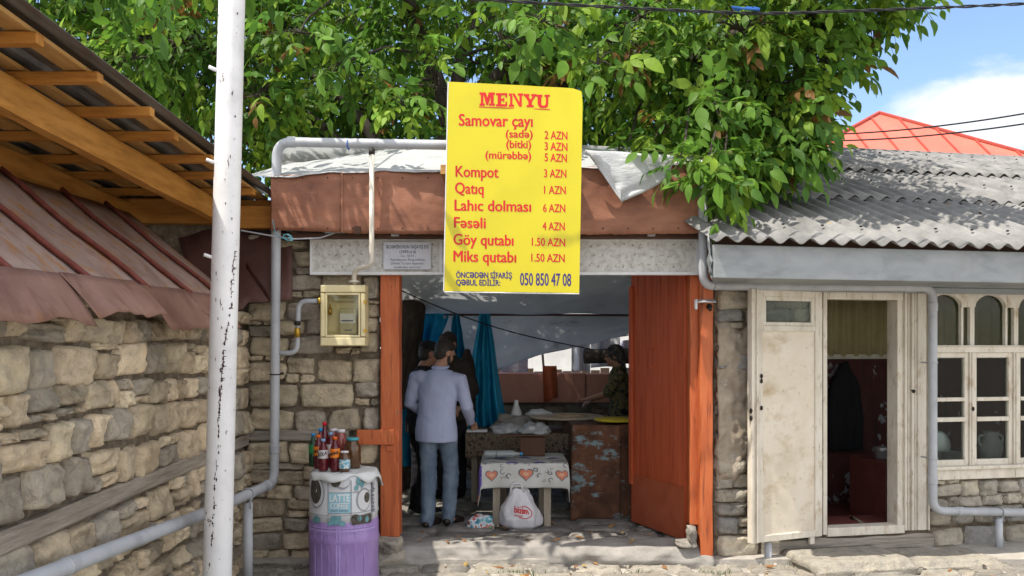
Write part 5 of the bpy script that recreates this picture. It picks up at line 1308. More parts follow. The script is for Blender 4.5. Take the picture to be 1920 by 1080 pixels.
def disc(name, m_, px, py, rpx, rpz, r):
    mb = MB(); cc_ = (cx(px), zr(py)); rr = rpx / 63.5 * BR; rz_ = rpz * 6.4 / F
    n = 22; vs = [cyl(r)(cc_[0], cc_[1])] + [cyl(r)(cc_[0] + rr * cos(2 * pi * i / n), cc_[1] + rz_ * sin(2 * pi * i / n)) for i in range(n)]
    mb.add(vs, [(0, 1 + i, 1 + (i + 1) % n) for i in range(n)]); mb.build(name, m_, t)
for q in ((604, 926, 21, 30), (655, 905, 13, 13), (690, 940, 15, 22)): disc('printed_saucer', GREYP, *q, RO + .001)
for q in ((605, 926, 18, 27), (656, 904, 11, 11), (690, 941, 13, 19)): disc('printed_cup', OILCLOTH, *q, RO + .002)
for q in ((603, 924, 15.5, 24), (643, 904, 9, 10), (694, 937, 6, 10), (676, 975, 8, 9)): disc('printed_coffee', BEANP, *q, RO + .003)
mb = MB(); grid_patch(mb, 671, 700, 968.6, 986, RO + .0012, 6); mb.build('printed_coffee', BEANP, t)
for q in ((681, 905, 4, 8), (687, 911, 4, 6), (678, 917, 4, 5), (690, 903, 3, 5), (606, 977, 9, 7), (600, 980, 4, 5), (641, 976, 9, 9), (654, 982, 6, 5), (632, 982, 5, 4), (683, 975, 4, 5), (694, 978, 4, 6), (650, 971, 3, 4)): disc('printed_bean', TEALP, *q, RO + .0028)
mb = MB(); grid_patch(mb, 629.5, 668.5, 925.5, 962.5, RO + .0012, 8); mb.build('printed_square', SKYP, t)
mb = MB()
def dtext(s, px0, px1, py, cap, b=.03): put_text(mb, s, cx(px0), cx(px1), zr(py), cap * 6.4 / F, cyl(RO + .003), b)
dtext('LATTE', 632, 667, 941, 13); dtext('COFFEE', 633, 665, 954, 10); mb.build('printed_lettering', WHITEPL, t)
mb = MB(); dtext('CREAMY ESPRESSO', 633, 665, 960, 3.4, 0); mb.build('small_lettering', GREYINK, t)
mb = MB()
for i, ch in enumerate('ESPRESSO'):
    put_text(mb, ch, cx(700.5), cx(704.5), zr(917 + i * 7), 5 * 6.4 / F, cyl(RO + .003), .03)
mb.build('side_lettering', GREYINK, t)
mb = MB()
RP = BR * 1.052
def zl(py): return zr(py)
for px, w_ in ((602, 1), (616, 1), (630, 1), (643, 3), (648, 3), (662, 1), (676, 1), (690, 1)):
    x0, x1 = cx(px), cx(px + w_)
    mb.sheet(lambda u, v: cyl(RP - .0065 + .0 * v)(x0 + (x1 - x0) * u, .03 + (zp - .02 - .03) * v), 1, 20, .004)
for py, w_ in ((991, 1.5), (995, 4), (1001, 1)):
    mb.sheet(lambda u, v: cyl(RP - .0065)(-BR * 1.25 + BR * 2.5 * u, zl(py + w_) + (w_ * 6.4 / F) * v), 30, 1, .004)
mb.build('pale_stripes', LILACP, t)

mb = MB()
def cc(u, v):
    a = 2 * pi * u; r = v; rr = 1.10 + .09 * sin(3 * a + 1) + .06 * sin(7 * a) + .10 * cos(a - .2)
    R_ = BR * rr * min(1, r * 1.0); edge = max(0, R_ - BR * .98)
    drop = min(.10, edge * 1.6) * (1 + .4 * sin(5 * a))
    x_ = DC.x + .0 + min(R_, BR * 1.06 + edge * .25) * cos(a); y_ = DC.y + min(R_, BR * 1.06 + edge * .25) * sin(a)
    return (x_, y_, DZ + .013 - drop + .006 * noise.noise(Vector((x_ * 14, y_ * 14, 1))))
mb.sheet(cc, 96, 18, -.004); o = mb.build('drum_cloth', WHITECL, smooth=True, loc=(DC.x, DC.y, DZ)); tag(o, 'crumpled white cloth draped over the top of the wrapped drum', 'cloth')
BZ = DZ + .018
def bottle_at(px, d): return Vector((W(px, 0, d).x, d, BZ))
def pet(name, label, px, d, h, r, body, capm, labm=None, text=None, group='bottles on the drum'):
    p = bottle_at(px, d); b = thing(name, label, 'bottle', tuple(p), group)
    mb = MB(); mb.lathe([(r * .6, 0), (r * .9, .004), (r, .02), (r * .93, h * .16), (r, h * .22), (r, h * .52), (r * .94, h * .56), (r * .98, h * .62), (r * .8, h * .74), (r * .42, h * .86), (r * .36, h * .9), (r * .36, h * .93)], p, 20); mb.build('body', body, b, smooth=True)
    mb = MB(); mb.lathe([(r * .46, h * .92), (r * .46, h * .995), (r * .40, h)], p, 16); mb.build('cap', capm, b, smooth=True)
    if labm:
        mb = MB(); mb.lathe([(r * 1.015, h * .40), (r * 1.02, h * .42), (r * 1.02, h * .64), (r * 1.01, h * .66)], p, 20); lb = mb.build('label', labm, b, smooth=True)
        if text:
            mb = MB()
            put_text(mb, text, -r * .95, r * .95, h * .49, h * .11, lambda x, z: (p.x + r * 1.05 * sin(x / r), p.y - r * 1.05 * cos(x / r), p.z + z + .25 * x), .05)
            mb.build('label_lettering', BLACKINK, lb)
    return b
pet('soda_bottle', 'green bottle with blue cap, leftmost on the drum', 587, 6.74, .262, .034, GREENB, BLCAP, GRLABEL)
pet('soda_bottle', 'red bottle with orange cap and orange label beside the green bottle', 597, 6.63, .262, .036, DARKGLASS_BODY, ORCAP, ORLABEL, 'mirinda')
pet('soda_bottle', 'red bottle with deep blue cap peeping out behind the orange-labelled pair', 601, 6.78, .30, .034, DARKGLASS_BODY, BLCAP)
pet('soda_bottle', 'red bottle with light blue cap and pale label at the front of the drum', 606, 6.50, .245, .038, DARKGLASS_BODY, LBCAP, WHLABEL, 'KOLA')
pet('soda_bottle', 'tallest red bottle with a red cap at the back of the drum', 608.5, 6.82, .345, .034, DARKGLASS_BODY, RDCAP)
pet('soda_bottle', 'red bottle with orange cap and orange label in front of the preserve jars', 628, 6.49, .262, .037, DARKGLASS_BODY, ORCAP, ORLABEL, 'mirinda')
pet('soda_bottle', 'red bottle with light blue cap half hidden between the two orange caps', 620, 6.70, .275, .034, DARKGLASS_BODY, LBCAP, WHLABEL)
def jar(name, label, px, d, h, r, body, lid, labm=None):
    p = bottle_at(px, d); b = thing(name, label, 'jar', tuple(p), 'jars on the drum')
    mb = MB(); mb.lathe([(r * .85, 0), (r, .012), (r, h * .70), (r * .92, h * .78), (r * .70, h * .87), (r * .68, h * .93)], p, 24); mb.build('body', body, b, smooth=True)
    mb = MB(); mb.lathe([(r * .76, h * .92), (r * .77, h * .99), (r * .72, h)], p, 24); mb.build('lid', lid, b, smooth=True)
    if labm: mb = MB(); mb.lathe([(r * 1.01, h * .16), (r * 1.02, h * .18), (r * 1.02, h * .58), (r * 1.01, h * .6)], p, 24); mb.build('label', labm, b, smooth=True)
jar('preserve_jar', 'large brown preserve jar with a teal lid, rightmost on the drum', 661, 6.68, .235, .066, JARB, TLCAP)
jar('preserve_jar', 'small brown jar with white lid and blue checked label at the drum front', 646, 6.48, .155, .042, JARB, WHCAP, TLLABEL)
jar('preserve_jar', 'tall reddish jar with a white lid behind the teal-lidded jar', 639.5, 6.78, .29, .044, JARRED, WHCAP)
jar('preserve_jar', 'reddish jar with white lid half hidden behind the orange-capped bottle', 625.5, 6.84, .29, .042, JARRED, WHCAP)

# ================================================================== TABLES AND WARES IN THE COURTYARD
t = thing('serving_table', 'low wooden table with pale legs near the gateway', 'table', (.1, 7.9, FL))
zt = W(0, 867, 7.76).z
X0, X1 = W(918, 0, 7.76).x, W(1052, 0, 7.76).x
mb = MB(); mb.box((X0 - .06, 7.72, zt - .04), (X1 + .06, 8.42, zt - .015)); mb.build('tabletop', TABLEWOOD, t)
for (px, d, sp_) in ((932, 7.78, -.01), (1026, 7.78, .0), (944, 8.34, 0), (1016, 8.34, 0)):
    mb = MB(); c = W(px, 0, d); mb.hexa([(c.x - .032 + sp_, d - .03, FL), (c.x + .032 + sp_, d - .03, FL), (c.x + .032 + sp_, d + .03, FL), (c.x - .032 + sp_, d + .03, FL)] + [(c.x - .034, d - .03, zt - .04), (c.x + .034, d - .03, zt - .04), (c.x + .034, d + .03, zt - .04), (c.x - .034, d + .03, zt - .04)])
    mb.build('leg', TABLEWOOD, t, bevel=.004)
TXa, TXb = W(904, 0, 7.74).x, W(1062, 0, 7.74).x; TYa, TYb = 7.70, 8.45
def tcl(x, y_):     # cloth over table: x,y measured along the cloth, corners fall lower
    cxm = min(max(x, TXa), TXb); ox = x - cxm; cym = max(y_, TYa); oy = cym - y_
    z = zt + .002 + .004 * noise.noise(Vector((x * 7, y_ * 7, 1)))
    fall = abs(ox) + oy
    r_ = .012
    X = cxm + math.copysign(min(abs(ox), r_), ox) + (ox * .10); Y = cym - min(oy, r_) - oy * .05
    k = noise.noise(Vector((x * 6, y_ * 6, 4)))
    z -= max(0, fall - .01) * .96
    Y -= .025 * k * min(1, oy * 8) + .03 * sin(x * 14) * min(1, oy * 4) * .6; X += .02 * k * min(1, abs(ox) * 8)
    if z < FL + .02: z = FL + .02
    return Vector((X, Y, z))
mb = MB(); DROP = .235
mb.sheet(lambda u, v: tcl(TXa - .17 + (TXb - TXa + .30) * u, TYa - DROP - .03 * abs(u - .5) + (TYb - TYa + DROP) * v), 70, 56, .003)
tc_o = mb.build('tablecloth', TABLECL, smooth=True, loc=((TXa + TXb) / 2, TYa, zt)); tag(tc_o, 'pale patterned tablecloth with coral and violet hearts on the low table', 'tablecloth')
def heart(n=26): return [(16 * sin(a) ** 3 / 17, (13 * cos(a) - 5 * cos(2 * a) - 2 * cos(3 * a) - cos(4 * a)) / 17) for a in [2 * pi * i / n for i in range(n)]]
def on_cloth(mb, poly, c, s, rot=0, lift=.004):
    pts = [c] + [(c[0] + s * (a * cos(rot) - b * sin(rot)), c[1] + s * (a * sin(rot) + b * cos(rot))) for a, b in poly]
    vs = []
    for q in pts:
        p = tcl(*q); e = .01; nx = tcl(q[0] + e, q[1]) - p; ny = tcl(q[0], q[1] + e) - p; nn = nx.cross(ny).normalized(); vs.append(p + nn * lift)
    n = len(poly); mb.add(vs, [(0, 1 + i, 1 + (i + 1) % n) for i in range(n)])
def cpx(px): return TXa + (TXb - TXa) * (px - 904) / (1062 - 904)
hc = MB()
def motif(poly, c, s, rot, nm, m_, lift):
    mb = MB(); on_cloth(mb, poly, c, s, rot, lift); mb.build(nm, m_, tc_o)
for px, dy, s_ in ((986, -.11, .062), (922, -.12, .052), (1053, -.12, .055)):
    motif(heart(), (cpx(px), TYa + dy), s_ * 1.18, 0, 'heart_outline', GREYINK, .004); motif(heart(), (cpx(px), TYa + dy), s_, 0, 'coral_heart', CORALP, .006); motif(heart(), (cpx(px), TYa + dy), s_ * .45, 0, 'heart_centre', M('pale_coral', (.55, .30, .2), scale=40), .0075)
for px, dy in ((960, .02), (1011, .03), (985, .35), (935, .3), (1040, .33)):
    motif(heart(), (cpx(px), TYa + dy), .062, pi, 'heart_outline', GREYINK, .004); motif(heart(), (cpx(px), TYa + dy), .053, pi, 'violet_heart', VIOLETP, .006)
dr = random.Random(4)
for k in range(170):
    x_ = TXa + (TXb - TXa) * dr.random(); y_ = TYa - .19 + .45 * dr.random()
    if any(abs(x_ - cpx(p_)) < .085 and abs(y_ - (TYa + q_)) < .085 for p_, q_ in ((986, -.11), (922, -.12), (1053, -.12), (960, .02), (1011, .03))): continue
    a0 = dr.uniform(0, 6); rr = dr.uniform(.012, .026)
    ring = [(cos(a0 + i * .45), sin(a0 + i * .45)) for i in range(11)]
    outer = [(rr * c_, rr * s_) for c_, s_ in ring]; inner = [(rr * .72 * c_, rr * .72 * s_) for c_, s_ in ring]
    vs = [tcl(x_ + a, y_ + b) for a, b in outer + inner]; vs = [p + Vector((0, -.004, .004)) for p in vs]
    hc.add(vs, [(i, i + 1, 12 + i, 11 + i) for i in range(10)])
for k in range(5):      # violet fan and coral corner at the left end
    motif(ring_poly((0, 0), 1, 1, 18), (TXa - .05, TYa - .05 - .035 * k), .05, 0, 'violet_fan', VIOLETP, .005 + .0003 * k)
motif([(-1, -1), (1, -1), (1, .2), (-1, .6)], (TXa - .12, TYa - .20), .045, 0, 'coral_corner', CORALP, .006)
o = hc.build('scroll_print', GREYINK, tc_o); o['kind'] = 'stuff'

t = thing('counter_table', 'long counter table under a dark floral cover behind the low table', 'table', (.1, 9.2, FL))
zc = W(0, 812, 9.0).z
cX0, cX1 = W(878, 0, 8.95).x, W(1078, 0, 8.95).x
mb = MB(); mb.box((cX0 + .02, 8.97, zc - .04), (cX1 - .02, 9.75, zc - .01)); mb.build('tabletop', TABLEWOOD, t)
for x_ in (cX0 + .06, cX1 - .06):
    for y_ in (9.03, 9.68): mb = MB(); mb.box((x_ - .03, y_ - .03, FL), (x_ + .03, y_ + .03, zc - .04)); mb.build('leg', TABLEWOOD, t)
mb = MB()
def cov(u, v):
    x_ = cX0 - .03 + (cX1 - cX0 + .05) * u; s_ = v * 1.03; dr_ = .24 + .04 * noise.noise(Vector((x_ * 3, 0, 1)))
    if s_ < dr_: return Vector((x_, 8.95 - .02 + .02 * sin(x_ * 18), zc - dr_ + s_ + .0))
    return Vector((x_, 8.95 + (s_ - dr_), zc + .006 * noise.noise(Vector((x_ * 6, s_ * 5, 2)))))
mb.sheet(cov, 60, 44, .003); o = mb.build('floral_cover', BROWNCL, smooth=True, loc=((cX0 + cX1) / 2, 9.2, zc)); tag(o, 'dark floral oilcloth cover hanging over the long counter table', 'tablecloth')
def blob(name, label, cat, px, py, d, rx, ry, rz, m, seed, rough=.25, n=28):
    p = W(px, py, d); mb = MB(); vs = []
    mb.ball((0, 0, 0), 1, 1, 1, n, n // 2)
    for i, v in enumerate(mb.v):
        k = 1 + rough * noise.noise(Vector(v) * 1.7 + Vector((seed, 0, 0))) + rough * .5 * noise.noise(Vector(v) * 4.5 + Vector((0, seed, 0)))
        mb.v[i] = (p.x + v[0] * rx * k, p.y + v[1] * ry * k, p.z + max(-rz * .5, v[2] * rz * k) + rz * .5)
    o = mb.build(name, m, smooth=True, loc=(p.x, p.y, p.z)); return tag(o, label, cat)
blob('cloth_bundle', 'grey cloth bundle heaped on the left of the long counter', 'cloth', 964, 811, 9.15, .215, .16, .13, GREYCL, 2, .5)
p = W(968, 790, 9.45); p.z = zc
mb = MB(); mb.lathe([(.05, 0), (.06, .02), (.06, .18), (.03, .26), (.022, .30), (.024, .32)], p, 20); o = mb.build('milk_bottle', WHITEPL, smooth=True, loc=p); tag(o, 'white plastic milk bottle behind the grey cloth bundle', 'bottle')
pz = W(0, 783, 9.35).z
p = Vector((W(1062, 0, 9.35).x, 9.35, pz))
mb = MB(); mb.lathe([(.40, 0), (.41, .01), (.40, .022)], (p.x, p.y, p.z), 40); o = mb.build('bread_board', BREADBOARD, loc=p); tag(o, 'large round floury board for rolling bread before the woman', 'board')
o = thing('board_stand', 'dark wooden stand holding up the round bread board', 'stand', (p.x, p.y, zc))
for dx, dy in ((-.25, .1), (.2, .1), (0, -.2)): mb = MB(); mb.box((p.x + dx - .05, p.y + dy - .05, zc), (p.x + dx + .05, p.y + dy + .05, pz - .02)); mb.build('leg', BROWNBOX, o)
mb = MB(); mb.box((p.x - .3, p.y - .25, pz - .02), (p.x + .25, p.y + .15, pz - .001)); mb.build('stand_top', BROWNBOX, o)
mb = MB(); mb.ball((p.x + .03, p.y - .1, p.z + .03), .20, .16, .03, 24, 8); o = mb.build('flatbread', DOUGH, smooth=True, loc=(p.x, p.y, p.z + .022)); tag(o, 'pale flat round of dough lying on the bread board', 'bread')
blob('flour_pack', 'pale printed packet behind the bread board', 'packet', 1010, 780, 9.6, .14, .08, .05, WHITECL, 8, .3)
mb = MB(); q = W(893, 812, 9.1); mb.box((q.x - .1, 9.0, zc + .006), (q.x + .12, 9.14, zc + .03)); o = mb.build('tray', WHITEPL, bevel=.006, loc=(q.x, 9.1, zc)); tag(o, 'flat white plastic tray at the left end of the long counter', 'tray')
# on the low table
q = W(997, 858, 8.2)
mb = MB(); zb_ = zt + .008; bx0, bx1 = W(975, 0, 8.15).x, W(1022, 0, 8.15).x; hB = .19
mb.box((bx0, 8.15, zb_), (bx0 + .015, 8.4, zb_ + hB)); mb.box((bx1 - .015, 8.15, zb_), (bx1, 8.4, zb_ + hB)); mb.box((bx0, 8.155, zb_), (bx1, 8.17, zb_ + hB - .01)); mb.box((bx0, 8.385, zb_), (bx1, 8.4, zb_ + hB)); mb.box((bx0, 8.17, zb_), (bx1, 8.385, zb_ + .012))
mb.box((W(938, 0, 8.15).x, 8.12, zb_ + hB), (W(1022, 0, 8.15).x, 8.42, zb_ + hB + .016))
o = mb.build('wooden_crate', BROWNBOX, bevel=.004, loc=(q.x, 8.25, zb_)); tag(o, 'dark brown wooden box with a wide lid on the low table', 'box')
def wrap(name, label, px, py, d, rx, ry, rz, seed): 
    return blob(name, label, 'packet', px, py, d, rx, ry, rz, CLEARP, seed, .45)
zlid = zb_ + hB + .016
wrap('wrapped_bread', 'clear plastic packet of flatbread on the box lid, left one', 952, (1.8 - zlid) / 8.27 * F + HZ, 8.27, .17, .10, .055, 1)
wrap('wrapped_bread', 'clear plastic packet of flatbread on the box lid, right one with tan edge', 1003, (1.8 - zlid) / 8.22 * F + HZ, 8.22, .14, .10, .07, 5)
for k, (px, lab) in enumerate(((930, 'clear water bottle lying on the low table, left one'), (952, 'clear water bottle with blue band lying on the low table, right one'))):
    c = W(px, 0, 8.02); mb = MB(); r = .036
    mb.tube([Vector((c.x - .11, 8.0, zt + .045)), Vector((c.x - .10, 8.0, zt + .045)), Vector((c.x + .04, 8.01, zt + .045)), Vector((c.x + .09, 8.015, zt + .045)), Vector((c.x + .12, 8.02, zt + .045))], [r * .9, r, r, r * .4, r * .36], 16)
    o = thing('water_bottle', lab, 'bottle', (c.x, 8.0, zt), 'water bottles on the low table'); mb.build('body', CLEARP, o, smooth=True)
    mb = MB(); mb.tube([Vector((c.x + .118, 8.02, zt + .045)), Vector((c.x + .14, 8.022, zt + .045))], r * .42, 12); mb.build('cap', BLCAP, o, smooth=True)
# rusty stove box at the right
t = thing('rusty_counter', 'rust-brown sheet metal counter with flaking pale blue paint beside the gate leaf', 'counter', (.95, 8.2, FL))
rx0, rx1, rx2 = W(1073, 0, 8.08).x, W(1163, 0, 8.08).x, W(1200, 0, 8.14).x; rzt = W(0, 795, 8.08).z
mb = MB(); mb.sheet(lambda u, v: Vector((rx0 - .02 * (1 - v) + (rx1 - rx0 + .02 * (1 - v)) * u, 8.08 + .015 * noise.noise(Vector((u * 3, v * 4, 3))), FL - .01 + (rzt - FL) * v)), 16, 20, .01); mb.build('front_sheet', RUST, t, smooth=True)
mb = MB(); mb.sheet(lambda u, v: Vector((rx1 + .006 + (rx2 - rx1) * u, 8.12 + .05 * u + .01 * noise.noise(Vector((u * 3, v * 4, 6))), FL - .01 + (rzt + .0 - FL) * v)), 10, 20, .01); mb.build('side_sheet', RUST, t, smooth=True)
mb = MB(); mb.box((rx0 + .01, 8.14, FL), (rx2, 8.75, rzt - .03)); mb.build('body', BROWNBOX, t)
mb = MB(); c = W(1158, 790, 8.4); mb.lathe([(.22, 0), (.235, .012), (.22, .026), (.05, .03)], (c.x, 8.42, rzt + .0), 30); o = mb.build('yellow_tray', YELLOWP, smooth=True, loc=(c.x, 8.42, rzt)); tag(o, 'shallow yellow plastic tray lying on the rusty counter', 'tray')

# carrier bag and snack bag
bc = W(978, 990, 7.70)
t = thing('carrier_bag', 'full white plastic carrier bag with red print under the low table', 'bag', (bc.x, bc.y, FL))
def bagp(a, s_):
    tab = [(0, .13, .08), (.03, .185, .11), (.10, .19, .12), (.19, .165, .10), (.27, .115, .07), (.36, .055, .035)]
    z_ = s_ * .36; r1 = interp([(x[0], x[1]) for x in tab], z_); r2 = interp([(x[0], x[2]) for x in tab], z_)
    k = 1 + .16 * noise.noise(Vector((cos(a) * 2, sin(a) * 2, z_ * 7))) + .08 * noise.noise(Vector((cos(a) * 5, sin(a) * 5, z_ * 16)))
    return Vector((bc.x + r1 * k * cos(a) - .03 * s_, bc.y + r2 * k * sin(a), FL + .006 + z_ + .02 * noise.noise(Vector((cos(a), sin(a), z_ * 5))) * s_))
mb = MB(); nA = 48; nS = 26
vs = [bagp(2 * pi * i / nA, j / nS) for j in range(nS + 1) for i in range(nA)]
mb.add(vs, [(j * nA + i, j * nA + (i + 1) % nA, (j + 1) * nA + (i + 1) % nA, (j + 1) * nA + i) for j in range(nS) for i in range(nA)] + [tuple(range(nA - 1, -1, -1))]); mb.build('bag', BAGW, t, smooth=True)
mb = MB(); h0 = Vector((bc.x - .055, bc.y - .03, FL + .33)); mb.tube(fillet([h0 + Vector((-.05, 0, -.02)), h0 + Vector((-.03, 0, .08)), h0 + Vector((.05, 0, .085)), h0 + Vector((.075, 0, -.01))], .03), .011, 8); mb.tube(fillet([h0 + Vector((.04, .03, 0)), h0 + Vector((.06, .03, .05)), h0 + Vector((.12, .03, .02)), h0 + Vector((.12, .03, -.05))], .03), .010, 8); mb.build('handle', BAGW, t, smooth=True)
def on_bag(x, z_):
    a = -pi / 2 + (x) / .165; p = bagp(a, min(1, z_ / .36)); q = bagp(a, min(1, z_ / .36)); d_ = (q - Vector((bc.x, bc.y, q.z))).normalized(); return p + d_ * .005
mb = MB(); put_text(mb, 'bizim', -.05, .075, .155, .052, lambda x, z_: on_bag(x, z_ - .15 * (x)), .04); put_text(mb, 'MARKET', -.05, .02, .125, .014, lambda x, z_: on_bag(x, z_ - .15 * x), .02)
P_ = [on_bag(.035 + .065 * cos(a), .16 + .05 * sin(a)) for a in [2.2 - 4.6 * i / 26 for i in range(27)]]; mb.tube(P_, .0035, 5)
mb.build('bag_print', REDINK, t)
blob('snack_bag', 'colourful crumpled snack bag on the floor beside the low table', 'bag', 901, 992, 7.72, .128, .055, .085, PACK, 6, .35)

# ================================================================== WIRES
def wire(name, pts, r, m, label, sag=0, n=24, twist=0):
    mb = MB(); P_ = [Vector(p) for p in pts]; L_ = []
    for i in range(n + 1):
        f = i / n * (len(P_) - 1); k = min(int(f), len(P_) - 2); p = P_[k].lerp(P_[k + 1], f - k); p.z -= sag * 4 * (i / n) * (1 - i / n); L_.append(p)
    if twist:
        for s_ in (0, pi): mb.tube([p + Vector((0, cos(i * .9 + s_), sin(i * .9 + s_))) * twist for i, p in enumerate(L_)], r, 6)
    else: mb.tube(L_, r, 6)
    o = mb.build(name, m, loc=P_[0]); return tag(o, label, 'cable')
wire('overhead_cable', [W(820, -6, 6.0), W(1420, 18, 6.1), W(2000, 3, 6.2)], .006, CABLE, 'twisted black overhead cable crossing the crown near the top of the picture', .03, 90, .007)
mb = MB()
for px in (1376, 1398, 1412): mb.tube([W(px, 15.5, 6.08), W(px + 12, 16.5 + (px % 3), 6.08)], .013, 6)
mb.tube([W(1372, 13, 6.06), W(1392, 16, 6.06), W(1420, 18, 6.06)], .008, 6)
o = mb.build('cable_tape', CABLEB, loc=W(1395, 16, 6.08)); tag(o, 'blue tape knotted round the overhead cable', 'tape')
wire('service_cable', [W(1560, 252, 12.0), W(1960, 206, 10)], .010, CABLE, 'upper of two thin black cables crossing in front of the red roof', .05)
wire('service_cable', [W(1560, 264, 12.0), W(1960, 226, 10)], .010, CABLE, 'lower of two thin black cables crossing in front of the red roof', .05)
wire('eave_cable', [hp(1756, 541, .10), hp(1830, 546, .10), hp(1990, 545, .10)], .010, CABLEB, 'blue cable strung along the wall under the eave', .004)
wire('wall_wire', [W(452, 432, 6.7), W(545, 446, 6.72), W(600, 444, 6.80), W(640, 432, 6.80)], .006, GREYPL, 'thin pale wire running behind the grey gas pipe below the fascia', .01)
mb = MB()
L_ = [W(511, 412, 6.72), W(517, 440, 6.72), W(530, 447, 6.70)]
for i in range(26):
    a = i * .55; L_.append(W(540 + (8 + i * .05) * cos(a), 445 + 6 * sin(a * 1.07), 6.70))
mb.tube(L_, .003, 5); o = mb.build('wire_coil', M('teal_wire', (.10, .34, .42), rough=.5), loc=L_[2]); tag(o, 'small coil of teal wire knotted on the grey pipe', 'wire')
# ================================================================== PEOPLE
def lerp3(a, b, f): return Vector(a).lerp(Vector(b), f)
class Fig:
    """a posed figure in its own frame: x right, y forward, z up, metres for a 1.72 m adult"""
    def __init__(s, loc, yaw, H):
        s.loc = Vector(loc); s.R = Matrix.Rotation(yaw, 3, 'Z'); s.k = H / 1.72
    def T(s, p): return s.loc + s.R @ (Vector(p) * s.k)
    def limb(s, mb, pts, rs, n=14, sub=4):
        P_, R_ = [], []
        for i in range(len(pts) - 1):
            for j in range(sub):
                f = j / sub; P_.append(lerp3(pts[i], pts[i + 1], f)); R_.append(rs[i] + (rs[i + 1] - rs[i]) * f)
        P_.append(Vector(pts[-1])); R_.append(rs[-1])
        mb.tube([s.T(p) for p in P_], [r * s.k for r in R_], n, rounded=True)
    def rings(s, mb, rr, n=22):
        vs = []; fs = []
        for (c, rx, ry) in rr:
            for i in range(n):
                a = 2 * pi * i / n; vs.append(s.T((c[0] + rx * cos(a), c[1] + ry * sin(a), c[2])))
        m = len(rr)
        for i in range(m - 1):
            for j in range(n):
                q = (j + 1) % n; fs.append((i * n + j, i * n + q, (i + 1) * n + q, (i + 1) * n + j))
        fs += [tuple(range(n - 1, -1, -1)), tuple(range((m - 1) * n, m * n))]
        mb.add(vs, fs)
    def ell(s, mb, c, rx, ry, rz, rot=None, n=18):
        R_ = s.R @ rot if rot is not None else s.R
        mb.ball(s.T(c), rx * s.k, ry * s.k, rz * s.k, n, 12, R_)
    def hand(s, mb, wrist, d, palm, side=1, curl=.6):
        w = Vector(wrist); d = Vector(d).normalized(); p = Vector(palm); p = (p - d * p.dot(d)).normalized(); t = d.cross(p) * side
        for q in (-.028, -.010, .010, .028):       # palm
            s.limb(mb, [w + t * q * .6, w + d * .085 + t * q], [.014, .013], 8, 2)
        for q, L_ in ((.030, .068), (.011, .080), (-.010, .075), (-.030, .058)):
            b = w + d * .085 + t * q; c1 = curl
            d1 = (d * cos(c1 * .6) + p * sin(c1 * .6)); d2 = (d * cos(c1 * 1.4) + p * sin(c1 * 1.4)); d3 = d * cos(c1 * 2.1) + p * sin(c1 * 2.1)
            p1 = b + d1 * L_ * .45; p2 = p1 + d2 * L_ * .32; p3 = p2 + d3 * L_ * .25
            s.limb(mb, [b, p1, p2, p3], [.0095, .009, .008, .007], 7, 1)
        b = w + d * .025 + t * .030; s.limb(mb, [b, b + d * .03 + t * .022 + p * .01, b + d * .058 + t * .026 + p * .026], [.013, .011, .009], 7, 2)
    def head(s, mb, c, yaw=0, pitch=0):
        Rh = Matrix.Rotation(yaw, 3, 'Z') @ Matrix.Rotation(-pitch, 3, 'X'); c = Vector(c)
        q = lambda p: c + Rh @ Vector(p)
        s.ell(mb, q((0, -.008, .022)), .077, .096, .098, Rh); s.ell(mb, q((0, .022, -.045)), .058, .066, .070, Rh)
        s.ell(mb, q((0, .078, -.085)), .024, .020, .020, Rh); s.ell(mb, q((0, .075, .030)), .052, .022, .014, Rh)
        s.limb(mb, [q((0, .086, .022)), q((0, .108, -.018))], [.009, .014], 8, 2); s.limb(mb, [q((-.016, .097, -.026)), q((.016, .097, -.026))], [.009, .009], 8, 1)
        s.limb(mb, [q((-.020, .086, -.055)), q((.020, .086, -.055))], [.009, .009], 8, 1); s.limb(mb, [q((-.017, .084, -.067)), q((.017, .084, -.067))], [.009, .009], 8, 1)
        for x_ in (-1, 1):
            s.ell(mb, q((.079 * x_, -.012, -.005)), .010, .022, .032, Rh); s.ell(mb, q((.046 * x_, .062, -.02)), .018, .018, .016, Rh)
        return q, Rh

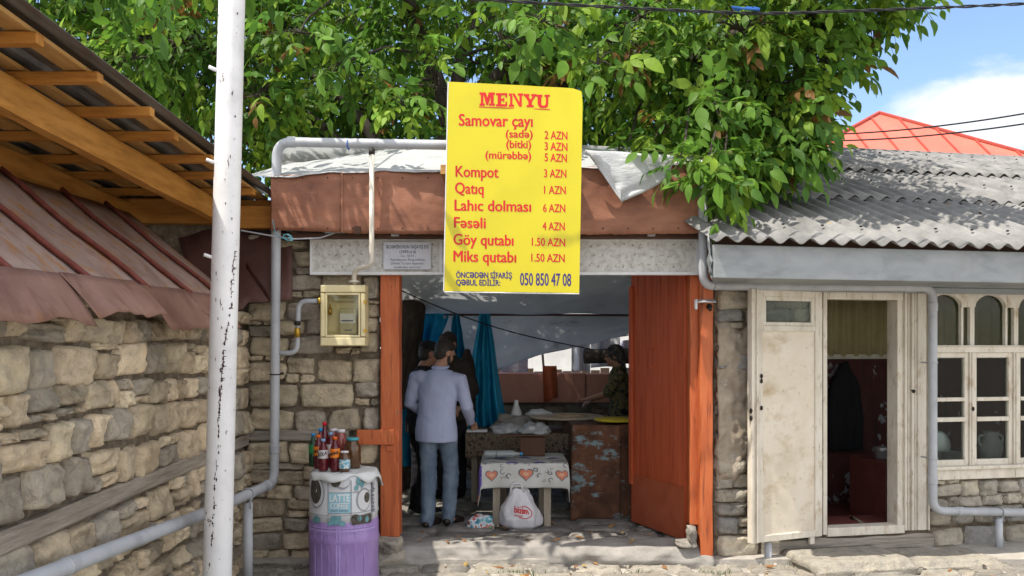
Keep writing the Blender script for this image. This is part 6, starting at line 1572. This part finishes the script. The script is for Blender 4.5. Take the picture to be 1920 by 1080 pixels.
def person(label, loc, yaw, H, J, mats, head_yaw=0, head_pitch=0, hair='short', beard=False, cap=None, sleeves='long', skirt=False, hands=True, woman=False, hem=.80):
    g = Fig(loc, yaw, H)
    t = thing('person', label, 'person', tuple(loc))
    j = dict(hipL=(-.09, 0, .90), hipR=(.09, 0, .90), kneeL=(-.10, .02, .49), kneeR=(.10, .02, .49), ankL=(-.10, -.02, .09), ankR=(.10, -.02, .09), toeL=(-.13, .15, .03), toeR=(.13, .15, .03),
             pel=(0, 0, .95), waist=(0, .0, 1.08), chest=(0, .01, 1.28), neck=(0, 0, 1.47), head=(0, .03, 1.605),
             shL=(-.178, 0, 1.375), shR=(.178, 0, 1.375), elL=(-.24, -.02, 1.12), elR=(.24, -.02, 1.12), wrL=(-.24, .14, .93), wrR=(.24, .14, .93), hdL=None, hdR=None)
    j.update(J); V = {k: (Vector(v) if v else None) for k, v in j.items()}
    ws = .92 if woman else 1.0
    # the body: one skin
    mb = MB()
    g.rings(mb, [(V['pel'] + Vector((0, 0, -.08)), .13, .095), (V['pel'], .15, .105), (V['waist'], .125, .09), (V['chest'], .155 * ws, .10), (lerp3(V['chest'], V['neck'], .55), .135 * ws, .078), (V['neck'] + Vector((0, 0, -.02)), .06, .055)])
    g.limb(mb, [V['neck'] - Vector((0, 0, .06)), V['neck'], V['head'] - Vector((0, .012, .06))], [.062, .056, .054])
    q, Rh = g.head(mb, V['head'], head_yaw, head_pitch)
    for s_ in 'LR':
        g.limb(mb, [V['hip' + s_], V['knee' + s_], V['ank' + s_]], [.082, .054, .037]); g.limb(mb, [V['ank' + s_] - Vector((0, .02, .03)), V['toe' + s_]], [.036, .026])
        g.limb(mb, [V['sh' + s_], V['el' + s_], V['wr' + s_]], [.043, .036, .025])
        d_ = V['hd' + s_] if V['hd' + s_] else (V['wr' + s_] - V['el' + s_])
        g.hand(mb, V['wr' + s_], d_, (0, 0, -1) if abs(Vector(d_).normalized().z) < .8 else (1 if s_ == 'L' else -1, 0, 0), 1 if s_ == 'R' else -1, .55)
    body = mb.build('body', mats['skin'], t, remesh=.0085, smoothit=3)
    mb = MB()
    for x_ in (-1, 1): g.ell(mb, q((.031 * x_, .083, .008)), .011, .008, .008, Rh, 10)
    mb.build('eyes', BLACKINK, body, smooth=True)
    # shirt
    mb = MB(); bt = hem
    g.rings(mb, [((V['pel'].x, V['pel'].y, bt), .202, .148), (V['pel'] + Vector((0, 0, -.06)), .200, .145), (V['pel'] + Vector((0, 0, .03)), .185, .135), (V['waist'], .180, .132), (lerp3(V['waist'], V['chest'], .5), .188, .134), (V['chest'], .196 * ws, .136), (lerp3(V['chest'], V['neck'], .45), .190 * ws, .115), (lerp3(V['chest'], V['neck'], .70), .160 * ws, .098), (lerp3(V['chest'], V['neck'], .88), .105, .082), (V['neck'] + Vector((0, -.0, -.03)), .075, .072), (V['neck'] + Vector((0, 0, .012)), .066, .066)])
    for s_ in 'LR':
        end = V['wr' + s_] if sleeves == 'long' else lerp3(V['sh' + s_], V['el' + s_], .95)
        pts = [lerp3(V['sh' + s_], V['chest'], .25), V['sh' + s_], V['el' + s_], end] if sleeves == 'long' else [lerp3(V['sh' + s_], V['chest'], .25), V['sh' + s_], end]
        rs = [.078, .066, .060, .042] if sleeves == 'long' else [.075, .066, .062]
        g.limb(mb, pts, rs)
    wr = lambda co: .010 * noise.noise(Vector((co.x * 9, co.y * 9, co.z * 4.5))) + .008 * (abs(noise.noise(Vector((co.x * 6 + co.z * 7, co.y * 9, co.z * 5)))) - .2)
    sh_o = mb.build('shirt', mats['top'], t, remesh=.010, smoothit=4, displace=wr)
    if beard:
        mb = MB(); c_ = V['neck'] + Vector((0, .004, .004)); ring = [g.T(c_ + Vector((.071 * cos(a), .068 * sin(a), .012 * sin(a)))) for a in [2 * pi * i / 24 for i in range(25)]]; mb.tube(ring, .016, 8, cap=False, sx=.6); mb.build('collar', mats['top'], sh_o, smooth=True)
    # trousers or skirt
    mb = MB()
    if skirt: g.rings(mb, [((V['pel'].x, V['pel'].y, .16), .25, .22), ((V['pel'].x, V['pel'].y, .6), .21, .18), (V['pel'], .185, .14), (V['waist'], .15, .11)])
    else:
        g.rings(mb, [(V['pel'] + Vector((0, 0, -.10)), .155, .122), (V['pel'], .165, .125), (V['pel'] + Vector((0, 0, .08)), .15, .11)])
        for s_ in 'LR': g.limb(mb, [V['hip' + s_], V['knee' + s_], V['ank' + s_] + Vector((0, 0, -.035))], [.094, .076, .063], 16, 6)
    mb.build('skirt' if skirt else 'trousers', mats['legs'], t, remesh=.010, smoothit=3, displace=lambda co: .009 * noise.noise(Vector((co.x * 8, co.y * 8, co.z * 11))) + .006 * noise.noise(Vector((co.x * 15, co.y * 15, co.z * 28))))
    for s_ in 'LR':
        mb = MB(); a = V['ank' + s_]; b = V['toe' + s_]
        g.limb(mb, [a + Vector((0, -.035, -.055)), a + Vector((0, .02, -.035)), lerp3(a, b, .6) + Vector((0, 0, -.012)), b], [.040, .046, .042, .030], 12, 3)
        sh = mb.build('shoe', mats['shoe'], t, remesh=.008, smoothit=2)
        if mats.get('sole'):
            mb = MB(); g.limb(mb, [Vector((a.x, a.y - .045, .012)), Vector((b.x, b.y + .01, .012))], [.036, .034], 10, 3)
            for i, v in enumerate(mb.v): mb.v[i] = (v[0], v[1], min(v[2], g.loc.z + .03) if v[2] > g.loc.z else g.loc.z + .002)
            mb.build('sole', mats['sole'], sh)
    # hair, beard, cap, scarf
    if hair == 'short':
        mb = MB(); g.ell(mb, q((0, -.022, .040)), .083, .094, .094, Rh, 22); g.ell(mb, q((0, -.045, -.01)), .073, .062, .075, Rh); g.ell(mb, q((0, .03, .085)), .066, .058, .042, Rh)
        mb.build('hair', HAIR, t, remesh=.010, smoothit=2, displace=lambda co: .004 * noise.noise(Vector(co) * 45))
    if beard:
        mb = MB(); g.ell(mb, q((0, .035, -.075)), .060, .062, .046, Rh); g.limb(mb, [q((-.072, .005, -.01)), q((-.062, .03, -.07)), q((0, .085, -.09)), q((.062, .03, -.07)), q((.072, .005, -.01))], [.012, .019, .022, .019, .012]); mb.build('beard', HAIR, t, remesh=.008, smoothit=2)
    if cap:
        mb = MB(); g.ell(mb, q((0, -.010, .075)), .092, .108, .060, Rh); 
        g.rings(mb, [(q((0, -.008, .045)), .094, .110), (q((0, -.008, .085)), .092, .106)]); g.ell(mb, q((0, .12, .052)), .07, .065, .010, Rh)
        mb.build('cap', BLACKCL, t, remesh=.008, smoothit=2)
    if hair == 'scarf':
        mb = MB(); g.ell(mb, q((0, -.022, .035)), .096, .112, .110, Rh, 22); g.ell(mb, q((0, -.075, -.03)), .075, .065, .095, Rh); g.limb(mb, [q((0, -.08, -.06)), q((0, -.09, -.16)), q((.02, -.10, -.25))], [.05, .035, .018])
        mb.build('headscarf', SCARF, t, remesh=.010, smoothit=3, displace=lambda co: .006 * noise.noise(Vector(co) * 28))
    return t, g, V

p = W(821, 0, 7.83); p.z = FL
person('man in a lavender shirt and faded jeans standing with his back to the street', p, -.30, 1.71,
       dict(shL=(-.205, .0, 1.38), shR=(.205, .02, 1.365), pel=(-.015, -.01, .95), waist=(-.01, .0, 1.08), hipL=(-.10, -.01, .90), hipR=(.085, .0, .90),
            head=(.025, .10, 1.585), neck=(.01, .035, 1.46), chest=(.005, .02, 1.28), ankL=(-.06, -.10, .09), ankR=(.075, .07, .09), toeL=(-.02, .08, .03), toeR=(.16, .20, .03), kneeL=(-.085, -.01, .49), kneeR=(.10, .08, .49),
            elL=(-.275, .0, 1.12), wrL=(-.15, .17, 1.00), elR=(.275, .02, 1.10), wrR=(.235, .22, .95), hdR=(.03, .9, -.35), hdL=(.6, .6, 0)),
       dict(skin=SKIN, top=SHIRT, legs=JEANS, shoe=SHOE), head_yaw=-.5, head_pitch=.42, beard=True, hem=.775)
p = W(788, 0, 8.42); p.z = FL
person('man in black with a black cap, seen in profile beside the left gate post', p, -1.15, 1.70,
       dict(head=(0, .09, 1.585), neck=(0, .03, 1.46), elR=(.20, -.16, 1.12), wrR=(.17, .06, 1.02), hdR=(-.1, .95, -.1), elL=(-.2, .02, 1.12), wrL=(-.12, .2, 1.02)),
       dict(skin=SKIND, top=BLACKCL, legs=BLACKCL, shoe=BLACKCL, sole=SOLE), head_yaw=.1, head_pitch=.2, cap=True, hair='short', sleeves='short')
p = W(846, 0, 9.35); p.z = FL
person('dark-haired man in dark brown clothes half hidden behind the lavender shirt', p, 2.75, 1.80,
       dict(elL=(-.28, .04, 1.12), wrL=(-.22, .2, .98), head=(0, .07, 1.59)), dict(skin=SKIND, top=DARKCL, legs=BLACKCL, shoe=SHOE), head_yaw=-.2, head_pitch=.3)
p = W(1163, 0, 9.78); p.z = FL
_, wf, wv = person('woman in a patterned headscarf and dark floral blouse reaching over the bread board', p, 1.42, 1.66,
       dict(head=(0, .075, 1.585), neck=(0, .03, 1.455), elL=(-.21, .14, 1.16), wrL=(-.10, .38, 1.08), elR=(.22, .10, 1.14), wrR=(.16, .34, 1.05), hdL=(.1, 1, -.1)),
       dict(skin=SKIN, top=FLORAL, legs=BLACKCL, shoe=SHOE), head_pitch=.15, hair='scarf', sleeves='short', skirt=True, woman=True, hem=.82)
# jacket hung on the curtain line
mb = MB()
def jk(u, v):
    w_ = interp([(0, .09), (.5, .10), (.85, .08), (1, .03)], v); c = W(876, 0, 9.55); z0_, z1_ = W(0, 785, 9.55).z, W(0, 655, 9.55).z
    return Vector((c.x + (u - .5) * 2 * w_ + .015 * noise.noise(Vector((u * 3, v * 4, 4))), 9.55 - .05 * sin(u * pi) - .02 * sin(u * 16) * (1 - v), z0_ + (z1_ - z0_) * v))
mb.sheet(jk, 24, 20, .02); o = mb.build('jacket', DARKCL, smooth=True, loc=W(876, 785, 9.55)); tag(o, 'dark jacket hanging in front of the gathered blue curtain', 'jacket')

# ================================================================== WALNUT TREE
rng = np.random.default_rng(12)
t = thing('walnut_tree', 'large walnut tree whose leafy crown spreads over the gateway and the roofs', 'tree', tuple(W(752, 0, 9.9).xy) + (0,))
mb = MB()
TB_ = [W(735, 905, 10.0), W(748, 760, 9.95), W(757, 640, 9.9), W(768, 560, 9.85), W(800, 420, 9.6), W(850, 250, 9.4)]
TB_[0].z = .0
def smooth_path(P_, sub=6):
    o_ = []
    for i in range(len(P_) - 1):
        p0 = P_[max(0, i - 1)]; p1 = P_[i]; p2 = P_[i + 1]; p3 = P_[min(len(P_) - 1, i + 2)]
        for k in range(sub):
            s_ = k / sub; o_.append(.5 * ((2 * p1) + (p2 - p0) * s_ + (2 * p0 - 5 * p1 + 4 * p2 - p3) * s_ ** 2 + (3 * p1 - p0 - 3 * p2 + p3) * s_ ** 3))
    o_.append(P_[-1]); return o_
def limb(mb, P_, r0, r1, n=10, amp=.04, seed=0):
    Q = smooth_path([Vector(p) for p in P_]); m = len(Q)
    Q = [q + Vector((noise.noise(Vector((i * .35, seed, 0))), noise.noise(Vector((i * .35, seed, 5))), noise.noise(Vector((i * .35, seed, 9))))) * amp * (0 < i) for i, q in enumerate(Q)]
    mb.tube(Q, [r0 + (r1 - r0) * (i / (m - 1)) ** .8 for i in range(m)], n); return Q
limb(mb, TB_, .27, .17, 18, .03, 1)
mb.build('trunk', BARK, t, smooth=True)
HUBS = [W(560, 120, 9.4), W(300, 60, 9.3), W(880, 60, 9.2), W(1150, 80, 8.8), W(1400, 100, 8.3), W(700, -120, 8.6), W(1250, -140, 8.2), W(1560, 40, 8.0)]
mb = MB(); fork = TB_[-1]
PATHS = []
for i, h in enumerate(HUBS):
    src = fork if i in (2, 3, 4, 5, 6, 7) else TB_[-2]
    mid = src.lerp(h, .5) + Vector((0, 0, .25)); PATHS += limb(mb, [src, mid, h], .11, .03, 10, .06, i + 3)
mb.build('limbs', BARK, t, smooth=True)
# clumps of foliage: (centre, radii, leaves)
CL = []
rc_ = random.Random(21)
def clump(px, py, d, r, nl, rz_=None): CL.append((W(px, py, d), (r, r * 1.05, rz_ or r * .75), int(nl * 1.75)))
for py, d0, d1 in ((-330, 8.6, 10.4), (-200, 7.8, 10.2), (-75, 8.0, 10.0), (45, 8.2, 10.2), (160, 8.4, 10.2), (262, 8.8, 10.4)):
    x = -60
    while x < 1560:
        ok = True
        if py > 200 and (x > 1560): ok = False
        if py < -280 and rc_.random() < .45: ok = False
        if ok: clump((x if py < 100 else x * .94) + rc_.uniform(-40, 40), py + rc_.uniform(-35, 35), rc_.uniform(d0, d1), rc_.uniform(.42, .72), int(rc_.uniform(26, 44)))
        x += rc_.uniform(85, 130)
for px in (40, 150, 260, 380, 500, 620, 740): clump(px, rc_.uniform(60, 240), 11.4, .8, 60)
for px in range(100, 1500, 150): 
    for py in (20, 140, 250): clump(px + rc_.uniform(-50, 50), py + rc_.uniform(-30, 30), 10.9, .75, 60)
# right-hand side of the crown over the corrugated roof
for a in ((1250, 200, 7.9, .55, 50), (1330, 265, 7.6, .5, 46), (1420, 180, 7.7, .55, 52), (1500, 110, 7.8, .5, 46), (1490, 195, 7.7, .36, 36), (1435, 240, 7.5, .42, 44), (1395, 285, 7.35, .30, 34), (1480, 280, 7.5, .22, 24), (1350, 305, 7.2, .28, 28),
          (1560, 60, 7.9, .36, 32), (1535, 245, 7.7, .12, 7), (1565, 130, 7.8, .12, 8), (1520, 310, 7.5, .11, 6), (1450, 320, 7.35, .14, 9), (1590, 10, 7.8, .3, 26), (1660, -10, 7.8, .26, 20), (1715, 0, 7.8, .12, 7), (1640, 30, 7.8, .12, 7),
          (1300, 120, 7.6, .45, 40), (1180, 120, 7.7, .4, 34), (1240, 250, 7.3, .22, 15), (1200, 30, 7.5, .45, 36), (1390, 60, 7.5, .45, 38), (1500, 20, 7.6, .4, 34)): clump(*a)
# sprays hanging in front
for a in ((1325, 310, 6.62, .17, 11), (1345, 350, 6.58, .12, 8), (1275, 300, 6.66, .12, 7), (1120, 120, 7.0, .22, 10), (1330, 200, 6.9, .2, 10), (640, 120, 7.6, .3, 18), (480, 180, 7.9, .3, 18), (560, 60, 7.5, .3, 16), (250, 110, 7.9, .3, 18), (1020, 40, 7.2, .3, 16), (1160, 290, 7.3, .10, 4), (760, 200, 7.7, .25, 14),
          (330, -60, 6.4, .26, 12), (480, -120, 6.2, .3, 14), (200, -60, 6.9, .35, 18), (1420, -90, 7.0, .4, 26), (1560, -130, 7.2, .45, 30), (1660, -190, 7.3, .4, 26), (1480, -220, 7.2, .45, 28), (1700, -120, 7.6, .35, 20)): clump(*a)
tmpl_t = np.array([0, .14, .34, .58, .82, 1.0]); tmpl_w = np.array([.02, .62, 1.0, .90, .48, .0])
B0, D0, NR, LN, WD, CC = [], [], [], [], [], []
def unit(v): return v / (np.linalg.norm(v, axis=-1, keepdims=True) + 1e-9)
twigs = MB(); rach = MB()
for ci, (c, rad, nl) in enumerate(CL):
    c = np.array(c); rad = np.array(rad)
    dv = unit(rng.normal(size=(nl, 3))); rr = rng.uniform(.35, 1.0, size=(nl, 1)) ** .6
    base = c + dv * rr * rad
    out_ = unit(dv * np.array([1, 1, .5]) + np.array([0, -.25, -.15]) + rng.normal(size=(nl, 3)) * .35)
    for k in range(nl):
        a = out_[k]; b = base[k]; Lr = rng.uniform(.16, .30); npair = rng.integers(2, 4)
        up = unit(np.array([0, 0, 1.0]) * .9 + np.array([-.2, -.25, 0]) + rng.normal(size=3) * .35); side = unit(np.cross(a, up)); nrm = unit(np.cross(side, a))
        droop = rng.uniform(.1, .55)
        big = rng.uniform(.08, .15) * (1.12 if c[1] < 7.4 else 1.0)
        tone = rng.random(); g = rng.uniform(.8, 1.25)
        if tone < .025: col = np.array([.16, .085, .025])
        elif tone < .26: col = np.array([.20, .32, .035])
        elif tone < .74: col = np.array([.115, .235, .030])
        else: col = np.array([.068, .16, .026])
        col = col * g
        for j in range(npair + 1):
            f = (j + .35) / (npair + .35); pos = b + a * Lr * f + np.array([0, 0, -1]) * droop * Lr * f * f
            ad = unit(a + np.array([0, 0, -1]) * droop * 2 * f)
            for s_ in ((-1, 1) if j < npair else (0,)):
                d_ = unit(ad * (.55 if s_ else 1.0) + side * s_ * .85 + np.array([0, 0, -1]) * rng.uniform(.05, .75) + rng.normal(size=3) * .12)
                n_ = unit(nrm + rng.normal(size=3) * .28); n_ = unit(n_ - d_ * np.dot(n_, d_))
                B0.append(pos); D0.append(d_); NR.append(n_); LN.append(big * rng.uniform(.8, 1.15) * (1.2 if s_ == 0 else 1)); WD.append(rng.uniform(.40, .52)); CC.append(col * rng.uniform(.85, 1.15))
        if c[1] < 8.9:
            e_ = b + a * Lr + np.array([0, 0, -1]) * droop * Lr; m_ = b + a * Lr * .5 + np.array([0, 0, -1]) * droop * Lr * .25
            rach.tube([b - a * .04, m_, e_], [.004, .003, .002], 3, cap=False, col=(.13, .17, .04))
    if ci % 1 == 0:
        cv = Vector(c); nearp = min(PATHS, key=lambda q: (q - cv).length)
        if (nearp - cv).length < 3.2:
            limb(twigs, [nearp, nearp.lerp(cv, .5) + Vector((0, 0, .12)), cv], .022, .008, 6, .05, ci)
            for k in range(0, nl, 4): twigs.tube([cv, cv.lerp(Vector(base[k]), .5) + Vector((0, 0, .03)), Vector(base[k])], [.008, .006, .003], 4, cap=False)
twigs.build('twigs', BARK, t, smooth=True)
B0 = np.array(B0); D0 = np.array(D0); NR = np.array(NR); LN = np.array(LN)[:, None]; WD = np.array(WD)[:, None]; CC = np.array(CC); n = len(B0)
SD = np.cross(NR, D0); curl = rng.uniform(-.02, .34, size=(n, 1)); fold = rng.uniform(.05, .38, size=(n, 1)); tw = rng.normal(size=(n, 1)) * .25
cols = []; verts = []
for tt, ww in zip(tmpl_t, tmpl_w):
    mid = B0 + D0 * LN * tt - NR * LN * curl * tt * tt
    hw = LN * WD * ww * .5
    sd_ = SD + NR * tw * tt
    verts += [mid + sd_ * hw + NR * hw * fold, mid, mid - sd_ * hw + NR * hw * fold]
Vx = np.stack(verts, axis=1).reshape(-1, 3)
k = len(verts); fs = []
for r_ in range(len(tmpl_t) - 1):
    fs += [[r_ * 3, r_ * 3 + 1, r_ * 3 + 4, r_ * 3 + 3], [r_ * 3 + 1, r_ * 3 + 2, r_ * 3 + 5, r_ * 3 + 4]]
fs = np.array(fs); FA = (fs[None] + (np.arange(n) * k)[:, None, None]).reshape(-1, 4)
me = bpy.data.meshes.new('leaves'); org = np.array(ORG[t.name]); me.vertices.add(len(Vx)); me.vertices.foreach_set('co', (Vx - org).astype(np.float32).ravel())
me.loops.add(FA.size); me.loops.foreach_set('vertex_index', FA.ravel().astype(np.int32)); me.polygons.add(len(FA)); me.polygons.foreach_set('loop_start', (np.arange(len(FA)) * 4).astype(np.int32))
me.update(calc_edges=True); me.validate()
ca = me.color_attributes.new('Col', 'FLOAT_COLOR', 'POINT'); C4 = np.ones((len(Vx), 4), np.float32); C4[:, :3] = np.repeat(CC, k, axis=0); ca.data.foreach_set('color', C4.ravel())
me.materials.append(LEAF); me.shade_smooth()
o = bpy.data.objects.new('crown', me); COL.objects.link(o); o.parent = t; ORG[o.name] = ORG[t.name]
print('leaflets', n)
rach.build('leaf_stalks', LEAF, o, smooth=True)
for (px, py, d) in ((108, 22, 8.1), (137, 70, 8.0), (196, 50, 8.0), (232, 102, 7.9), (358, 26, 8), (370, 160, 7.9), (1208, 106, 7.0), (1265, 114, 7.0), (1430, 95, 7.0), (1368, 286, 6.8), (1371, 297, 6.8), (1182, 145, 7.2), (586, 280, 8.2), (310, 10, 8)):
    mb = MB(); mb.ball(W(px, py, d), .022, .022, .025, 12, 8); mb.build('walnut', NUT, t, smooth=True)
